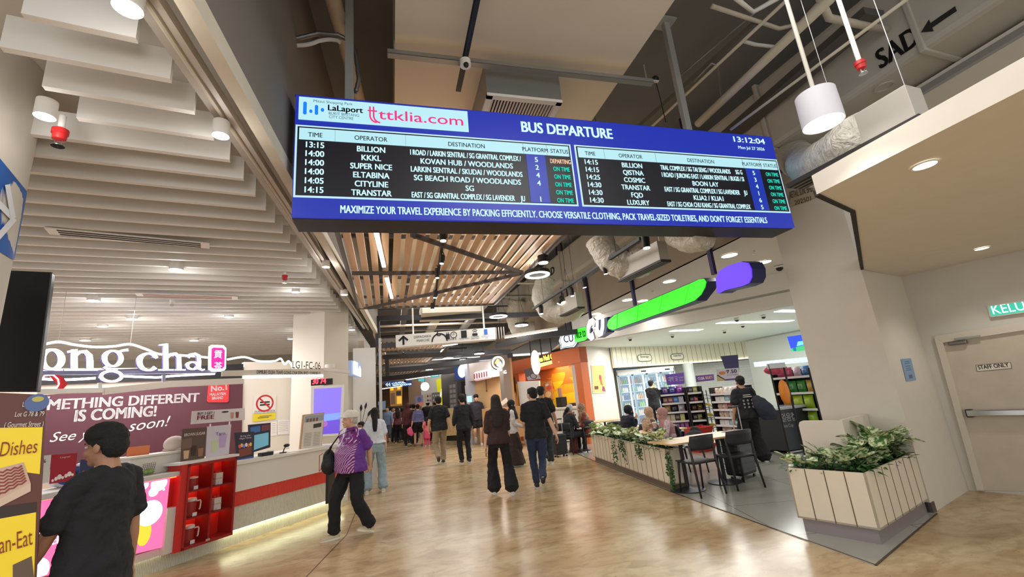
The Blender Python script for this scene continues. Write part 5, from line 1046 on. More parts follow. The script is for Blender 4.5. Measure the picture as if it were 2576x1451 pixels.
mb = MB(); K_ = lambda pts, w_: [(*f(*p), w_) for p in pts]
ribbon(mb, K_([(1498, 815), (1493, 808), (1486, 812), (1481, 826), (1482, 843), (1489, 848), (1495, 842)], .17), -.02, .02); ribbon(mb, K_([(1504, 806), (1504, 828), (1509, 840), (1515, 836), (1518, 822), (1518, 800)], .15), -.02, .02)
mb.build('letter', (glow((255, 255, 255), 2.2), mat((200, 204, 216), .4)), t); ppoly('housing', [f(1502, 850), f(1525, 836), f(1526, 797), f(1508, 803), f(1500, 806)], mat((40, 56, 110), .4), t, -.2, -.03)
t, f = SP.thing('green_bubble', 'small green square sign reading nice to beside the white letters', 'sign', 1460, 850)
c = [f(1445, 835), f(1449, 828), f(1472, 822), f(1477, 828), f(1477, 850), f(1470, 856), f(1450, 861), f(1445, 856)]; ppoly('plate', c, GRN, t, -.12, 0); ppoly('rim', inset(c, 1.06), SIDE, t, -.14, -.02)
q0, q1 = f(1448, 852), f(1474, 846); text('lettering', [('Nice to', 0, 0, .22, 'C', abs(q1[0] - q0[0]), .02)], mat((20, 70, 160), .5), t, Matrix.Translation(((q0[0] + q1[0]) / 2, (q0[1] + q1[1]) / 2, .004)) @ Matrix.Rotation(math.atan2(q1[1] - q0[1], q1[0] - q0[0]), 4, 'Z'))
BP2 = Plane((4.35, 11, 0), -38); t, f = BP2.thing('white_bubble_sign', 'white lit speech bubble sign with two blue letters facing the hall', 'sign', 1430, 878)
c = [f(1406, 858), f(1410, 845), f(1418, 841), f(1443, 838), f(1450, 846), f(1450, 864), f(1444, 872), f(1420, 874), f(1410, 878), f(1411, 868)]; ppoly('plate', c, glow((240, 250, 255), 1.6), t, -.02, 0); ppoly('housing', inset(c, 1.1), mat((24, 40, 70), .4), t, -.16, -.02)
mb = MB(); cc = inset(c, .88)
for a, b_ in zip(cc, cc[1:] + cc[:1]): ribbon(mb, [(*a, .018), (*b_, .018)], .0005, .002)
mb.build('inner_line', (mat((60, 150, 140), .5),) * 2, t); q0, q1 = f(1418, 862), f(1444, 859); text('lettering', [('CU', (q0[0] + q1[0]) / 2, q0[1], .20, 'C', abs(q1[0] - q0[0]) * .9, .02)], mat((40, 70, 140), .5), t, Matrix.Identity(4), .003)
VIOL = mat((46, 36, 84), .4, .3)
for (px, py, lab) in ((1797, 690, 'dark violet hanger post above the gap between green bar and violet bubble'), (1598, 768, 'dark violet hanger post above the second green panel'), (1487, 810, 'dark violet hanger post above the white letters')):
    p = pxv(px, py, SX0 + .1); tag(MB().box((p.x, p.y, (p.z + 5.75) / 2), (.05, .07, 5.75 - p.z)).build('sign_post', VIOL), lab, 'post')
p = BP2.pt(1432, 840, -.1)
for k, s in enumerate((-.08, .08)): tag(MB().cyl((p.x + s, p.y, p.z), .02, 5.75 - p.z, 8).build('sign_post', VIOL), ('left' if k == 0 else 'right') + ' thin violet hanger rod of the white bubble sign', 'post')
# ---- planters
def leaf_poly(L_, W_):
    P_ = [(0, 0), (.35, .3), (.5, .75), (.38, 1.1), (0, 1.6)]; return [(x * W_, y * L_ / 1.6) for x, y in P_] + [(-x * W_, y * L_ / 1.6) for x, y in P_[-2:0:-1]]
LEAFM, nt, b = nodes_of('variegated_leaf'); b.inputs['Roughness'].default_value = .4; tc = nt.nodes.new('ShaderNodeTexCoord'); n_ = nt.nodes.new('ShaderNodeTexNoise'); n_.inputs['Scale'].default_value = 26; nt.links.new(tc.outputs['Object'], n_.inputs['Vector'])
rp = nt.nodes.new('ShaderNodeValToRGB'); rp.color_ramp.elements[0].position = .42; rp.color_ramp.elements[0].color = lin((74, 120, 56)) + (1,); rp.color_ramp.elements[1].position = .56; rp.color_ramp.elements[1].color = lin((226, 232, 186)) + (1,); nt.links.new(n_.outputs['Fac'], rp.inputs['Fac']); nt.links.new(rp.outputs['Color'], b.inputs['Base Color'])
LEAFG = mat((52, 98, 44), .45, var=.35, vscale=20); LEAFD = mat((34, 66, 32), .5, var=.3, vscale=20)
def add_leaf(mb, p, L_, W_, az, tilt, mi=0, roll=0.0):
    A = Matrix.Translation(p) @ Matrix.Rotation(az, 4, 'Z') @ Matrix.Rotation(tilt, 4, 'X') @ Matrix.Rotation(roll, 4, 'Y'); pl = leaf_poly(L_, W_); n = len(pl)
    ctr = [(0, L_ * k / 4, -.06 * L_ * math.sin(k / 4 * 3.1) - .10 * L_ * (k / 4) ** 2) for k in range(5)]
    vs = []
    half = pl[:5]
    for (x, y) in half: vs.append((x, y, .10 * abs(x) - .12 * L_ * (y / L_) ** 2))
    for (x, y) in half: vs.append((-x, y, .10 * abs(x) - .12 * L_ * (y / L_) ** 2))
    for (x, y) in half: vs.append((0, y, -.03 * L_ - .12 * L_ * (y / L_) ** 2))
    fs = []
    for i in range(4): fs += [(10 + i, i, i + 1, 11 + i), (10 + i, 11 + i, 6 + i, 5 + i)]
    mb.add(vs, fs, mi, A)
def plant(name, label, loc, parent_rot, nl, size, seed, spread=.12, big=True, grp=None):
    r = random.Random(seed); t = thing(name, label, 'plant', loc, 0, grp); a = MB(); c = MB(); st = MB()
    for k in range(nl):
        az = r.uniform(0, 6.28); rad = r.uniform(.1, 1) * spread; p = Vector((math.cos(az) * rad, math.sin(az) * rad, r.uniform(.25, 1.0) * size)); L_ = size * r.uniform(.55, .9)
        add_leaf(a, p, L_, L_ * 1.05, az - 1.57 + r.uniform(-.5, .5), r.uniform(-.2, 1.0), 0, r.uniform(-.4, .4)); st.tube([(0, 0, 0), p * .6, p], .003, 4)
    for k in range(nl * 5):
        az = r.uniform(0, 6.28); rad = r.uniform(.1, 1.15) * spread; p = Vector((math.cos(az) * rad, math.sin(az) * rad, r.uniform(.0, .65) * size)); L_ = size * r.uniform(.2, .36)
        add_leaf(c, p, L_, L_ * .7, az - 1.57, r.uniform(-.6, .6))
    a.build('leaves', LEAFM, t, fixn=False); c.build('small_leaves', LEAFG, t, fixn=False); st.build('stems', LEAFD, t); return t
def trailing(label, loc, length, seed, n=3, out=(0, -1, 0)):
    r = random.Random(seed); t = thing('trailing_vine', label, 'plant', loc); a = MB(); st = MB(); o = Vector(out)
    for k in range(n):
        s = Vector((r.uniform(-.06, .06), r.uniform(-.03, .03), 0)); L_ = length * r.uniform(.6, 1); P_ = [s, s + o * .05 + Vector((0, 0, .02)), s + o * .07 + Vector((0, 0, -.1 * L_))] + [s + o * (.065 + .01 * r.random()) + Vector((r.uniform(-.02, .02), r.uniform(-.02, .02), -L_ * q / 5)) for q in range(1, 6)]
        st.tube(P_, .0025, 4)
        for q in range(int(L_ * 60)):
            u = r.random() ** .8; z = -L_ * u; p = s + o * .07 + Vector((r.uniform(-.03, .03), r.uniform(-.015, .015), z)); add_leaf(a, p, .035, .03, r.uniform(0, 6.28), r.uniform(-1.3, -.3))
    a.build('leaves', LEAFG, t, fixn=False); st.build('stems', LEAFD, t); return t
PLM = mat((222, 210, 188), .55, var=.02); PLINTH = mat((118, 98, 84), .35, .3); GAP = mat((96, 80, 62), .7); SOIL = mat((60, 50, 38), .9, var=.3, vscale=30)
def planter(label, o, ux, L_, W_, h0, h1, boards, vb=0):
    """o near-left corner, ux direction along the long face, W_ to its left"""
    ang = math.atan2(ux.y, ux.x); t = thing('planter_box', label, 'planter', o, ang)
    MB().box((L_ / 2, W_ / 2, h0 / 2), (L_ - .06, W_ - .06, h0)).build('plinth', PLINTH, t)
    m_ = MB().box((L_ / 2, .01, (h0 + h1) / 2), (L_, .02, h1 - h0)).box((L_ / 2, W_ - .01, (h0 + h1) / 2), (L_, .02, h1 - h0)).box((.01, W_ / 2, (h0 + h1) / 2), (.02, W_, h1 - h0)).box((L_ - .01, W_ / 2, (h0 + h1) / 2), (.02, W_, h1 - h0)).box((L_ / 2, W_ / 2, h0 + .01), (L_, W_, .02)); m_.build('boards', PLM, t, bevel=.002)
    g_ = MB()
    for k in range(1, boards): x = L_ * k / boards; g_.box((x, -.0005, (h0 + h1) / 2), (.008, .004, h1 - h0 - .004)).box((x, W_ + .0005, (h0 + h1) / 2), (.008, .004, h1 - h0 - .004))
    for k in range(1, vb): y = W_ * k / vb; g_.box((L_ + .0005, y, (h0 + h1) / 2), (.004, .008, h1 - h0 - .004)).box((-.0005, y, (h0 + h1) / 2), (.004, .008, h1 - h0 - .004))
    g_.build('groove_lines', GAP, t); MB().box((L_ / 2, W_ / 2, h1 - .05), (L_ - .05, W_ - .05, .02)).build('soil', SOIL, t); return t
q0, q1 = pz(1691, 1238), pz(1494, 1159); ux = (q0 - q1).normalized(); L1 = (q0 - q1).length
planter('long cream boarded planter box between the hall and the shop tables', q1, ux, L1, .26, .1, .60, 19)
uy = Vector((-ux.y, ux.x, 0))
def shopside(p, v, q1=q1.copy(), ux=ux.copy(), uy=uy.copy()):
    """keep clear of the long planter: at least v metres into the shop from its hall face"""
    q = Vector((p[0], p[1], 0)); k = (q - q1).dot(uy); return q + uy * max(0, v - k) if (q - q1).dot(ux) > -.6 else q
PN = ('pale variegated plant in the long planter, at its far end by the black chair', 'pale plant in the long planter, second from the far end', 'pale plant in the long planter, third from the far end', 'pale plant in the long planter, fourth from the far end', 'pale plant in the middle of the long planter', 'pale plant in the long planter just nearer than its middle', 'pale plant in the long planter, fourth from the near end', 'pale plant in the long planter, third from the near end', 'dense plant in the long planter, second from the near end', 'pale tall plant at the near end of the long planter')
for k in range(10):
    p = q1 + ux * (L1 * (.04 + .098 * k)) + uy * .13 + Vector((0, 0, .55)); plant('variegated_plant', PN[k], p, 0, 15, (.23, .18, .18, .23, .19, .23, .18, .18, .19, .25)[k], 30 + k, .16)
for k, (px, py, ln_, lab) in enumerate(((1493, 1110, .5, 'long vine hanging over the far corner of the long planter'), (1510, 1112, .22, 'short vine hanging beside the far corner of the long planter'), (1529, 1112, .42, 'vine hanging down the far third of the long planter'), (1563, 1120, .2, 'short vine at the middle of the long planter front'), (1582, 1122, .24, 'short vine hanging just nearer than the planter middle'), (1650, 1136, .55, 'thick long vine hanging near the near end of the long planter'))):
    lv = (pz(px, py, .6) - q1).dot(ux); p = q1 + ux * max(.02, lv) + uy * .02 + Vector((0, 0, .6)); trailing(lab, p, ln_, 60 + k, 3 if k < 5 else 6, -uy)
# near planter by the pillar with white partition
n0 = pz(2020, 1336); n1 = pz(2226, 1376); n2 = pz(2348, 1290); u2 = (n2 - n1).normalized()
n1w = (n0 - n1).length
t = planter('short cream boarded planter box with steel foot beside the pillar', n1, u2, 1.33, .68, .13, .60, 7, 4)
[c_ for c_ in t.children if c_.name.startswith('plinth')][0].data.materials[0] = mat((150, 142, 144), .3, .3)
v2 = Vector((-u2.y, u2.x, 0))
def npos(a, b_): return n1 + u2 * a + v2 * b_ + Vector((0, 0, .55))
for k, (a, b_, s, lab) in enumerate(((.14, .58, .17, 'fern like plant at the far left corner of the near planter'), (.2, .38, .19, 'pale leafed plant at the left of the near planter'), (.2, .14, .17, 'low pale plant at the front corner of the near planter'), (.48, .16, .22, 'pale plant along the right side of the near planter'), (.74, .17, .27, 'tall pale plant near the pillar in the near planter'), (1.0, .17, .29, 'spiky pale plant beside the pillar in the near planter'), (1.2, .16, .24, 'green plant against the pillar at the end of the near planter'))):
    plant('variegated_plant', lab, npos(a, b_), 0, 16, s, 90 + k, .16)
PARTM = mat((222, 212, 196), .5)
pc = n1 + u2 * .62 + v2 * .33 + Vector((0, 0, .562)); ph = .44
t = thing('low_partition', 'white rounded low partition standing in the near planter behind its plants', 'partition', pc, math.atan2(u2.y, u2.x))
q_ = Matrix.Rotation(math.pi / 2, 4, 'X'); MB().prism([(0, 0), (.73, 0), (.73, ph), (0, ph)], -.04, 0, 0, q_).build('panel', PARTM, t, bevel=.004)
MB().prism([(-.02, 0), (.42, 0), (.42, ph - .05), (.405, ph - .015), (.37, ph), (-.02, ph)], -.02, .02, 0, Matrix.Rotation(math.pi / 2, 4, 'Z') @ q_).build('panel', PARTM, t, bevel=.004)
# ---- tables and chairs
OAKT = mat((222, 186, 138), .4, var=.08, vscale=9); CHB = mat((40, 40, 44), .5)
def table(label, c, rz, L_=.7, W_=.62, z=.70, grp=None):
    t = thing('cafe_table', label, 'table', c, rz, grp); MB().box((0, 0, z - .013), (L_, W_, .026)).build('tabletop', OAKT, t, bevel=.003); MB().cyl((0, 0, .03), .03, z - .056, 14).build('pedestal', CHB, t, smooth=True); MB().lathe([(.25, 0), (.25, .012), (.06, .035), (.03, .05)], 30).build('base_plate', CHB, t, smooth=True); MB().box((0, 0, z - .035), (.36, .36, .015)).build('top_bracket', CHB, t); return t
table('oak topped cafe table nearest to the planter end, behind two black chairs', Vector((4.17, 6.12, .006)), .02, .72, .62); table('oak topped cafe table joined to the nearest one on its right', Vector((4.90, 6.2, .006)), .02, .72, .62)
table('oak cafe table with a plate and a cup between the seated women', shopside(pd(1602, 1118, 8.3), .66) + Vector((0, 0, .006)), .15, 1.15, .6); table('oak cafe table in front of the woman in navy', shopside(pd(1528, 1105, 9.6), .66) + Vector((0, 0, .006)), .15, .8, .6); table('white topped table between the elderly couple', pd(1448, 1080, 11.9).xy.to_3d() + Vector((0, 0, .006)), .2, .5, .6, .7); table('oak cafe table at the wall behind the elderly couple', pd(1520, 1052, 12.6).xy.to_3d() + Vector((0, 0, .006)), .2, .9, .6)
def make_chair(label, loc, rz):
    t = thing('cafe_chair', label, 'chair', loc, rz)   # faces +y
    mb = MB(); n = 7
    vs = []; fs = []
    for j in range(n):
        v = j / (n - 1); y = -.19 + .40 * v; hw = (.195 + .02 * math.sin(v * 3.1)) ; zc = .445 - .018 * math.sin(v * 3.14) - (.01 if j == n - 1 else 0)
        for i in range(n):
            u = i / (n - 1) * 2 - 1; vs.append((u * hw, y, zc + .012 * u * u))
    for j in range(n - 1):
        for i in range(n - 1): fs.append((j * n + i, j * n + i + 1, (j + 1) * n + i + 1, (j + 1) * n + i))
    mb.add(vs, fs); o = mb.build('seat', mat((44, 45, 50), .42), t, smooth='all'); s_ = o.modifiers.new('s', 'SOLIDIFY'); s_.thickness = .018; s_.offset = -1
    bk = MB(); vs = []; fs = []; n1_, n2_ = 9, 5
    for j in range(n2_):
        v = j / (n2_ - 1); z = .60 + .19 * v
        for i in range(n1_):
            u = i / (n1_ - 1) * 2 - 1; y = -.215 - .05 * v + .075 * u * u; vs.append((u * (.215 - .012 * v), y, z + (.012 * (1 - u * u) if j == n2_ - 1 else 0)))
    for j in range(n2_ - 1):
        for i in range(n1_ - 1): fs.append((j * n1_ + i, j * n1_ + i + 1, (j + 1) * n1_ + i + 1, (j + 1) * n1_ + i))
    bk.add(vs, fs); o = bk.build('backrest', CHB, t, smooth='all'); s_ = o.modifiers.new('s', 'SOLIDIFY'); s_.thickness = .016; s_.offset = 0
    for s in (-1, 1):
        MB().tube([(s * .2, -.15, .70), (s * .205, -.16, .60), (s * .195, -.17, .44), (s * .215, -.235, .0)], [.014, .016, .018, .013], 10).build('leg', CHB, t, smooth='all')
        MB().tube([(s * .185, .16, .435), (s * .2, .2, .0)], [.018, .012], 10).build('leg', CHB, t, smooth='all')
    MB().tube([(-.19, -.16, .425), (.19, -.16, .425)], .012, 8).tube([(-.18, .15, .425), (.18, .15, .425)], .012, 8).tube([(-.185, -.15, .425), (-.18, .15, .425)], .012, 8).tube([(.185, -.15, .425), (.18, .15, .425)], .012, 8).build('seat_frame', CHB, t, smooth='all'); return t
ch = make_chair('black cafe chair with curved back, left of the two near the planter', Vector((4.19, 5.83, .006)), .06)
dup(ch, Vector((4.86, 5.83, .006)), -.1, 'black cafe chair with curved back in front of the large suitcase')
for x, y, rz, lab in ((1690, 1122, -2.4, 'black chair on which the woman in the pink headscarf sits'), (1740, 1118, -2.2, 'empty black chair draped with a dark bag behind the pink headscarf'), (1590, 1150, 1.9, 'black chair of the woman in the beige headscarf'), (1540, 1130, 1.6, 'black chair of the woman in the navy headscarf'), (1512, 1115, 1.7, 'black chair behind the far corner of the long planter'), (1497, 1145, .3, 'empty black chair with grey back at the far end of the planter'), (1475, 1125, .4, 'black chair of the woman in the rust robe'), (1424, 1135, -.5, 'black chair of the elderly man')):
    D = {1690: 7.75, 1740: 7.9, 1590: 8.5, 1540: 9.5, 1512: 9.9, 1497: 10.3, 1475: 11.7, 1424: 11.5}[x]; p = shopside(pd(x, y, D), .55); dup(ch, Vector((p.x, p.y, .006)), rz, lab)
# cup, plate on the table
p = shopside(pd(1624, 1082, 8.15), .6); tb = Vector((p.x, p.y, .706)); t = thing('drink_cup', 'tall clear plastic cup of milky drink on the table between the women', 'cup', tb); MB().lathe([(.032, 0), (.044, .15), (.044, .152), (.041, .15), (.03, .006)], 18).build('cup_body', mat((226, 200, 176), .2, alpha=.75), t, smooth=True); MB().lathe([(.046, .15), (.046, .16), (.03, .175), (.001, .175)], 18).build('lid', mat((240, 236, 230), .2, alpha=.7), t, smooth=True)
p = shopside(pd(1604, 1090, 8.3), .6); t = thing('plate', 'dark plate of food in front of the woman in the beige headscarf', 'plate', Vector((p.x, p.y, .706))); MB().lathe([(.06, 0), (.12, .015), (.118, .018), (.05, .006)], 24).build('plate_rim', mat((50, 46, 46), .4), t, smooth=True); MB().ell((0, 0, .02), .05, .04, .02).build('food', mat((216, 150, 90), .6, var=.2, vscale=60), t, smooth=True)
p = shopside(pd(1645, 1084, 8.0), .62); tag(MB().box((p.x, p.y, .711), (.24, .17, .008), .4).build('paper_tray', mat((232, 230, 226), .5)), 'white paper tray lying on the table near the cup', 'tray')
p = pd(1470, 1074, 11.9); tag(MB().cyl((p.x, p.y, .706), .05, .012, 16).build('saucer', WHITE), 'small white saucer on the table of the elderly couple', 'saucer')
# ---- suitcases
def suitcase(label, loc, rz, W_, D_, H_, handle, rgb, ribs=6):
    t = thing('suitcase', label, 'suitcase', loc, rz); m = mat(rgb, .45)
    MB().box((0, 0, H_ / 2 + .05), (W_, D_, H_)).build('shell', m, t, bevel=min(W_, D_) * .18)
    r_ = MB()
    for k in range(ribs): r_.box((0, 0, .1 + H_ * (k + .5) / ribs * .92), (W_ + .008, D_ + .008, .012))
    r_.build('ribs', m, t, bevel=.004)
    for sx in (-1, 1):
        for sy in (-1, 1): MB().cyl((0, -.012, 0), .025, .024, 12, None, 0, Matrix.Translation((sx * W_ * .38, sy * D_ * .3, .027)) @ Matrix.Rotation(math.pi / 2, 4, 'X')).build('wheel', BLACK, t)
    if handle:
        h_ = MB().tube([(-W_ * .25, -D_ * .3, H_ + .04), (-W_ * .25, -D_ * .3, H_ + handle)], .008, 8).tube([(W_ * .25, -D_ * .3, H_ + .04), (W_ * .25, -D_ * .3, H_ + handle)], .008, 8); h_.build('telescopic_bar', ALU, t); MB().tube([(-W_ * .3, -D_ * .3, H_ + handle), (W_ * .3, -D_ * .3, H_ + handle)], .015, 10).build('grip', BLACK, t)
    return t
suitcase('large black ribbed suitcase held by the woman with the backpack', Vector((5.32, 6.3, .006)), .35, .46, .28, .66, .42, (44, 44, 46), 7)
p = pz(1411, 1148); suitcase('black cabin suitcase with raised handle beside the elderly man', Vector((p.x, p.y, 0)), .2, .34, .22, .5, .42, (30, 30, 34), 5)
p = pz(1009, 1110); suitcase('dark grey suitcase with raised handle held by the woman in pink', Vector((p.x, p.y, 0)), .1, .40, .28, .62, .42, (52, 52, 56), 5)
# ---- drink coolers
COOLY = 15.2; CX0, CX1 = 8.18, 10.64; cwid = (CX1 - CX0) / 4
t = thing('drink_cooler', 'tall white glass door drink cooler with four lit doors', 'cooler', ((CX0 + CX1) / 2, COOLY, .006)); hw = (CX1 - CX0) / 2
MB().box((0, .7, 1.08), (2 * hw, .04, 2.16)).build('back_wall', mat((176, 204, 216), .5, emit=.06), t); MB().box((0, .36, 2.12), (2 * hw + .06, .74, .2)).build('header', mat((214, 214, 206), .5), t); MB().box((0, .36, .06), (2 * hw + .06, .74, .12)).build('base', mat((120, 120, 122), .5), t)
for s in (-1, 1): MB().box((s * (hw + .02), .36, 1.08), (.04, .74, 2.16)).build('side_panel', mat((206, 204, 196), .5), t)
MB().box((-.1, -.012, 2.11), (.22, .004, .05)).box((.95, -.012, 2.11), (.22, .004, .05)).build('header_mark', BLACK, t)
sh = MB()
for k in range(7): sh.box((0, .4, .22 + .29 * k), (2 * hw - .02, .5, .014))
sh.build('shelf_set', mat((180, 210, 224), .3, emit=.08), t)
lp = MB()
for k in range(4): lp.box((-hw + cwid * (k + 1) - .09, .12, 1.1), (.05, .03, 1.78))
lp.build('light_strip', glow((226, 244, 255), 2.6), t)
for k in range(4):
    x = -hw + cwid * (k + .5); d = MB().box((x, -.01, 2.0), (cwid - .01, .04, .05)).box((x, -.01, .14), (cwid - .01, .04, .06)).box((x - cwid / 2 + .025, -.01, 1.07), (.035, .04, 1.9)).box((x + cwid / 2 - .025, -.01, 1.07), (.035, .04, 1.9)).build('door', mat((150, 168, 178), .3, .6), t); MB().box((x, -.01, 1.07), (cwid - .07, .008, 1.8)).build('glass_pane', mat((230, 245, 255), .03, alpha=.07), d); MB().box((x + cwid / 2 - .06, -.045, 1.1), (.02, .025, .5)).build('handle', ALU, d)
lamp('AREA', ((CX0 + CX1) / 2, COOLY - .25, 1.3), 6, (.85, .96, 1), size=2.4, sy=1.6, rot=(math.radians(90), 0, 0))
BOT = {}
def bottle_mesh(rgb, cap, H_, R_):
    k = (rgb, cap, H_, R_)
    if k not in BOT:
        me = MB().lathe([(R_ * .9, 0), (R_, .01), (R_, H_ * .62), (R_ * .35, H_ * .86), (R_ * .35, H_ * .9)], 10).lathe([(R_ * .42, H_ * .9), (R_ * .42, H_), (.001, H_)], 10, (0, 0, 0), 1).mesh('bottle'); me.materials.append(mat(rgb, .25)); me.materials.append(mat(cap, .4)); me.polygons.foreach_set('use_smooth', [True] * len(me.polygons)); BOT[k] = me
    return BOT[k]
PAL = [((190, 130, 60), (230, 230, 230)), ((70, 130, 60), (240, 240, 240)), ((200, 210, 220), (60, 120, 190)), ((150, 40, 50), (230, 60, 60)), ((90, 70, 50), (200, 160, 60)), ((226, 200, 110), (60, 140, 70)), ((220, 190, 200), (200, 90, 140)), ((60, 80, 120), (230, 230, 230)), ((120, 170, 70), (60, 150, 60)), ((230, 226, 214), (180, 60, 60))]
shelfn = ('lowest', 'second lowest', 'middle', 'fourth', 'second highest', 'highest'); doorn = ('leftmost', 'second', 'third', 'rightmost')
for dr_ in range(4):
    for s_ in range(6):
        pal = PAL[(dr_ * 3 + s_ * 2) % len(PAL)]
        for k in range(6):
            pal2 = PAL[(dr_ * 3 + s_ * 2 + k // 3) % len(PAL)]; me = bottle_mesh(pal2[0], pal2[1], .2 + .02 * (s_ % 2), .03); o = bpy.data.objects.new('drink_bottle', me); COL.objects.link(o)
            o.location = (CX0 + cwid * dr_ + .08 + k * .075, COOLY + .24 + .0 * k, .235 + .29 * s_)
            tag(o, 'drink bottle on the %s shelf behind the %s cooler door' % (shelfn[s_], doorn[dr_]), 'bottle', 'bottles on the %s shelf of the %s cooler door' % (shelfn[s_], doorn[dr_]))
# oval category signs on the grooved wall
GW1 = Plane(GV[0] + Vector((0, 0, 0)), math.degrees(math.atan2(GV[1].y - GV[0].y, GV[1].x - GV[0].x)))
GW2 = Plane(GV[1], math.degrees(math.atan2(GV[2].y - GV[1].y, GV[2].x - GV[1].x)))
for s, px, py, w2, h2, lab in (('Beverage', 1622, 900, 17, 8.5, 'oval outlined beverage sign on the grooved shop wall'), ('Frozen Food', 1704, 897, 15.5, 7.5, 'oval outlined frozen food sign on the grooved shop wall')):
    t, f = (GW1 if px < 1690 else GW2).thing('category_sign', lab, 'sign', px, py, .03); a = abs(f(px + w2, py)[0]); b_ = abs(f(px, py - h2)[1] - f(px, py)[1]); c = f(px, py)
    pts = [(c[0] + a * math.copysign(abs(math.cos(q)) ** .5, math.cos(q)), c[1] + b_ * math.copysign(abs(math.sin(q)) ** .5, math.sin(q))) for q in [2 * math.pi * i / 40 for i in range(40)]]; mb = MB(); ppoly('plate', pts, mat((226, 224, 206), .5), t, -.01, 0); ribbon(mb, [(*p, .022) for p in pts], 0, .006, True); mb.build('outline', (mat((70, 84, 60), .5),) * 2, t); text('lettering', [(s, c[0], c[1] + .01, .085, 'C', a * 1.2, .01)], mat((60, 70, 54), .5), t, Matrix.Identity(4), .003)
# framed poster on the left shop wall
SL = Plane(Q0 + qn * .01, math.degrees(math.atan2(Q1.y - Q0.y, Q1.x - Q0.x)))
poster(SL, ((1489, 920), (1520, 918), (1524, 986), (1493, 988)), 'framed_poster', 'white framed yellow poster about ice cream on the pale shop wall', 'poster', (220, 194, 120), [], [([(.6, .3), (.8, .22), (.7, .5), (.52, .52)], (196, 110, 60)), (disc((.6, .55), .1, 12), (200, 70, 90)), ([(.7, .05), (.98, .02), (.9, .2), (.74, .22)], (150, 70, 110)), ([(.1, .12), (.4, .12), (.4, .24), (.1, .24)], (110, 70, 60))], frame=(240, 238, 234), off=.02)
# ---- shelves of goods
PACK = {}
def pack_mesh(rgb, w_, d_, h_, kind):
    k = (rgb, w_, d_, h_, kind)
    if k not in PACK:
        mb = MB()
        if kind == 'box': mb.box((0, 0, h_ / 2), (w_, d_, h_)).box((0, -d_ / 2 - .0008, h_ * .55), (w_ * .7, .001, h_ * .4), 0, 1)
        elif kind == 'bag':
            n = 6; vs = []; fs = []
            for s in (-1, 1):
                for j in range(n + 1):
                    for i in range(n + 1):
                        u, v = i / n * 2 - 1, j / n; vs.append((u * w_ / 2 * (1 - .06 * math.sin(v * 3.14)), s * d_ / 2 * (1 - u * u) ** .5 * max(0, math.sin(v * 3.14)) ** .6, v * h_))
            m2 = (n + 1) ** 2
            for s in (0, 1):
                for j in range(n):
                    for i in range(n):
                        a = s * m2 + j * (n + 1) + i; fs.append((a, a + 1, a + n + 2, a + n + 1))
            mb.add(vs, fs); mb.box((0, -d_ * .44, h_ * .5), (w_ * .55, .004, h_ * .4), 0, 1)
        else: mb.ell((0, 0, h_ / 2), w_ / 2, d_ / 2, h_ / 2, 10, 6).box((0, -d_ * .47, h_ * .5), (w_ * .5, .004, h_ * .3), 0, 1)
        me = mb.mesh('pack'); me.materials.append(mat(rgb, .35)); me.materials.append(mat(tuple(min(255, int(c * .5 + 120)) for c in rgb), .4)); 
        if kind != 'box': me.polygons.foreach_set('use_smooth', [True] * len(me.polygons))
        PACK[k] = me
    return PACK[k]
def pack(name, me, loc, rz, label, cat, group):
    o = bpy.data.objects.new(name, me); COL.objects.link(o); o.location = loc; o.rotation_euler = (0, 0, rz); return tag(o, label, cat, group)
def gondola(label, px0, px1, D0_, D1_, rows, H_, shelfcol, goods, key, back=(30, 28, 34), depth=.4):
    """a shelf unit whose front foot runs between the two pixel columns"""
    a = pd(px0, 1040, D0_); b_ = pd(px1, 1040, D1_); a.z = b_.z = .006; d_ = b_ - a; L_ = d_.length; ang = math.atan2(d_.y, d_.x); t = thing('shelf_unit', label, 'shelf', a, ang)
    MB().box((L_ / 2, depth, H_ / 2), (L_, .03, H_)).build('back_panel', mat(back, .6), t); MB().box((L_ / 2, depth / 2, .06), (L_, depth, .12)).build('base', mat(back, .6), t)
    for x in (0, L_): MB().box((x, depth / 2, H_ / 2), (.03, depth, H_)).build('side', mat((30, 28, 30), .5), t)
    ux_ = d_.normalized(); uy_ = Vector((-ux_.y, ux_.x, 0))
    for r in range(rows):
        z = .14 + (H_ - .3) * r / (rows - 1) if rows > 1 else .5
        s = MB().box((L_ / 2, depth / 2 - .02, z), (L_ - .03, depth - .04, .02)).build('shelf_board', mat(shelfcol, .5), t); MB().box((L_ / 2, -.005, z), (L_ - .03, .012, .045)).build('price_rail', mat((232, 230, 228), .5), s)
        kind, cols, w_, h_, name = goods[r % len(goods)]; n = max(1, int((L_ - .06) / (w_ * 1.08)))
        for k in range(n):
            rgb = cols[k * len(cols) // n]; me = pack_mesh(rgb, w_, w_ * .6, h_, kind); p = a + ux_ * (.05 + w_ / 2 + k * w_ * 1.08) + uy_ * .12 + Vector((0, 0, z + .0115)); pack(name, me, p, ang, '%s on the %s shelf of the %s' % (name.replace('_', ' '), ('lowest', 'second lowest', 'third', 'fourth', 'fifth', 'sixth', 'top')[r if r < rows - 1 else 6], key), name.split('_')[-1], '%ss on %s row %s' % (name.replace('_', ' '), key, 'abcdefg'[r]))
    return t
G1 = [('bag', [(90, 70, 120), (60, 60, 130), (140, 60, 150)], .17, .2, 'snack_bag'), ('box', [(200, 130, 60), (120, 40, 110), (150, 40, 120)], .1, .2, 'snack_box'), ('box', [(226, 210, 160), (70, 60, 60), (236, 226, 120)], .11, .16, 'noodle_cup'), ('bag', [(200, 170, 90), (60, 50, 50), (230, 226, 220)], .16, .17, 'snack_bag'), ('box', [(150, 90, 70), (60, 130, 200), (226, 226, 236)], .12, .15, 'biscuit_box')]
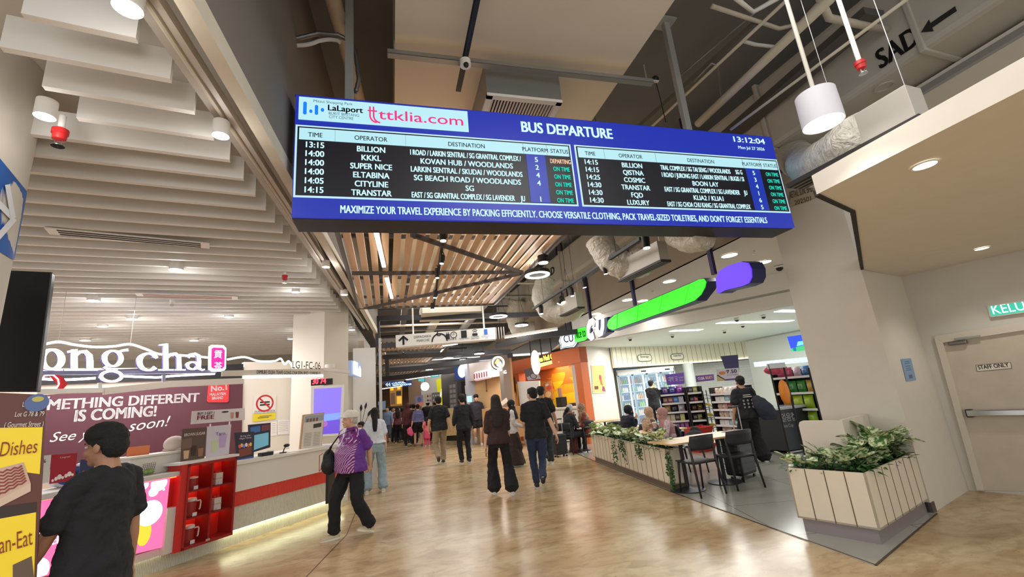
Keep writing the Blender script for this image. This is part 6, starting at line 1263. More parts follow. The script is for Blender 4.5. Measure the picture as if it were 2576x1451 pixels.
gondola('black shelf unit of snacks under the violet deals board', 1668, 1732, 11.4, 11.2, 6, 1.42, (110, 80, 170), G1, 'violet deals shelf')
G2 = [('bag', [(90, 60, 40), (150, 110, 40), (60, 40, 40)], .13, .15, 'candy_bag'), ('box', [(60, 30, 40), (200, 60, 70), (220, 200, 120)], .09, .12, 'candy_box'), ('box', [(40, 40, 50), (150, 150, 60), (200, 60, 60)], .1, .14, 'snack_box')]
gondola('black narrow shelf unit with white price rails next to the violet one', 1738, 1776, 11.0, 10.9, 6, 1.42, (40, 38, 40), G2, 'narrow black shelf')
G3 = [('bag', [(226, 200, 180), (236, 226, 220), (200, 150, 140)], .14, .13, 'bread_bag'), ('bag', [(230, 190, 170), (180, 90, 80), (240, 236, 230)], .14, .12, 'bread_bag'), ('box', [(236, 230, 226), (150, 190, 200), (220, 170, 150)], .14, .11, 'sandwich_box')]
gondola('white bread shelf unit with many price rails beside the backpack woman', 1796, 1868, 10.4, 9.6, 7, 1.36, (236, 232, 230), G3, 'white bread shelf', (230, 228, 226))
# snack wall at the right with large bags
G4 = [('bag', [(226, 150, 40), (190, 214, 40), (170, 214, 40), (200, 30, 60)], .22, .27, 'crisp_bag'), ('bag', [(90, 170, 70), (60, 150, 60), (60, 150, 60), (220, 180, 70), (60, 110, 180)], .19, .24, 'crisp_bag'), ('bag', [(200, 80, 120), (226, 200, 220), (70, 130, 200)], .18, .2, 'crisp_bag'), ('bag', [(150, 190, 60), (226, 140, 60), (220, 70, 70)], .18, .18, 'crisp_bag')]
a4 = gondola('black shelf wall of large colourful crisp bags behind the freezer', 1962, 2062, 9.4, 8.6, 5, 1.6, (60, 58, 58), [G4[0], G4[0], G4[0], G4[1], G4[2]], 'crisp shelf wall')
# banana stand, orange rack
p = pd(1772, 1040, 10.8); t = thing('banana_stand', 'black wire stand with bunches of yellow bananas', 'stand', Vector((p.x + .25, p.y + .0, .006)), .1); m_ = MB()
for x in (-.2, .2): m_.tube([(x, 0, 0), (x, 0, 1.3)], .012, 6).tube([(x, .3, 0), (x, .3, 1.3)], .012, 6)
for z in (.35, .6, .85, 1.1): m_.tube([(-.2, 0, z), (.2, 0, z)], .008, 6).tube([(-.2, .3, z + .08), (.2, .3, z + .08)], .008, 6).tube([(-.2, 0, z), (-.2, .3, z + .08)], .006, 6).tube([(.2, 0, z), (.2, .3, z + .08)], .006, 6).box((0, .15, z + .04), (.4, .3, .008))
m_.build('wire_frame', BLACK, t); bn_ = ('lowest', 'second', 'third', 'top')
for k, z in enumerate((.35, .6, .85)):
    o = thing('banana_bunch', 'bunch of yellow bananas on the %s tier of the wire stand' % bn_[k], 'bananas', t.location + Vector((0, .12, z + .07)), .3 * k)
    for q in range(6): MB().tube([(-.1 + .035 * q, -.05, .0), (-.095 + .035 * q, 0, .05), (-.09 + .03 * q, .06, .06), (-.04 + .015 * q, .1, .05)], [.006, .017, .016, .005], 8).build('banana', mat((226, 196, 60), .5), o, smooth='all')
p = pd(1958, 1020, 8.5); t = thing('orange_bag_rack', 'black rack with a hanging bright orange pouch beside the crisp shelf', 'rack', Vector((p.x, p.y, .006))); MB().tube([(0, 0, 0), (0, 0, 1.72), (.35, 0, 1.72)], .018, 8).tube([(.35, 0, 1.72), (.35, 0, 0)], .018, 8).build('rack_frame', BLACK, t); MB().ell((.16, -.06, 1.18), .11, .07, .24).build('orange_pouch', mat((236, 140, 40), .5), t, smooth=True); MB().box((.17, 0, 1.7), (.36, .1, .1)).build('rack_header', mat((206, 208, 208), .4), t)
# red baskets stacked
p = pd(1760, 1100, 10.0)
for k in range(3):
    t = thing('shopping_basket', 'red plastic shopping basket, %s of the stack before the shelves' % ('lowest', 'middle one', 'topmost')[k], 'basket', Vector((p.x, p.y, .01 + .15 * k)), .1, 'stacked red baskets'); m_ = MB(); A4 = [(-.22, -.15), (.22, -.15), (.22, .15), (-.22, .15)]; B4 = [(-.27, -.19), (.27, -.19), (.27, .19), (-.27, .19)]; H4 = .22 if k == 2 else .149
    for i in range(4):
        j = (i + 1) % 4
        m_.quad((*A4[i], .0), (*A4[j], .0), (*B4[j], H4), (*B4[i], H4))
    m_.quad(*[(x, y, 0.002) for x, y in A4]); o = m_.build('basket_body', mat((196, 54, 40), .45), t); s_ = o.modifiers.new('s', 'SOLIDIFY'); s_.thickness = .006
    r_ = MB()
    for i in range(4): r_.bar((*B4[i], H4 - .004), (*B4[(i + 1) % 4], H4 - .004), .022, .014)
    r_.build('rim', mat((206, 64, 48), .4), t)
# promotion boards
DPL = Plane(pd(1698, 975, 10.9), -6)
poster(DPL, ((1674, 942), (1720, 937), (1722, 965), (1679, 969)), 'deals_board', 'violet deals board with white Korean letters above the snacks', 'board', (112, 72, 176), [('대박 딜', .36, .34, .36, (240, 236, 250), .5), ('DAEBAK', .82, .52, .14, (240, 236, 250), .28), ('DEALS', .82, .28, .14, (240, 236, 250), .24)])
poster(Plane(pd(1770, 955, 11.5), -6), ((1750, 945), (1795, 941), (1797, 956), (1752, 961)), 'select_board', 'dark violet board reading select over the bread shelf', 'board', (86, 46, 110), [('CUSIA', .28, .3, .4, (240, 236, 250), .36), ('SELECT', .72, .32, .38, (240, 210, 130), .4)])
poster(Plane(pd(1830, 955, 10.2), -8), ((1802, 929), (1858, 925), (1861, 955), (1804, 959)), 'price_board', 'white price board showing a pizza and the price 7.50', 'board', (222, 214, 222), [('7.50', .68, .6, .3, (60, 40, 96), .45), ('RM', .45, .74, .1, (60, 40, 96)), ('for any 2 Cu Bakery', .7, .42, .1, (90, 70, 120), .5)], [(disc((.25, .66), .15, 16), (220, 140, 70)), ([(0, 0), (.36, 0), (.12, .42), (0, .5)], (206, 190, 130)), ([(.36, 0), (1, .0), (1, .16), (.4, .14)], (110, 80, 150)), ([(0, .5), (.36, .02), (.42, .02), (.04, .56)], (50, 44, 50))])
poster(Plane(pd(2000, 860, 10.5), -35), ((1980, 847), (2040, 838), (2040, 880), (1992, 884)), 'menu_screen', 'small lit blue and green screen on the grooved wall by the pillar', 'screen', (50, 80, 226), [], [([(.0, .0), (1, 0), (1, .42), (.5, .3), (0, .2)], (70, 190, 120)), ([(.3, .3), (.8, .4), (.7, .6), (.4, .6)], (120, 210, 240)), ([(.1, .02), (.25, .02), (.25, .26), (.1, .26)], (20, 120, 160))], emit=.9)
p = pd(1838, 915, 10.6); tag(MB().prism([(-.22, .2), (.22, .2), (.16, -.2), (-.16, -.2)], 0, .03, 0, VM(p, -8)).build('ceiling_pennant', mat((50, 36, 84), .5)), 'dark violet tapered board hanging above the price board', 'board')
p = pd(1760, 930, 13.0); t = thing('back_room_door', 'bluish glass door to the back room behind the select board', 'door', Vector((p.x, 15.9, .006))); MB().box((0, 0, 1.15), (1.3, .04, 2.3)).build('pane', mat((110, 150, 190), .1, emit=.15), t); MB().box((-.68, 0, 1.15), (.08, .08, 2.3)).box((.68, 0, 1.15), (.08, .08, 2.3)).build('frame', mat((214, 214, 208), .5), t)
p = pd(1845, 935, 13.0); tag(MB().loft([((11.6, 15.6, .006), .22, .22), ((11.6, 15.6, 2.28), .22, .22)], 24).build('white_column', mat((206, 214, 208), .5), smooth=True), 'round white column behind the select board', 'column')
p = pd(1952, 930, 8.9); tag(MB().ell((p.x, p.y, p.z), .3, .1, .1).build('hanging_prize', mat((206, 80, 110), .5, var=.3, vscale=14), smooth=True), 'pink and red hanging packet above the crisp shelf', 'packet')
tag(MB().box((13.5, 12.6, 1.95), (2.2, .06, .16), -.5).build('shelf_light', glow((150, 220, 250), 1.8)), 'pale blue glowing strip on the tiled wall above the crisp shelf', 'light')
# ---- chest freezer
fr0 = pz(1990, 1143); t = thing('chest_freezer', 'black ice cup chest freezer with a glass lid behind the partition', 'freezer', Vector((fr0.x - .05, fr0.y, .006)), .05)
MB().box((.45, .35, .45), (.9, .7, .78)).build('cabinet', mat((46, 48, 52), .45), t, bevel=.01); MB().box((.45, .35, .86), (.94, .74, .05)).build('rim', mat((206, 208, 210), .35), t, bevel=.01); MB().box((.45, .36, .89), (.84, .6, .012)).build('glass_lid', mat((150, 170, 180), .05, alpha=.6), t); MB().box((.45, .02, .03), (.9, .02, .03)).build('foot_rail', mat((200, 200, 200), .4), t)
text('lettering', [('얼음컵', .2, .62, .12, 'C', .36, .02), ('Ice Cup', .16, .5, .06, 'C', .24, .01)], mat((236, 236, 238), .5), t, VM((0, -.002, 0), 0), .004)
p = pz(1975, 1128); tag(MB().box((p.x + .05, p.y + .2, .32), (.5, .35, .6)).build('violet_crate', mat((40, 30, 64), .5), bevel=.01), 'dark violet bin standing left of the black freezer', 'bin')
# ---- writing on the pillar header, notice, door
BF = Plane(P0 + Vector((0, 0, 0)), -73)
PF = Plane(P0 + Ad * .2, 17)
t, f = PF.thing('wall_notice', 'pale blue paper notice taped to the grey wall beside the door', 'notice', 2285, 958, .004); c = [f(2266, 903), f(2291, 901), f(2304, 955), f(2280, 959)]; ppoly('sheet', c, mat((130, 160, 190), .6), t, 0, .003); m_ = MB()
for v in (.86, .78, .66, .56, .48): a, b_ = bil(c, .25, v), bil(c, .75, v); ribbon(m_, [(*a, .008), (*b_, .008)], .003, .0035)
m_.build('print', (mat((80, 100, 130), .5),) * 2, t); ppoly('lower_block', [bil(c, *q) for q in ((.35, .1), (.7, .1), (.7, .26), (.35, .26))], mat((90, 104, 130), .5), t, .003, .0035)
t = thing('shop_name_plate', 'beige board end with the company lettering behind the right end of the board', 'sign', P0 + Bd * .4 + Vector((0, 0, 3.6)))
t.location = (0, 0, 0); mb = MB(); c3 = [BF.pt(*q, .02) for q in ((1985, 520), (2052, 497), (2052, 470), (1990, 482))]
X5 = VM(BF.pt(1985, 520, .02), -73); ci = [tuple((X5.inverted() @ q))[:2] for q in c3]; t.matrix_world = X5; ppoly('board', ci, mat((188, 176, 156), .6), t, -.02, 0); a, b_ = bil([ci[3], ci[2], ci[1], ci[0]], .05, .3), bil([ci[3], ci[2], ci[1], ci[0]], .95, .3); d_ = Vector((b_[0] - a[0], b_[1] - a[1]))
Xr = Matrix.Translation((a[0], a[1], .003)) @ Matrix.Rotation(math.atan2(d_.y, d_.x), 4, 'Z'); text('lettering', [('RETAIL SDN. BHD.', d_.length / 2, .05, .09, 'C', d_.length), ('202501', d_.length / 2, -.06, .06, 'C', d_.length * .7)], mat((60, 54, 48), .6), t, Xr)
# door
DP = Plane(D0 + Vector((math.sin(math.radians(-73)), -math.cos(math.radians(-73)), 0)) * .0, -73)
t, f = DP.thing('staff_door', 'worn grey staff only door with closer and push bar', 'door', 2540, 1231)
FRM = mat((206, 196, 178), .6); DRM = mat((196, 184, 164), .55, var=.06, vscale=6)
jl = [f(2352, 845), f(2375, 862), f(2478, 1232), f(2460, 1231)]; ppoly('frame', jl, FRM, t, 0, .05, .003)
hd = [f(2352, 845), f(2680, 795), f(2680, 815), f(2375, 862)]; ppoly('frame', hd, FRM, t, 0, .05, .003); ppoly('leaf', [f(2375, 862), f(2680, 815), f(2760, 1240), f(2478, 1232)], DRM, t, 0, .012)
q0, q1 = f(2436, 1035), f(2640, 1028); MB().box(((q0[0] + q1[0]) / 2, (q0[1] + q1[1]) / 2 - .02, .06), (q1[0] - q0[0], .07, .07)).build('push_bar', mat((206, 206, 206), .2, 1.0), t, bevel=.01); MB().box((q0[0] + .02, q0[1] - .015, .05), (.06, .09, .08)).build('bar_end', mat((60, 58, 56), .4, .5), t, bevel=.006)
q0 = f(2412, 862); MB().box((q0[0], q0[1], .045), (.17, .045, .06)).build('door_closer', mat((120, 116, 110), .35, .8), t, bevel=.012); a, b_ = f(2405, 853), f(2470, 845); MB().bar((a[0], a[1], .07), (b_[0], b_[1], .07), .02, .012).build('closer_arm', mat((150, 146, 140), .3, .9), t)
sc = [f(2456, 918), f(2543, 911), f(2546, 926), f(2459, 934)]; ppoly('sign_plate', sc, mat((226, 218, 200), .5), t, .012, .016); m_ = MB()
for a, b_ in zip(sc, sc[1:] + sc[:1]): ribbon(m_, [(*a, .006), (*b_, .006)], .016, .0165)
m_.build('sign_border', (mat((120, 110, 96), .5),) * 2, t); a, b_ = bil(sc, .06, .3), bil(sc, .94, .3); d_ = Vector((b_[0] - a[0], b_[1] - a[1])); text('lettering', [('STAFF ONLY', d_.length / 2, 0, .045, 'C', d_.length, .02)], mat((50, 44, 40), .6), t, Matrix.Translation((a[0], a[1], .017)) @ Matrix.Rotation(math.atan2(d_.y, d_.x), 4, 'Z'))
t, f = DP.thing('exit_sign', 'lit green exit sign on the wall above the staff door', 'sign', 2560, 798, .02); c = [f(2487, 770), f(2640, 748), f(2645, 776), f(2493, 797)]; ppoly('face', c, mat((50, 176, 150), .4, emit=.7), t, -.02, .02); a, b_ = bil(c, .06, .2), bil(c, .94, .2); d_ = Vector((b_[0] - a[0], b_[1] - a[1])); text('lettering', [('KELUAR', d_.length / 2, 0, .105, 'C', d_.length, .0)], glow((214, 255, 246), 1.6), t, Matrix.Translation((a[0], a[1], .021)) @ Matrix.Rotation(math.atan2(d_.y, d_.x), 4, 'Z'))
m_ = MB()
for a, b_ in zip(c, c[1:] + c[:1]): ribbon(m_, [(*a, .012), (*b_, .012)], -.02, .026)
m_.build('rim', (mat((206, 200, 180), .5),) * 2, t)
# ================================================================== shops farther down the hall
ORG = mat((214, 110, 54), .5); ORG2 = mat((196, 92, 44), .55)
R0 = pd(1466, 1000, 13.6); R0.z = 0; OA = -73.0; OB = Plane(R0, OA)
def ow(px, py, off=0.0): q = VM(R0, OA).inverted() @ OB.pt(px, py, off); return q.x, q.y
def wallpoly(name, pts, m, z0, z1, kind='structure', P=R0, A=OA):
    mb = MB().prism(pts, z0, z1, 0, VM(P, A)); return struct(name, mb, m)
u0, u1 = ow(1292, 1000)[0], ow(1470, 1000)[0]; zt_ = 2.95
wallpoly('trim_orange_post', [(u1 - .28, 0), (u1 + .02, 0), (u1 + .02, zt_), (u1 - .28, zt_)], ORG, -.3, 0); wallpoly('trim_orange_side', [(u0 - .1, 0), (u0 + .5, 0), (u0 + .5, zt_), (u0 - .1, zt_)], ORG, -.3, 0)
wallpoly('trim_orange_beam', [(u0 - .1, 2.45), (u1 + .02, 2.45), (u1 + .02, zt_), (u0 - .1, zt_)], ORG, -.32, .02)
YM, nt, b = nodes_of('sunrise_mural'); tc = nt.nodes.new('ShaderNodeTexCoord'); sp3 = nt.nodes.new('ShaderNodeSeparateXYZ'); nt.links.new(tc.outputs['Generated'], sp3.inputs[0])
wv = nt.nodes.new('ShaderNodeTexVoronoi'); wv.inputs['Scale'].default_value = 5; nt.links.new(tc.outputs['Generated'], wv.inputs['Vector']); ad = nt.nodes.new('ShaderNodeMath'); ad.operation = 'MULTIPLY_ADD'; ad.inputs[1].default_value = .22; nt.links.new(wv.outputs['Color'], ad.inputs[0]); nt.links.new(sp3.outputs['Z'], ad.inputs[2])
rp = nt.nodes.new('ShaderNodeValToRGB'); rp.color_ramp.interpolation = 'CONSTANT'; e = rp.color_ramp.elements
for _ in range(3): e.new(.5)
for q_, (p_, c_) in zip(e, ((0, (232, 184, 20)), (.66, (232, 150, 20)), (.76, (222, 104, 26)), (.88, (196, 56, 30)), (.98, (140, 26, 22)))): q_.position = p_; q_.color = lin(c_) + (1,)
nt.links.new(ad.outputs[0], rp.inputs['Fac']); nt.links.new(rp.outputs['Color'], b.inputs['Base Color']); b.inputs['Roughness'].default_value = .6
wallpoly('wall_curry_back', [(u0 - 1.6, 0), (-.95, 0), (-.95, 3.2), (u0 - 1.6, 3.2)], YM, -1.6, -1.5); wallpoly('wall_curry_dark_ceiling', [(u0 - .6, 2.75), (-.9, 2.75), (-.9, 2.8), (u0 - .6, 2.8)], mat((40, 34, 32), .7), -1.5, -.3)
on = Vector((math.sin(math.radians(OA)), -math.cos(math.radians(OA)), 0)); oc = R0 - unit2(OA) * 2.0
lamp('AREA', oc - on * .8 + Vector((0, 0, 2.6)), 60, (1, .93, .8), size=1.0, sy=2.5)
def onp(px, py, off): return OB.pt(px, py, off)
def otag(mb, name, m, label, cat, **k): return tag(mb.build(name, m, **k), label, cat)
def oth(name, label, cat, px, py, off=0.0, group=None): return OB.thing(name, label, cat, px, py, off, group)
t, f = oth('curry_counter', 'white front counter of the orange curry stall', 'counter', 1425, 1110, -.25); a, b_ = f(1370, 1033), f(1452, 1024); MB().box(((a[0] + b_[0]) / 2, b_[1] - .02, -.25), (b_[0] - a[0], .05, .6)).build('worktop', mat((206, 202, 192), .4), t); MB().box(((a[0] + b_[0]) / 2, b_[1] / 2 - t.location.z / 2, -.25), (b_[0] - a[0] - .04, b_[1] + t.location.z - .05, .5)).build('front', mat((222, 218, 210), .5), t)
CPo = Plane(onp(1375, 905, .12), OA + 35); t, f = CPo.thing('curry_sign', 'glowing yellow lettering sign of the curry stall with a pale strip below', 'sign', 1375, 925)
def slant(s, x0, y0, x1, y1, h, m_, par, f_, z=.01, b_=.03, nm='lettering'):
    a, c_ = f_(x0, y0), f_(x1, y1); d_ = Vector((c_[0] - a[0], c_[1] - a[1])); hh = abs(f_(x0, y0 - h)[1] - a[1]); return text(nm, [(s, d_.length / 2, 0, hh, 'C', d_.length, b_)], m_, par, Matrix.Translation((a[0], a[1], z)) @ Matrix.Rotation(math.atan2(d_.y, d_.x), 4, 'Z'))
slant('Sun Noil Curry', 1355, 911, 1406, 899, 13, glow((255, 236, 90), 2.2), t, f); ppoly('letter_backing', [f(1353, 914), f(1408, 902), f(1407, 884), f(1353, 896)], mat((60, 24, 20), .5), t, -.06, 0)
ppoly('subtitle_strip', [f(1358, 914), f(1402, 903), f(1402, 911), f(1359, 923)], glow((255, 206, 120), 1.4), t, -.04, .01); ppoly('round_badge', disc(f(1347, 911), .16, 24, .42), glow((255, 216, 190), 1.3), t, -.06, .01); ppoly('badge_rice', disc(f(1348, 917), .1, 16, .2), glow((255, 250, 246), 1.5), t, .011, .014)
m_ = MB()
for px in (1335, 1362, 1388): a = f(px, 900); m_.tube([(a[0], a[1], -.05), (a[0], a[1] + 1.0, -.05)], .02, 6)
m_.build('hanger_rod', BLACK, t)
poster(Plane(onp(1340, 940, .2), OA + 40), ((1317, 930), (1346, 922), (1360, 952), (1328, 957)), 'hanging_board', 'dark tilted square board with a ring logo hanging at the curry stall', 'board', (74, 62, 66), [], [([(0, 0), (1, 0), (1, .5), (.0, .3)], (150, 148, 156)), (disc((.55, .3), .26, 16), (50, 44, 50)), (disc((.55, .3), .2, 16), (140, 138, 146))])
t, f = poster(Plane(onp(1330, 1040, .45), OA + 45), ((1301, 960), (1356, 957), (1360, 1128), (1321, 1134)), 'white_stand_board', 'tall plain white board standing in front of the curry stall', 'board', (216, 214, 210), th=.25)
poster(Plane(onp(1297, 1040, .5), OA + 45), ((1289, 966), (1301, 965), (1310, 1116), (1303, 1119)), 'roll_up_banner', 'narrow yellow roll up banner with food pictures left of the white board', 'banner', (232, 186, 60), [], [(disc((.45, .15 + .14 * k), .3, 12), ((206, 90, 60), (90, 60, 50), (230, 90, 110), (240, 220, 190))[k % 4]) for k in range(6)])
BCK = -1.47
poster(Plane(onp(1380, 980, BCK), OA), ((1370, 961), (1387, 957), (1392, 1004), (1372, 1007)), 'food_picture', 'tall picture of curry bowls on the back wall of the stall', 'picture', (214, 150, 90), [], [(disc((.4, .3), .4, 14, .16), (240, 214, 150)), (disc((.6, .65), .36, 14, .12), (230, 90, 60)), (disc((.3, .82), .25, 12, .07), (240, 230, 220))])
poster(Plane(onp(1452, 990, BCK), OA), ((1443, 974), (1456, 972), (1459, 1000), (1446, 1003)), 'notice_sheet', 'small notice with a red sign at the right of the yellow wall', 'notice', (220, 200, 170), [], [(disc((.4, .65), .25, 12, .15), (190, 50, 40)), ([(.1, .1), (.9, .1), (.9, .35), (.1, .35)], (120, 130, 140))])
t, f = oth('coffee_machine', 'black coffee machine with copper top on the stall counter', 'machine', 1414, 1024, -.3); MB().box((0, .17, 0), (.3, .34, .25)).build('machine_body', BLACK, t, bevel=.02); MB().cyl((-.02, 0, 0), .07, .3, 16, None, 0, Matrix.Translation((0, .34, 0)) @ Matrix.Rotation(-math.pi / 2, 4, 'X')).build('copper_canister', mat((190, 150, 130), .3, .7), t, smooth=True)
t, f = oth('payment_box', 'small dark payment box on the curry stall counter', 'box', 1441, 1021, -.25); MB().box((0, .05, 0), (.22, .1, .15)).build('box_body', mat((80, 34, 30), .5), t, bevel=.01)
# sushi shop
S0 = pd(1284, 1000, 15.2); S0.z = 0; SA = -70.0; SU = Plane(S0, SA); a = VM(S0, SA).inverted() @ SU.pt(1193, 1000); v0 = a.x
struct('wall_sushi', MB().prism([(v0, 0), (.1, 0), (.1, 3.05), (v0, 3.05)], -.12, 0, 0, VM(S0, SA)), mat((216, 176, 128), .6)); struct('wall_sushi_header', MB().prism([(v0, 2.35), (.1, 2.35), (.1, 3.05), (v0, 3.05)], 0, .22, 0, VM(S0, SA)), mat((202, 190, 186), .5)); struct('trim_sushi_post', MB().prism([(-.12, 0), (.12, 0), (.12, 3.05), (-.12, 3.05)], 0, .3, 0, VM(S0, SA)), mat((150, 140, 132), .3, .5)); struct('trim_sushi_edge', MB().prism([(v0 - .1, 0), (v0 + .12, 0), (v0 + .12, 3.1), (v0 - .1, 3.1)], 0, .3, 0, VM(S0, SA)), mat((196, 200, 216), .4))
lamp('AREA', SU.pt(1240, 960, .8) + Vector((0, 0, .8)), 50, size=.6, sy=2.0)
t, f = SU.thing('sushi_lettering', 'white glowing shop lettering over the sushi counter', 'sign', 1255, 945, .26); slant('SUSHI KING', 1236, 947, 1274, 939, 8, glow((252, 250, 255), 2.5), t, f, .0)
for k in range(6):
    x = 1200 + 6.2 * k; t, f = SU.thing('paper_lantern', 'small pink white lantern over the sushi shop, number %s from the left' % ('one', 'two', 'three', 'four', 'five', 'six')[k], 'lantern', x, 958 - 1.2 * k, .36, 'sushi lanterns'); MB().lathe([(.05, 0), (.1, .04), (.1, .3), (.05, .34)], 12, (0, 0, 0), 0, Matrix.Rotation(-math.pi / 2, 4, 'X')).build('lantern_body', mat((226, 196, 204), .6, emit=.4), t, smooth=True); MB().box((0, .17, .1), (.06, .18, .01)).build('lantern_mark', mat((150, 40, 60), .5), t)
CS = Plane(SU.pt(1252, 912, .9), -20); t, f = CS.thing('round_sign', 'round lit sign with an egg and rice piece on a peach ring', 'sign', 1252, 930); c = f(1253, 912); ppoly('ring', disc(c, .21, 28), glow((250, 200, 150), 1.3), t, -.1, 0); ppoly('housing', disc((c[0] - .03, c[1]), .23, 28), BLACK, t, -.16, -.1); ppoly('dark_ground', disc(c, .155, 24), mat((50, 36, 30), .5), t, .001, .004); ppoly('rice', disc((c[0] + .03, c[1] - .05), .09, 16), glow((226, 240, 232), 1.2), t, .005, .008); ppoly('egg', [(c[0] - .11, c[1] - .01), (c[0] - .02, c[1] + .12), (c[0] + .06, c[1] + .08), (c[0] - .05, c[1] - .05)], glow((226, 206, 70), 1.2), t, .009, .012); ppoly('name_tab', [(c[0] - .05, c[1] - .28), (c[0] + .1, c[1] - .27), (c[0] + .1, c[1] - .2), (c[0] - .05, c[1] - .21)], glow((240, 240, 250), 1.4), t, -.02, .006)
poster(Plane(SU.pt(1274, 985, .05), SA), ((1266, 969), (1283, 967), (1284, 997), (1268, 999)), 'sushi_picture', 'red picture of sushi on the right of the sushi shop wall', 'picture', (170, 60, 40), [], [(disc((.4, .3), .3, 12, .2), (230, 120, 60)), (disc((.5, .7), .26, 12, .16), (230, 220, 210))])
t, f = SU.thing('sushi_counter', 'counter with a tilted display of food plates at the sushi shop', 'counter', 1250, 1100, .5); a, b_ = f(1215, 1030), f(1285, 1020); MB().box(((a[0] + b_[0]) / 2, .48, -.2), (abs(b_[0] - a[0]), .96, .5)).build('counter_body', mat((206, 160, 110), .5), t); ppoly('menu_display', [f(1262, 1012), f(1278, 1000), f(1281, 1010), f(1266, 1022)], mat((236, 222, 206), .5), t, .05, .08)
t, f = SU.thing('lamp_pull', 'dark cord hanging down the sushi shop wall', 'cord', 1223, 983, .03); a, b_ = f(1222, 955), f(1224, 983); MB().tube([(a[0], a[1], 0), (b_[0], b_[1], 0)], .012, 6).build('cord', mat((120, 84, 50), .6), t); MB().ell((b_[0], b_[1], 0), .03, .03, .03).build('cord_knob', mat((120, 84, 50), .6), t)
# black shop with blue sign, yellow shop, end of hall
def far(name, cor, d, rgb, label, cat, th=.15, emit=0.0, ang=0.0, items=(), shapes=(), **k):
    P = pd((cor[0][0] + cor[2][0]) / 2, (cor[0][1] + cor[2][1]) / 2, d); return poster(Plane(P, ang), cor, name, label, cat, rgb, items, shapes, th, 0.0, emit, **k)
struct('wall_black_shop', MB().prism([(0, 0), (3.6, 0), (3.6, 3.3), (0, 3.3)], -.2, 0, 0, VM(Vector((pd(1112, 1000, 20).x, pd(1112, 1000, 20).y, 0)), -62)), mat((56, 52, 54), .6))
far('shop_lightbox', ((1143, 924), (1186, 914), (1186, 950), (1145, 956)), 17.5, (36, 60, 120), 'blue lit sign of the black shop', 'sign', .1, .35, -50, [], [(disc((.45, .6), .26, 18, .5), (240, 250, 255)), ([(.6, .5), (1, .55), (1, .85), (.6, .8)], (160, 220, 250))])
far('poster_panel', ((1160, 960), (1190, 957), (1191, 1030), (1162, 1030)), 17.3, (26, 24, 26), 'black poster panel with a white cup drawing on the dark shop', 'poster', .06, 0, -50, [], [(cup(.45, .55, .3, .3), (220, 220, 222)), (disc((.6, .35), .22, 12, .12), (226, 224, 222))])
far('poster_panel', ((1128, 963), (1148, 960), (1150, 1030), (1132, 1032)), 17.5, (84, 84, 88), 'grey poster with a grid of small pictures on the dark shop', 'poster', .05, 0, -50, [], [([(.1 + .42 * i, .08 + .18 * j), (.45 + .42 * i, .08 + .18 * j), (.45 + .42 * i, .2 + .18 * j), (.1 + .42 * i, .2 + .18 * j)], (130, 130, 134)) for i in (0, 1) for j in range(5)])
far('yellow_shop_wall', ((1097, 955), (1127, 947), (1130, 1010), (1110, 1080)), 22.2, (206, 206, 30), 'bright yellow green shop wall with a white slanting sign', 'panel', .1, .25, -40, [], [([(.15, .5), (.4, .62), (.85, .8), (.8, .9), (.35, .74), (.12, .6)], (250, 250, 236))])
far('blue_way_sign', ((968, 960), (1036, 957), (1036, 970), (970, 975)), 23, (30, 60, 130), 'blue lit overhead sign with white arrows pointing left', 'sign', .2, .4, 0, [('« LALAPORT', .5, .56, .3, (230, 246, 255), .5), ('TRANSPORTATION HUB', .62, .15, .3, (230, 246, 255), .7)], [([(.0, .5), (.1, .9), (.1, .1)], (230, 246, 255)), ([(.1, .5), (.19, .9), (.19, .1)], (230, 246, 255))])
far('green_exit_sign', ((1084, 940), (1105, 938), (1105, 947), (1084, 949)), 19, (70, 170, 170), 'small lit green exit sign hanging in the middle of the far hall', 'sign', .08, .6, 0, [('KELUAR', .5, .3, .4, (226, 255, 250), .8)]); far('green_exit_sign', ((1053, 953), (1070, 951), (1070, 957), (1053, 959)), 22, (70, 170, 170), 'second smaller green exit sign left of the first', 'sign', .08, .6, 0)
q = pd(1069, 972, 20); t = thing('globe_lamp', 'large round white globe lamp hanging in the far hall', 'lamp', q); MB().ell((0, 0, 0), .19, .19, .19, 20, 14).build('globe', glow((255, 252, 244), 2.5), t, smooth=True); MB().cyl((0, 0, .18), .01, 2.2, 6).build('cord', BLACK, t)
struct('wall_wood_left', MB().prism([(0, 0), (3.4, 0), (3.4, 2.6), (0, 2.6)], -.1, 0, 0, VM(Vector((pd(950, 1000, 27).x, pd(950, 1000, 27).y, 0)), 0)), mat((136, 100, 68), .6)); struct('wall_wood_mid', MB().prism([(0, 0), (2.6, 0), (2.6, 3), (0, 3)], -.1, 0, 0, VM(Vector((pd(1028, 1000, 24).x, pd(1028, 1000, 24).y, 0)), -8)), mat((150, 120, 96), .6)); struct('wall_grey_mid', MB().prism([(0, 0), (1.9, 0), (1.9, 3.2), (0, 3.2)], -.1, 0, 0, VM(Vector((pd(1060, 1000, 22.5).x, pd(1060, 1000, 22.5).y, 0)), -12)), mat((186, 184, 180), .5))
far('gold_shop_display', ((980, 975), (1012, 972), (1012, 1020), (982, 1022)), 25, (150, 104, 40), 'golden lit shop display at the end of the hall', 'display', .1, .5, 0, [], [([(.05, .84), (.3, .84), (.3, .98), (.05, .98)], (250, 190, 50)), ([(.6, .86), (.85, .86), (.85, 1), (.6, 1)], (250, 200, 60)), ([(.55, .1), (.95, .1), (.95, .5), (.55, .5)], (244, 190, 70)), ([(.5, .55), (.9, .55), (.9, .78), (.5, .78)], (40, 36, 40)), ([(.05, .1), (.4, .1), (.4, .7), (.05, .7)], (96, 70, 50))])
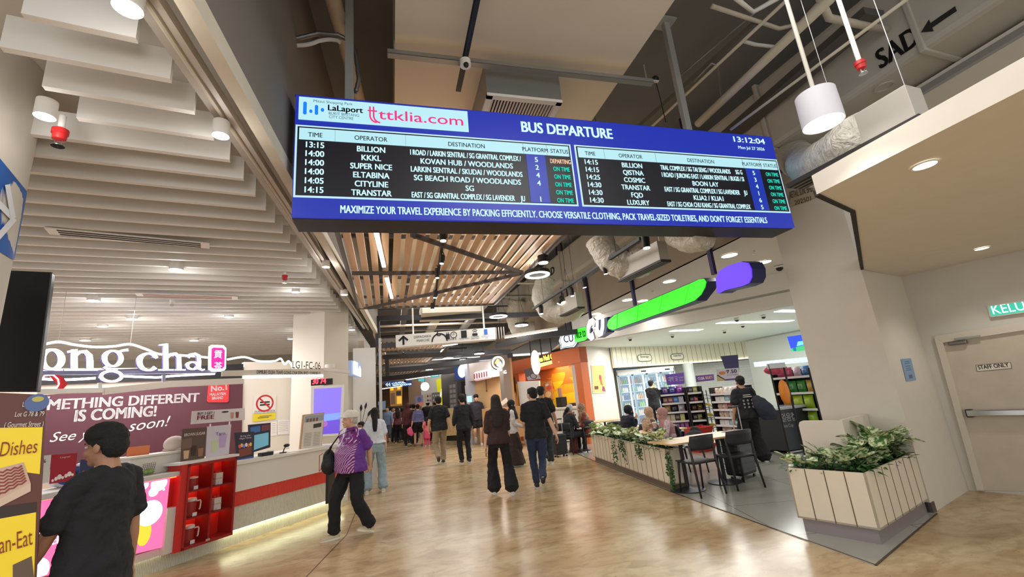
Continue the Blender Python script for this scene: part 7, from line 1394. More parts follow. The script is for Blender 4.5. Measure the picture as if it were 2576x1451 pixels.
far('lit_poster', ((1044, 996), (1064, 993), (1066, 1020), (1046, 1022)), 18.5, (110, 104, 140), 'lilac poster screen standing behind the crowd', 'poster', .06, .2, 0, [], [([(0, 0), (1, 0), (1, .35), (0, .25)], (190, 110, 80)), (disc((.5, .6), .25, 10), (70, 70, 110))])
far('blue_notice', ((951, 1010), (970, 1008), (970, 1030), (951, 1032)), 19.5, (130, 160, 190), 'pale blue board with double arrow at the left of the far hall', 'notice', .05, .1, 0, [('^', .5, .4, .3, (40, 70, 120)), ('^', .5, .2, .3, (40, 70, 120))])
far('picture_board', ((1066, 990), (1086, 988), (1086, 1012), (1067, 1014)), 19.5, (200, 196, 186), 'pale panel of small pictures on the grey wall', 'panel', .05, 0, 0, [], [(disc((.2 + .3 * (k % 3), .25 + .45 * (k // 3)), .12, 8), ((220, 200, 90), (60, 70, 80), (200, 120, 120))[k % 3]) for k in range(6)]); far('picture_board', ((1086, 988), (1106, 986), (1106, 1012), (1087, 1013)), 19.4, (110, 116, 116), 'dark panel of small pictures next to the pale one', 'panel', .05, 0, 0, [], [(disc((.2 + .3 * (k % 3), .25 + .45 * (k // 3)), .1, 8), (190, 196, 196)) for k in range(6)])
q = pd(1180, 1003, 16); far('laptop_screen', ((1174, 997), (1186, 995), (1187, 1010), (1176, 1012)), 16.5, (150, 210, 236), 'small bright blue monitor at the dark shop counter', 'monitor', .03, .9, -30)
t, f = far('shop_counter', ((1118, 1028), (1192, 1022), (1192, 1092), (1122, 1096)), 17.0, (190, 170, 120), 'pale wooden counter front of the dark shop', 'counter', .5, 0, -45)
q = gp_ = pz(1143, 1085); t = thing('queue_post', 'thin pale queue post in front of the dark shop', 'post', Vector((q.x, q.y, 0))); MB().cyl((0, 0, 0), .04, 1.9, 12).build('post_pole', mat((206, 180, 150), .4), t, smooth=True); MB().lathe([(.16, 0), (.16, .02), (.04, .05)], 20).build('post_base', DARKM, t)
q = pz(938, 1130); tag(MB().box((q.x, q.y, 1.0), (.16, .06, 1.6)).build('white_flag_board', WHITE), 'narrow white board standing by the glass post', 'board'); tag(MB().box((q.x + .22, q.y + .5, .9), (.05, .05, 1.8)).build('black_pole', BLACK), 'thin black pole beside the narrow white board', 'pole')
struct('wall_right_far', MB().prism([(0, 0), (9, 0), (9, 4.2), (0, 4.2)], -.1, 0, 0, VM(Vector((9.2, 30, 0)) + Vector((0, 0, 0)), -72)), mat((120, 106, 92), .7)); struct('wall_hall_header', MB().box((1.5, 27, 3.6), (9, .3, 1.2)), mat((96, 88, 80), .7))
for k, (px, py, d) in enumerate(((1018, 962, 22), (1040, 945, 22), (1003, 905, 19), (958, 940, 20), (1060, 908, 20), (1013, 893, 20))):
    q = pd(px, py, d); spot_head(q, .05, .12, ('far black spotlight left of the blue sign', 'far spotlight above the blue sign', 'far spotlight by the third timber panel', 'far spotlight at the ceiling edge', 'far spotlight right of the third timber panel', 'far spotlight in front of the third timber panel')[k], (.3, .3))
# ================================================================== people
SKIN = mat((214, 168, 138), .5, var=.05, vscale=8); SKIN2 = mat((176, 128, 98), .5, var=.05, vscale=8); SKIN3 = mat((226, 182, 152), .5, var=.04, vscale=8)
HAIRK = mat((16, 14, 14), .75, bump=.5, bscale=120); HAIRB = mat((34, 24, 21), .7, bump=.5, bscale=120); HAIRG = mat((190, 186, 180), .6, bump=.5, bscale=120)
LIP = mat((170, 96, 86), .5); EYEW = mat((236, 232, 226), .3); IRIS = mat((30, 22, 20), .3)
def cloth(rgb, var=.06): return mat(rgb, .85, var=var, vscale=10, bump=.25, bscale=220)
def bez(a, b, u): return a + (b - a) * u
def ik(a, b, l1, l2, hint):
    d = b - a; L = d.length; L = min(max(L, abs(l1 - l2) + .01), (l1 + l2) * .999); dn = d.normalized(); b2 = a + dn * L
    x = (l1 * l1 - l2 * l2 + L * L) / (2 * L); h = math.sqrt(max(l1 * l1 - x * x, 0)); hp = hint - dn * hint.dot(dn)
    hp = hp.normalized() if hp.length > 1e-5 else dn.orthogonal(); return a + dn * x + hp * h, b2
def limb(mb, pts, rs, n=14):
    mb.tube(pts, rs, n)
    for p, r in zip(pts, rs): mb.ell(p, r, r, r, n, 8)
def smoothpts(pts, rs, k=4):
    P_ = []; R_ = []; n = len(pts)
    for i in range(n - 1):
        a, b_, c_, d_ = pts[max(0, i - 1)], pts[i], pts[i + 1], pts[min(n - 1, i + 2)]
        for q in range(k):
            u = q / k; P_.append(.5 * (2 * b_ + (c_ - a) * u + (2 * a - 5 * b_ + 4 * c_ - d_) * u * u + (3 * b_ - a - 3 * c_ + d_) * u ** 3)); R_.append(rs[i] + (rs[i + 1] - rs[i]) * u)
    P_.append(pts[-1]); R_.append(rs[-1]); return P_, R_
def hand(mb, w_, d, fwd, side, curl, s, fat=1.0):
    d = d.normalized(); th = fwd - d * fwd.dot(d); th = th.normalized() if th.length > 1e-4 else d.orthogonal().normalized(); pn = d.cross(th).normalized()
    if side * pn.x > 0: pn = -pn   # palm looks inwards
    for u, fl_ in ((-.029, .78), (-.01, .95), (.01, 1.0), (.028, .92)):
        k = w_ + d * .09 * s + th * u * s; limb(mb, [w_ + th * u * .55 * s + d * .01 * s, w_ + d * .05 * s + th * u * .9 * s, k], [.0135 * s * fat, .0145 * s * fat, .011 * s * fat], 8)
        p = k; a = curl * .5
        for L_, r in ((.040, .0092), (.026, .0085), (.021, .0075)):
            q = p + (d * math.cos(a) + pn * math.sin(a)) * L_ * fl_ * s; limb(mb, [p, q], [r * s * fat, r * s * fat * .93], 8); p = q; a += curl * .75
    b0_ = w_ + d * .02 * s + th * .022 * s; b1_ = b0_ + (d * .72 + th * .62 + pn * .25).normalized() * .042 * s; b2_ = b1_ + (d * .86 + th * .3 + pn * (.2 + .3 * curl)).normalized() * .032 * s; b3_ = b2_ + (d * .9 + th * .1 + pn * (.3 + .4 * curl)).normalized() * .024 * s
    limb(mb, [b0_, b1_, b2_, b3_], [.0155 * s * fat, .0125 * s * fat, .0105 * s * fat, .0085 * s * fat], 8)
def person(label, loc, rz, H=1.7, skin=SKIN, hair=HAIRK, style='short', top=None, sleeve='short', bottom=None, kind='trousers', flare=.0, loose=1.0, shoes=(40, 40, 42), sole=(226, 226, 222), feet=None, hands=None, elbows=(None, None), lean=0.0, twist=0.0, head=(0.0, 0.0), hip=None, fem=False, w=1.0, belly=0.0, seat=False, vox=.011, curl=.55, hem=None, collar=None, cap=None, hijab=None, glasses=False, face=True, lpitch=(0.0, 0.0), group=None, kneeout=.12, hdir=(None, None), fyaw=(0.0, 0.0), tophem=.0):
    s = H / 1.70; t = thing('person', label, 'person', loc, rz, group)
    hip = (hip if hip is not None else (.93 if not seat else .50)); hz = hip
    def sp(z, dy=0.0, dx=0.0):
        q = z - .93; return Vector((dx, q * math.sin(lean) + dy * math.cos(lean), hz + q * math.cos(lean) - dy * math.sin(lean)))
    def tw(v, a):
        c0 = sp(1.3); x, y = v.x - c0.x, v.y - c0.y; return Vector((c0.x + x * math.cos(a) - y * math.sin(a), c0.y + x * math.sin(a) + y * math.cos(a), v.z))
    def S_(v): return v * s
    shw = (.172 if not fem else .152) * w; hpw = .092 * w
    if feet is None: feet = ((-.10, .0, 0), (.10, .02, 0)) if not seat else ((-.13, .42, 0), (.13, .40, 0))
    shoulder = [tw(sp(1.385, -.005, -shw), twist), tw(sp(1.385, -.005, shw), twist)]
    if hands is None: hands = ((-.25, .02, .83), (.25, .06, .83))
    body = MB(); joints = {}
    # torso
    def ring(z, rx, ry, dy=0.0): c = sp(z, dy); return (c, rx * w, ry)
    hipw = .168 if not fem else .175; wst = .142 if not fem else .125; ch = .165 if not fem else .150
    body.loft([ring(.80, .09, .09), ring(.86, hipw * .92, .115), ring(.93, hipw, .122), ring(1.03, (wst + hipw) / 2 * 1.0, .112 + belly * .6, .01 + belly * .5), ring(1.10, wst + belly * .3, .105 + belly, .01 + belly * .7), ring(1.20, ch * .95, .112 + belly * .4, .008 + belly * .3), ring(1.30, ch, .115), ring(1.38, ch * .88, .092, -.01), ring(1.43, .085, .07, -.015), ring(1.46, .06, .06, -.005)], 20)
    # neck, head
    hc = sp(1.585, .03 + .0); yaw, pit = head
    HX = Matrix.Translation(hc) @ Matrix.Rotation(yaw, 4, 'Z') @ Matrix.Rotation(-pit - lean * .3, 4, 'X')
    neck0 = sp(1.43, -.012); limb(body, [neck0, HX @ Vector((0, -.015, -.06))], [.062, .056])
    E2 = lambda mb, c, a, b_, c_: mb.ell(c, a, b_, c_, 16, 11, 0, HX)
    E2(body, (0, -.012, .036), .075, .094, .083); E2(body, (0, .022, -.038), .060, .070, .076); E2(body, (0, .058, -.090), .032, .030, .024); E2(body, (0, .07, .022), .052, .022, .014)
    for sx in (-1, 1):
        E2(body, (sx * .077, -.008, -.008), .011, .021, .034); E2(body, (sx * .036, .062, -.032), .026, .026, .028)
    E2(body, (0, .098, -.024), .014, .019, .014); E2(body, (0, .090, .0), .009, .013, .028); E2(body, (0, .086, -.066), .024, .012, .010)
    # arms
    fw_ = Vector((0, 1, 0)); arms = []
    for i, sx in ((0, -1), (1, 1)):
        a = shoulder[i]; tgt = Vector(hands[i]); hint = Vector(elbows[i]) if elbows[i] else Vector((sx * .35, -1, -.1))
        e, wr = ik(a, tgt, .285, .25, hint); arms.append((a, e, wr)); P_, R_ = smoothpts([a, bez(a, e, .5), e, bez(e, wr, .35), wr], [.044 * w, .044 * w, .039, .040, .027])
        limb(body, P_, R_, 12); dh = Vector(hdir[i]) if hdir[i] else (wr - e); ref = fw_ if abs(dh.normalized().y) < .75 else Vector((0, 0, 1))
        hand(body, wr, dh, ref, sx, curl, 1.0 if not fem else .92, 1.0 if vox < .009 else 1.12)
    # legs
    legs = []
    for i, sx in ((0, -1), (1, 1)):
        hj = sp(.90, 0, sx * hpw); fx, fy, fz = feet[i]; an = Vector((fx, fy, fz + .085)); hint = Vector((sx * kneeout, 1, 0 if not seat else 1.2)); k, an2 = ik(hj, an, .43, .42, hint); legs.append((hj, k, an2))
        lr = 1.0 if kind == 'shorts' else .78
        P_, R_ = smoothpts([hj, bez(hj, k, .5), k, bez(k, an2, .35), an2], [.085 * lr, .074 * lr, .054 * lr, .054 * lr, .036]); limb(body, P_, R_, 12)
        FX = Matrix.Translation(an2) @ Matrix.Rotation(fyaw[i], 4, 'Z') @ Matrix.Rotation(-lpitch[i], 4, 'X')
        body.ell((0, .05, -.045), .036, .11, .035, 12, 8, 0, FX)
    body.v = [tuple(Vector(v) * s) for v in body.v]
    organic(body, vox * s, 'body', skin, t, 2)
    if face:
        for sx in (-1, 1):
            e_ = MB().ell((0, 0, 0), .0125, .008, .0075, 10, 7); e_.ell((0, .006, 0), .0055, .004, .0058, 8, 6, 1); e_.v = [tuple((HX @ (Vector(v) + Vector((sx * .031, .0815, .004)))) * s) for v in e_.v]; e_.build('eye', (EYEW, IRIS), t, smooth=True)
            b_ = MB().tube([(sx * .014, .094, .022), (sx * .032, .091, .027), (sx * .05, .078, .021)], [.003, .0042, .0025], 6); b_.v = [tuple((HX @ Vector(v)) * s) for v in b_.v]; b_.build('eyebrow', hair if style != 'none' else HAIRK, t, smooth=True)
        l_ = MB().ell((0, .096, -.063), .020, .006, .0042, 10, 6).ell((0, .096, -.070), .017, .006, .005, 10, 6); l_.v = [tuple((HX @ Vector(v)) * s) for v in l_.v]; l_.build('lips', LIP, t, smooth=True)
    # hair
    hv = MB()
    if style != 'none' and not hijab:
        (hv.ell((0, -.022, .048), .086, .102, .084, 20, 14, 0, HX) if not cap else None); hv.ell((0, -.055, -.008), .074, .058, .07, 16, 11, 0, HX)
        for sx in (-1, 1): hv.ell((sx * .072, -.004, .022), .014, .03, .036, 10, 8, 0, HX)
        if style in ('short', 'mop') and not cap: hv.ell((0, .05, .082), .058, .045, .036, 14, 9, 0, HX)
        if style == 'mop': hv.ell((0, -.0, .07), .098, .105, .08, 16, 11, 0, HX); hv.ell((0, -.06, 0), .084, .06, .085, 16, 11, 0, HX)
        if style in ('long', 'pony'):
            base = HX @ Vector((0, -.085, .0)); L2 = 1.16 if style == 'long' else 1.22; wd_ = 1.0 if style == 'long' else .5
            e_ = sp(L2, -.14); hv.loft([(HX @ Vector((0, -.03, .05)), .086, .085), (HX @ Vector((0, -.05, -.04)), .098 * (1 if style == 'long' else .85), .075), (bez(base, e_, .35), .115 * wd_, .062), (bez(base, e_, .7), .105 * wd_, .05), (e_, .07 * wd_, .03)][::-1], 18)
        if style == 'bun': hv.ell((0, -.12, .05), .045, .045, .045, 14, 10, 0, HX)
        hv.v = [tuple(Vector(v) * s) for v in hv.v]; organic(hv, max(.008, vox) * s, 'hair', hair, t, 2, .012 * s, .025)
    if cap:
        c_ = MB(); c_.loft([((0, -.014, .03), .096, .114), ((0, -.014, .075), .096, .113), ((0, -.016, .115), .080, .096), ((0, -.018, .142), .045, .055)], 22, 0, HX); c_.loft([((0, .095, .026), .074, .085), ((0, .10, .040), .074, .082)], 20, 0, HX); c_.ell((0, -.016, .13), .008, .008, .006, 8, 6, 0, HX)
        c_.v = [tuple(Vector(v) * s) for v in c_.v]; organic(c_, .007 * s, 'cap', cap, t, 2)
    if glasses:
        g_ = MB(); ring_ = [Vector((.019 * math.cos(q), 0, .015 * math.sin(q))) for q in [2 * math.pi * i / 12 for i in range(13)]]
        for sx in (-1, 1): g_.tube([v + Vector((sx * .031, .098, .004)) for v in ring_], .0016, 5).tube([(sx * .05, .097, .006), (sx * .078, .0, .004)], .0016, 5)
        g_.tube([(-.012, .1, .006), (.012, .1, .006)], .0016, 5); g_.v = [tuple((HX @ Vector(v)) * s) for v in g_.v]; g_.build('glasses', BLACK, t)
    if hijab:
        h_ = MB(); h_.ell((0, -.02, .03), .094, .114, .112, 20, 14, 0, HX); h_.ell((0, .0, -.065), .086, .098, .075, 18, 12, 0, HX)
        c1, c2, c3, c4 = HX @ Vector((0, -.01, -.10)), sp(1.42, .005), sp(1.33, .012), sp(1.20, .03)
        h_.loft([(c4, .17 * w, .15), (c3, .195 * w, .155), (c2, .17 * w, .122), (c1, .09, .095)], 22)
        h_.v = [tuple(Vector(v) * s) for v in h_.v]; HI = HX.inverted()
        def cut(co): q = HI @ (co / s); return q.y > .025 and (q.x / .056) ** 2 + ((q.z + .018) / .078) ** 2 < 1
        organic(h_, .010 * s, 'headscarf', hijab, t, 3, .014 * s, .06, cut)
    # top
    if top:
        m = MB(); lo = loose; hm = hem if hem is not None else .84
        rg = [ring(hm, (hipw + .030) * lo, (.142 + belly * .4) * lo, belly * .3), ring(.93, (hipw + .028) * lo, (.144 + belly * .6) * lo, belly * .4), ring(1.03, ((wst + hipw) / 2 + .026) * lo, (.124 + belly * .9) * lo, .01 + belly * .6), ring(1.12, (wst + .032) * lo + belly * .3, (.12 + belly) * lo, .01 + belly * .7), ring(1.22, (ch + .012) * lo ** .5, (.128 + belly * .5) * lo ** .5, .008 + belly * .3), ring(1.30, ch + .022, .130), ring(1.38, ch * .95, .106, -.01), ring(1.435, .095, .08, -.012), ring(1.455, .075, .072, -.006)]
        m.loft([r_ for r_ in rg if (r_[0] - sp(hm)).dot(sp(1.4) - sp(hm)) >= -1e-6], 24)
        if fem:
            for sx in (-1, 1): q = sp(1.255, .085, sx * .07 * w); m.ell(q, .07 * w, .06, .062)
        sl = {'none': .0, 'short': .78, 'half': 1.15, 'long': 1.95}[sleeve]
        for a, e, wr in arms:
            limb(m, [sp(1.405, -.012), bez(sp(1.405, -.012), a, .6) + Vector((0, 0, .012)), a], [.066, .064, .060 * w])
            if sl <= 0: continue
            if sl <= 1: pts, rs = [a, bez(a, e, sl * .55), bez(a, e, sl)], [.062 * w, .066 * lo, .074 * lo]
            else: pts, rs = [a, bez(a, e, .55), e, bez(e, wr, (sl - 1) * .55), bez(e, wr, sl - 1)], [.062 * w, .060 * lo, .054 * lo, .048 * lo, .042 * lo]
            P_, R_ = smoothpts(pts, rs, 3); m.tube(P_, R_, 14)
            for p, r in zip(P_[:-1], R_[:-1]): m.ell(p, r, r, r, 12, 8)
        m.v = [tuple(Vector(v) * s) for v in m.v]; organic(m, max(.009, vox) * s, 'top' if kind != 'robe' else 'robe_top', top, t, 7, .034 * s, .07)
        if collar:
            c_ = MB(); q = sp(1.452, -.004); c_.loft([(q, .074, .074), (q + Vector((0, -.004, .03)), .068, .068)], 20, 0, None, False); c_.v = [tuple(Vector(v) * s) for v in c_.v]; o = c_.build('collar', collar, t, smooth='all'); k_ = o.modifiers.new('s', 'SOLIDIFY'); k_.thickness = .008
    # bottom
    if bottom:
        m = MB(); up = [ring(.80, .11 * loose, .105), ring(.86, hipw * .98, .126), ring(.93, hipw + .012, .13), ring(1.02, (wst + hipw) / 2 + .01, .114 + belly * .5, .005 + belly * .4)]
        if kind in ('skirt', 'robe'):
            fm = (Vector(feet[0]) + Vector(feet[1])) / 2; zb = .06 if kind == 'robe' or flare > .3 else .45; rings = [((fm.x, fm.y * .8, zb), .22 + flare * .3, .20 + flare * .2), ((fm.x * .6, fm.y * .5, .45), .2 + flare * .1, .17), (sp(.86), hipw + .02, .14), (sp(.95), hipw + .016, .132), (sp(1.04), wst + .03, .118)]
            if not seat:
                m.loft(rings, 24)
                for hj, k, an in legs: limb(m, [hj, k, an], [.11, .09, .07])
            else:
                m.loft(up, 22)
                for hj, k, an in legs: limb(m, [hj, bez(hj, k, .5), k], [.105, .10, .09]); limb(m, [k, bez(k, an, .5), an + Vector((0, 0, .02))], [.09, .10, .12])
                m.loft([((0, bez(legs[0][1], legs[0][2], .9).y, .08), .24, .13), ((0, legs[0][1].y - .02, .42), .2, .1)], 20)
        else:
            m.loft(up, 22)
            for hj, k, an in legs:
                if kind == 'shorts': pts, rs = [hj, bez(hj, k, .35), bez(hj, k, .68)], [.096, .10 * loose, .102 * loose]
                else: pts, rs = [hj, bez(hj, k, .5), k, bez(k, an, .45), bez(k, an, .98)], [.094, .086 * loose, (.068 + flare * .25) * loose, (.064 + flare * .6) * loose, (.060 + flare) * loose]
                P_, R_ = smoothpts(pts, rs, 4); m.tube(P_, R_, 16)
                for p, r in zip(P_[:-1], R_[:-1]): m.ell(p, r, r, r, 12, 8)
        m.v = [tuple(Vector(v) * s) for v in m.v]; organic(m, max(.010, vox) * s, {'trousers': 'trousers', 'shorts': 'shorts', 'skirt': 'skirt', 'robe': 'robe_skirt'}[kind], bottom, t, 2, .03 * s, .08)
    # shoes
    if shoes:
        for i in (0, 1):
            an = legs[i][2]; FX = Matrix.Translation(an) @ Matrix.Rotation(fyaw[i], 4, 'Z') @ Matrix.Rotation(-lpitch[i], 4, 'X'); m = MB()
            m.ell((0, -.025, -.035), .042, .052, .055, 14, 9, 0, FX); m.ell((0, -.012, -.008), .044, .05, .045, 14, 9, 0, FX); m.ell((0, .06, -.045), .043, .10, .040, 14, 9, 0, FX); m.ell((0, .125, -.052), .046, .065, .032, 14, 9, 0, FX)
            m.v = [tuple(Vector(v) * s) for v in m.v]; o = organic(m, .009 * s, 'shoe', mat(shoes, .5), t, 2)
            sl_ = MB().loft([((0, 0, -.087), 1, 1)], 4, 0, FX, False) if False else MB(); out = [(x * (.046 if y > .08 else .042 if y < 0 else .038), y) for x, y in ((-.7, -.075), (-1, -.04), (-1, .03), (-1.08, .1), (-.9, .17), (-.4, .195), (.4, .195), (.9, .17), (1.08, .1), (1, .03), (1, -.04), (.7, -.075))]
            sl_.prism(out, -.085, -.058, 0, FX); sl_.v = [tuple(Vector(v) * s) for v in sl_.v]; sl_.build('sole', mat(sole, .6), o, bevel=.004)
    return t
def walk(fwd_left=True, st=.30, swing=.22, lift=.10):
    """feet, pitches and hands of a walking figure"""
    f_, b_ = (-.085, st * .5, 0.0), (.085, -st * .62, lift)
    if fwd_left: return dict(feet=(f_, b_), lpitch=(.0, -.75), hands=((-.27, -swing * .6, .86), (.27, swing, .9)))
    return dict(feet=((-.085, -st * .62, lift), (.085, st * .5, 0.0)), lpitch=(-.75, .0), hands=((-.27, swing, .9), (.27, -swing * .6, .86)))
def gp(px, py): p = pz(px, py); return (p.x, p.y, 0)
D2 = math.radians
BLKC = cloth((30, 29, 33)); BLK2 = cloth((24, 24, 28)); NAVY = cloth((34, 38, 56)); DENIM = cloth((46, 58, 86), .14); LDEN = cloth((150, 172, 184), .16); WHT_C = cloth((214, 220, 232)); BRNC = cloth((58, 38, 36)); TAN = cloth((160, 140, 116)); LAV = cloth((112, 112, 158))
# --- foreground man
q = pd(278, 1110, 2.56); wk = walk(True)
person('man in black t-shirt walking left in front of the pink screen', (q.x, q.y, 0), D2(74), 1.585, SKIN2, HAIRK, 'mop', BLKC, 'short', BLK2, 'trousers', 0, 1.06, vox=.0065, head=(.12, .05), feet=wk['feet'], lpitch=wk['lpitch'], hands=((-.22, .26, .84), (.22, -.02, .84)), hem=.78, w=1.0)
# --- man in the purple shirt
PSH, nt, b = nodes_of('purple_sport_shirt'); tc = nt.nodes.new('ShaderNodeTexCoord'); b.inputs['Roughness'].default_value = .6
mp = nt.nodes.new('ShaderNodeMapping'); mp.inputs['Rotation'].default_value = (0, D2(35), D2(20)); nt.links.new(tc.outputs['Object'], mp.inputs['Vector'])
wv = nt.nodes.new('ShaderNodeTexWave'); wv.inputs['Scale'].default_value = 15; wv.inputs['Distortion'].default_value = .6; nt.links.new(mp.outputs['Vector'], wv.inputs['Vector'])
def rampn(src, stops):
    r = nt.nodes.new('ShaderNodeValToRGB'); e = r.color_ramp.elements
    while len(e) < len(stops): e.new(.5)
    for q_, (p_, c_) in zip(e, stops): q_.position = p_; q_.color = tuple(c_) + (1,)
    nt.links.new(src, r.inputs['Fac']); return r.outputs['Color']
stripes = rampn(wv.outputs['Fac'], [(.66, lin((122, 26, 118))), (.74, lin((206, 180, 210)))])
sx_ = nt.nodes.new('ShaderNodeSeparateXYZ'); nt.links.new(tc.outputs['Object'], sx_.inputs[0])
ns = nt.nodes.new('ShaderNodeTexNoise'); ns.inputs['Scale'].default_value = 5; ns.inputs['Detail'].default_value = 3; ns.inputs['Distortion'].default_value = 3; nt.links.new(mp.outputs['Vector'], ns.inputs['Vector'])
brush = rampn(ns.outputs['Fac'], [(.54, lin((118, 28, 122))), (.57, lin((222, 214, 226)))])
mr = nt.nodes.new('ShaderNodeMapRange'); mr.inputs[1].default_value = 1.10; mr.inputs[2].default_value = 1.16; nt.links.new(sx_.outputs['Z'], mr.inputs[0])
c1_ = mixrgb(nt, mr.outputs[0], stripes, brush)
ab = nt.nodes.new('ShaderNodeMath'); ab.operation = 'ABSOLUTE'; nt.links.new(sx_.outputs['X'], ab.inputs[0]); m2_ = nt.nodes.new('ShaderNodeMapRange'); m2_.inputs[1].default_value = .180; m2_.inputs[2].default_value = .186; nt.links.new(ab.outputs[0], m2_.inputs[0])
c2_ = mixrgb(nt, m2_.outputs[0], c1_, lin((100, 42, 142)) + (1,)); nt.links.new(c2_, b.inputs['Base Color'])
pm = pz(884, 1350); rzp = D2(138)
person('elderly man in purple and white sport shirt and pale cap, hands behind his back', (pm.x, pm.y, 0), rzp, 1.56, SKIN, HAIRG, 'short', PSH, 'short', BLK2, 'trousers', .01, 1.22, (206, 192, 160), (230, 224, 206), vox=.0065, belly=.036, w=1.08, feet=((-.20, -.16, .03), (.16, .16, 0)), fyaw=(-.2, -.75), lpitch=(-.3, .08), hands=((-.12, -.24, .92), (.10, -.25, .90)), elbows=((-1, -.6, 0), (1, -.6, 0)), head=(-.5, -.05), cap=mat((226, 220, 206), .8), collar=mat((104, 52, 150), .7), hem=.86, curl=.9)
R3 = Matrix.Translation(pm) @ Matrix.Rotation(rzp, 4, 'Z')
t = thing('sling_bag', 'black sling bag worn across the chest of the man in purple', 'bag', R3 @ Vector((.22, .17, .84)), rzp)
sb = MB().ell((0, 0, .06), .08, .12, .12).ell((0, .01, .16), .06, .09, .1); organic(sb, .012, 'bag_body', mat((28, 28, 32), .6), t, 3, .02, .08)
st_ = MB(); SP_ = [(-.02, .06, .18), (-.10, .06, .30), (-.19, .02, .42), (-.28, -.06, .47), (-.33, -.17, .485), (-.32, -.27, .40), (-.2, -.33, .26), (-.02, -.29, .14), (.06, -.16, .08)]
for a, b_ in zip(SP_, SP_[1:]): st_.bar(a, b_, .035, .008)
st_.build('strap', mat((26, 26, 30), .7), t); MB().tube([(.02, .1, .05), (.06, .11, .0), (.06, .11, .2), (.0, .11, .22)], .006, 6).build('red_cord', RED, t)
t = thing('black_folder', 'flat black folder hanging below the sling bag of the man in purple', 'folder', R3 @ Vector((.30, .08, .42)), rzp + .5); MB().box((0, 0, .22), (.03, .26, .42)).build('cover', mat((20, 20, 22), .5), t, bevel=.004)
# --- pedestrians
q = gp(945, 1240); person('woman in white blouse and pale blue wide jeans with long black hair', q, D2(3), 1.60, SKIN3, HAIRK, 'pony', WHT_C, 'short', LDEN, 'trousers', .03, 1.12, (216, 212, 196), vox=.0075, fem=True, feet=((-.17, .0, 0), (.15, .02, 0)), hands=((-.26, -.03, .84), (.22, .12, .84)), hem=.98, tophem=.1)
q = pd(905, 1120, 8.8); person('man in black shirt and glasses peeking out behind the tea counter end', (q.x, q.y + .6, 0), D2(150), 1.34, SKIN2, HAIRK, 'short', BLKC, 'short', BLK2, 'trousers', vox=.011, glasses=True, w=1.1)
q = gp(1110, 1168); wk = walk(False, .34, .12); person('man in black polo and tan trousers walking away', q, D2(2), 1.78, SKIN, HAIRK, 'short', BLKC, 'short', TAN, 'trousers', 0, 1.08, (60, 46, 40), (210, 206, 196), vox=.009, collar=BLKC, **wk)
q = gp(1172, 1165); wk = walk(True, .10, .1, .02); person('man in dark long-sleeved shirt and black trousers walking away', q, D2(4), 1.76, SKIN, HAIRK, 'mop', cloth((36, 36, 44)), 'long', BLK2, 'trousers', 0, 1.05, vox=.009, feet=wk['feet'], lpitch=(0, -.2), hands=((-.22, .16, .95), (.25, .1, .90)))
q = gp(1265, 1247); wk = walk(True, .34, .06, .09); person('woman in dark brown blouse and flared black trousers with very long hair', q, D2(-6), 1.62, SKIN3, HAIRB, 'long', BRNC, 'half', BLK2, 'trousers', .06, 1.05, (226, 222, 214), vox=.0075, fem=True, feet=((-.12, .16, .02), (.16, -.10, .03)), lpitch=(-.25, -.35), hands=((-.25, .02, .78), (.2, .15, .86)), hem=.86)
R4 = Matrix.Translation(q) @ Matrix.Rotation(D2(-6), 4, 'Z'); t = thing('mobile_phone', 'dark phone in the left hand of the woman with very long hair', 'phone', R4 @ Vector((-.225, .045, .63)), D2(-6)); MB().box((0, 0, .07), (.012, .07, .14)).build('phone_body', mat((36, 38, 48), .3), t, bevel=.004)
q = gp(1362, 1232); person('man in black shirt and dark jeans striding away with his right arm swung out', q, D2(-12), 1.69, SKIN, HAIRK, 'short', BLKC, 'short', DENIM, 'trousers', 0, 1.0, (34, 34, 38), (214, 208, 196), vox=.0065, feet=((-.05, .18, 0), (.02, -.26, .14)), lpitch=(0, -1.0), hands=((-.13, .26, .98), (.34, -.12, .86)), head=(.5, 0), glasses=True, collar=BLKC, lean=.04)
q = gp(1298, 1172); person('woman in black headscarf, pale top and dark brown skirt facing right', q, D2(-100), 1.50, SKIN, HAIRK, 'none', cloth((206, 200, 200)), 'long', cloth((52, 36, 34)), 'skirt', .35, 1.05, (60, 60, 64), vox=.010, fem=True, hijab=cloth((22, 22, 26)), hands=((-.12, .22, 1.0), (.12, .24, 1.0)))
q = gp(1380, 1172); wk = walk(False, .3, .1); person('man in black cap, black t-shirt and dark patterned jeans walking away beyond the striding man', q, D2(-8), 1.74, SKIN2, HAIRK, 'short', BLK2, 'short', cloth((48, 56, 66), .3), 'trousers', .02, 1.1, (214, 206, 196), vox=.009, cap=mat((22, 22, 24), .8), head=(-.3, 0), **wk)
q = gp(1205, 1120); wk = walk(True, .28, .08); person('man in dark t-shirt and black shorts walking towards the camera', q, D2(176), 1.80, SKIN3, HAIRB, 'mop', cloth((52, 50, 62)), 'short', BLK2, 'shorts', 0, 1.08, (226, 224, 220), vox=.009, collar=cloth((52, 50, 62)), **wk)
q = gp(1248, 1092); person('man in a white top and dark cap bending over beside the sushi shop', q, D2(-70), 1.70, SKIN2, HAIRK, 'short', cloth((222, 218, 214)), 'short', cloth((70, 66, 60)), 'trousers', vox=.012, lean=.45, hands=((-.15, .5, .95), (.15, .5, .95)))
q = gp(1054, 1122); wk = walk(True, .2, .02); person('woman in lavender top and black shorts with a cross strap walking away', q, D2(3), 1.66, SKIN3, HAIRK, 'short', LAV, 'half', BLK2, 'shorts', 0, 1.06, (150, 110, 90), (120, 90, 70), vox=.010, fem=True, feet=((-.14, .1, 0), (.12, -.08, 0)), hands=((-.27, .03, .86), (.26, .08, .82)), hem=.98)
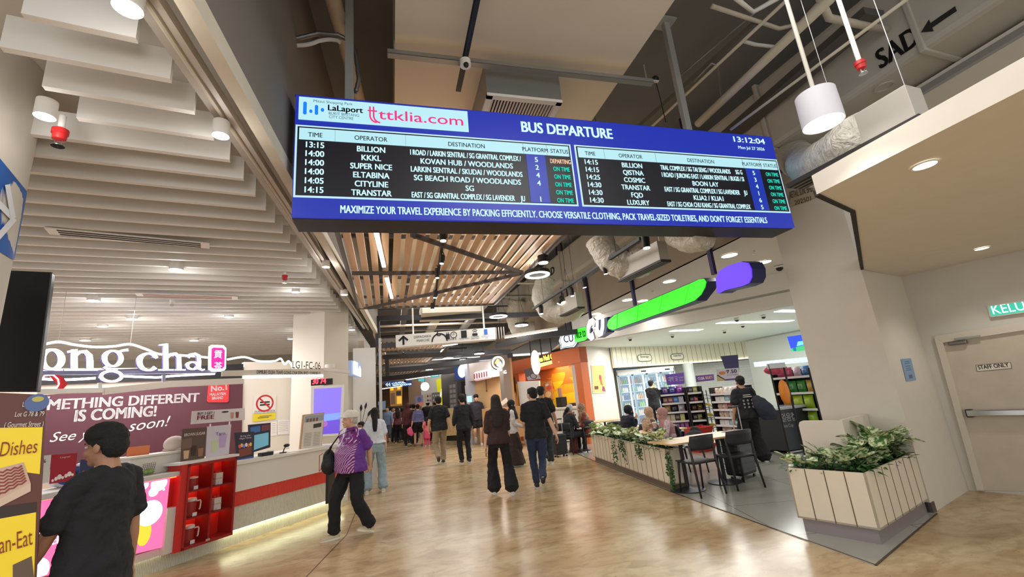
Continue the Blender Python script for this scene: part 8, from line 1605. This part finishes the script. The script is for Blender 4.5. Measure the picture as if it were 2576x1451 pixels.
R5 = Matrix.Translation(q); t = thing('pink_bag', 'bright pink bag in the left hand of the woman in lavender', 'bag', R5 @ Vector((-.34, .02, .42)), .1); bm_ = MB().loft([((.06, 0, 0), .03, .03), ((.02, 0, .1), .13, .06), ((-.02, 0, .28), .12, .05), ((.02, 0, .38), .03, .02)], 14); organic(bm_, .015, 'bag_body', mat((236, 92, 142), .5), t, 2)
q = gp(1077, 1124); person('small girl in a pink dress walking beside the woman in lavender', (q[0], q[1] + .4, 0), D2(0), 1.12, SKIN3, HAIRB, 'pony', cloth((232, 120, 130)), 'short', cloth((232, 84, 120)), 'skirt', .05, 1.0, (226, 222, 222), vox=.014, fem=True, hands=((-.2, .05, 1.0), (.25, .05, .85)))
q = gp(1080, 1112); person('man in a black t-shirt walking beyond the small girl', q, D2(6), 1.80, SKIN2, HAIRK, 'short', BLKC, 'short', NAVY, 'trousers', vox=.012, w=1.12, **walk(False))
q = gp(1036, 1108); person('woman in a pink tunic and black trousers pulling the grey suitcase', (q[0] + .1, q[1], 0), D2(140), 1.56, SKIN3, HAIRB, 'long', cloth((196, 150, 142)), 'long', BLK2, 'trousers', 0, 1.1, vox=.011, fem=True, hands=((-.28, .18, 1.02), (.24, .25, .98)), hem=.62)
FARP = ((975, 1068, 170, 1.72, (120, 140, 176), (90, 100, 120), 'short', None, 'man in a pale blue shirt standing at the left of the far hall'), (1000, 1052, 10, 1.66, (110, 60, 66), (40, 36, 40), 'long', None, 'woman in a maroon top far down the hall'), (1013, 1090, 5, 1.62, (216, 214, 210), (30, 30, 34), 'none', (28, 32, 54), 'woman in a navy headscarf and white top walking away'), (1027, 1075, 12, 1.74, (92, 50, 54), (40, 36, 40), 'none', (96, 52, 56), 'person in a maroon hooded top far down the hall'), (990, 1040, 185, 1.68, (206, 196, 180), (60, 56, 60), 'short', None, 'person in a cream top far down the hall'), (1042, 1072, 0, 1.70, (26, 26, 34), (26, 26, 30), 'short', None, 'person in black behind the maroon hooded one'), (1096, 1075, 20, 1.76, (34, 36, 50), (40, 40, 46), 'short', None, 'person in dark navy left of the man in tan trousers'), (1093, 1068, -20, 1.66, (196, 168, 150), (150, 130, 116), 'none', (206, 178, 160), 'person in a beige headscarf far behind the girl'), (1190, 1088, 200, 1.74, (30, 30, 36), (34, 34, 40), 'short', None, 'reddish haired man in dark clothes behind the laptop screen'), (1104, 1092, 15, 1.75, (30, 30, 34), (40, 38, 40), 'short', None, 'person in black standing before the yellow shop'), (1200, 1098, 30, 1.72, (84, 66, 76), (46, 46, 52), 'short', None, 'person in grey purple behind the man in dark t-shirt'), (1228, 1096, 30, 1.66, (60, 58, 60), (90, 96, 84), 'short', None, 'person in olive trousers near the sushi shop counter'), (1004, 1036, 190, 1.64, (52, 40, 44), (40, 36, 40), 'long', None, 'distant woman in dark clothes facing the camera'), (1033, 1042, 10, 1.72, (70, 66, 80), (50, 50, 60), 'short', None, 'distant person in grey blue clothes'), (981, 1048, 30, 1.7, (60, 56, 60), (46, 44, 50), 'short', None, 'distant person in dark grey beside the man in pale blue'))
for i, (px, py, rz, H_, tp, bt_, sty, hj, lab) in enumerate(FARP):
    q = gp(px, py); hc_ = HAIRK if i != 8 else mat((150, 80, 50), .5)
    ym = (19.4 if px > 1025 else 22.5) + .15 * i
    if q[1] > ym: q = (q[0] * ym / q[1], ym, 0)
    person(lab, q, D2(rz), H_, SKIN, hc_, sty, cloth(tp), 'short' if i % 3 else 'long', cloth(bt_), 'trousers', 0, 1.06, vox=.016, fem=(sty == 'long' or hj is not None), hijab=cloth(hj) if hj else None, face=(150 < rz < 210), **walk(bool(i % 2), .2))
q = gp(949, 1100); t = thing('small_backpack', 'grey patterned backpack beyond the woman in white', 'bag', Vector((pz(975, 1112).x, pz(975, 1112).y, .0)), 0); organic(MB().ell((0, 0, .82), .19, .14, .26), .02, 'bag_body', cloth((150, 156, 166), .3), t, 2); MB().box((0, 0, .30), (.3, .2, .55)).build('trolley_case', mat((206, 140, 116), .5), t, bevel=.03); MB().box((0, 0, .02), (.28, .18, .04)).build('wheel_base', BLACK, t)
# --- the seated ones
def sitter(px, py, d, rz, label, **k):
    p = shopside(pd(px, py, d), .62 if 1560 < px < 1680 else .55); return person(label, (p.x, p.y, 0), D2(rz), seat=True, **k)
ET = dict(vox=.010)
sitter(1428, 1080, 11.6, -75, 'elderly white haired man in black resting his chin on his hand at the white table', H=1.70, skin=SKIN2, hair=HAIRG, style='short', top=cloth((40, 38, 44)), sleeve='half', bottom=BLK2, hands=((-.05, .24, 1.02), (.12, .40, .74)), lean=.18, head=(1.0, 0), **ET)
sitter(1478, 1085, 11.8, 70, 'woman in a rust robe and patterned beige headscarf, seen from behind', H=1.66, skin=SKIN, hair=HAIRK, style='none', top=cloth((118, 52, 40)), sleeve='long', bottom=cloth((96, 44, 38)), kind='robe', fem=True, hijab=mat((150, 120, 96), .8, var=.5, vscale=26), hands=((-.15, .34, .76), (.1, .36, .78)), lean=.12, **ET)
sitter(1545, 1085, 9.5, -80, 'woman in a navy headscarf and navy dress bending over her food', H=1.60, skin=SKIN, hair=HAIRK, style='none', top=cloth((28, 32, 52)), sleeve='long', bottom=cloth((28, 32, 52)), kind='robe', fem=True, hijab=cloth((22, 24, 38)), hands=((-.1, .34, .86), (.08, .32, .92)), lean=.3, head=(0, -.25), **ET)
sitter(1588, 1092, 8.45, -85, 'woman in a patterned beige headscarf and brown cardigan facing right', H=1.52, skin=SKIN, hair=HAIRK, style='none', top=cloth((96, 70, 56)), sleeve='long', bottom=cloth((70, 56, 50)), kind='robe', fem=True, hijab=mat((186, 156, 130), .8, var=.35, vscale=24), hands=((-.08, .34, .84), (.10, .32, .86)), lean=.1, head=(.25, -.05), **ET)
sitter(1690, 1092, 7.85, 62, 'woman in a dusty pink headscarf and flowered blouse with her back to the camera', H=1.52, skin=SKIN, hair=HAIRK, style='none', top=mat((196, 170, 176), .8, var=.45, vscale=40), sleeve='long', bottom=mat((186, 164, 168), .8, var=.4, vscale=40), kind='robe', fem=True, hijab=cloth((178, 132, 128)), hands=((-.2, .36, .80), (.12, .34, .9)), lean=.16, **ET)
p = pd(1748, 1105, 7.8); t = thing('dark_bag', 'dark bag lying on the black chair behind the pink headscarf', 'bag', Vector((p.x, p.y, .47)), .2); organic(MB().ell((0, 0, .12), .2, .14, .11).ell((.1, .05, .16), .12, .1, .14).ell((-.12, -.04, .1), .12, .12, .1), .02, 'bag_body', BLKC, t, 3, .03, .1)
# --- shoppers
p = pz(1650, 1085); q = pd(1648, 1030, 14.2); person('man in black standing in front of the glass drink cooler', (q.x, q.y, 0), D2(-55), 1.72, SKIN, HAIRK, 'short', BLK2, 'short', BLK2, 'trousers', vox=.012, hands=((-.1, .32, 1.05), (.12, .34, 1.0)), head=(-.2, 0))
t = thing('green_bag', 'bright green plastic bag beside the man at the cooler', 'bag', Vector((q.x + .35, q.y - .1, .006))); organic(MB().ell((0, 0, .70), .2, .15, .2), .02, 'bag_body', mat((50, 120, 70), .4), t, 3, .03, .08); MB().box((0, 0, .27), (.42, .3, .5)).build('trolley_box', DARKM, t, bevel=.02)
q = gp(1906, 1163); q = (q[0], q[1], .006); person('woman in black t-shirt and wide black trousers wearing a backpack', q, D2(-14), 1.56, SKIN2, HAIRK, 'bun', cloth((28, 28, 32)), 'short', BLK2, 'trousers', .06, 1.25, vox=.008, fem=True, w=1.12, feet=((-.13, .0, 0), (.15, -.02, 0)), hands=((-.30, .0, .84), (.16, .30, 1.2)), hem=.86, curl=.9)
R6 = Matrix.Translation(q) @ Matrix.Rotation(D2(-14), 4, 'Z')
t = thing('backpack', 'slouchy dark blue backpack on the right shoulder of the woman in black', 'backpack', R6 @ Vector((.20, -.19, .74)), D2(-14)); organic(MB().loft([((.1, 0, 0), .12, .07), ((.08, 0, .1), .17, .11), ((.02, 0, .25), .17, .12), ((-.04, .02, .38), .12, .08), ((-.05, .03, .44), .05, .04)], 18), .014, 'pack_body', cloth((44, 48, 62)), t, 3, .03, .1); MB().tube([(-.05, .04, .42), (-.06, .08, .52), (-.04, .18, .56), (.0, .25, .45)], .018, 8).build('strap', BLK2, t, smooth='all')
bk = MB(); rr5 = random.Random(5)
t = thing('shirt_print', 'pale printed pattern on the back of the black t-shirt', 'print', R6 @ Vector((-.03, -.172, .98)), D2(-14), None)
m_ = MB()
for k in range(9): c_ = (-.08 + .08 * (k % 3), .13 - .06 * (k // 3)); m_.prism(disc(c_, .017 + .004 * rr5.random(), 10), 0, .002, 0, VM((0, 0, 0), 0))
m_.build('dots', mat((150, 140, 140), .7), t); MB().box((-.0, .228 , 0), (.14, .014, .002), 0, 0, VM((0, 0, 0), 0)).box((.01, .195, 0), (.17, .014, .002), 0, 0, VM((0, 0, 0), 0)).build('print_lines', mat((200, 196, 190), .7), t)
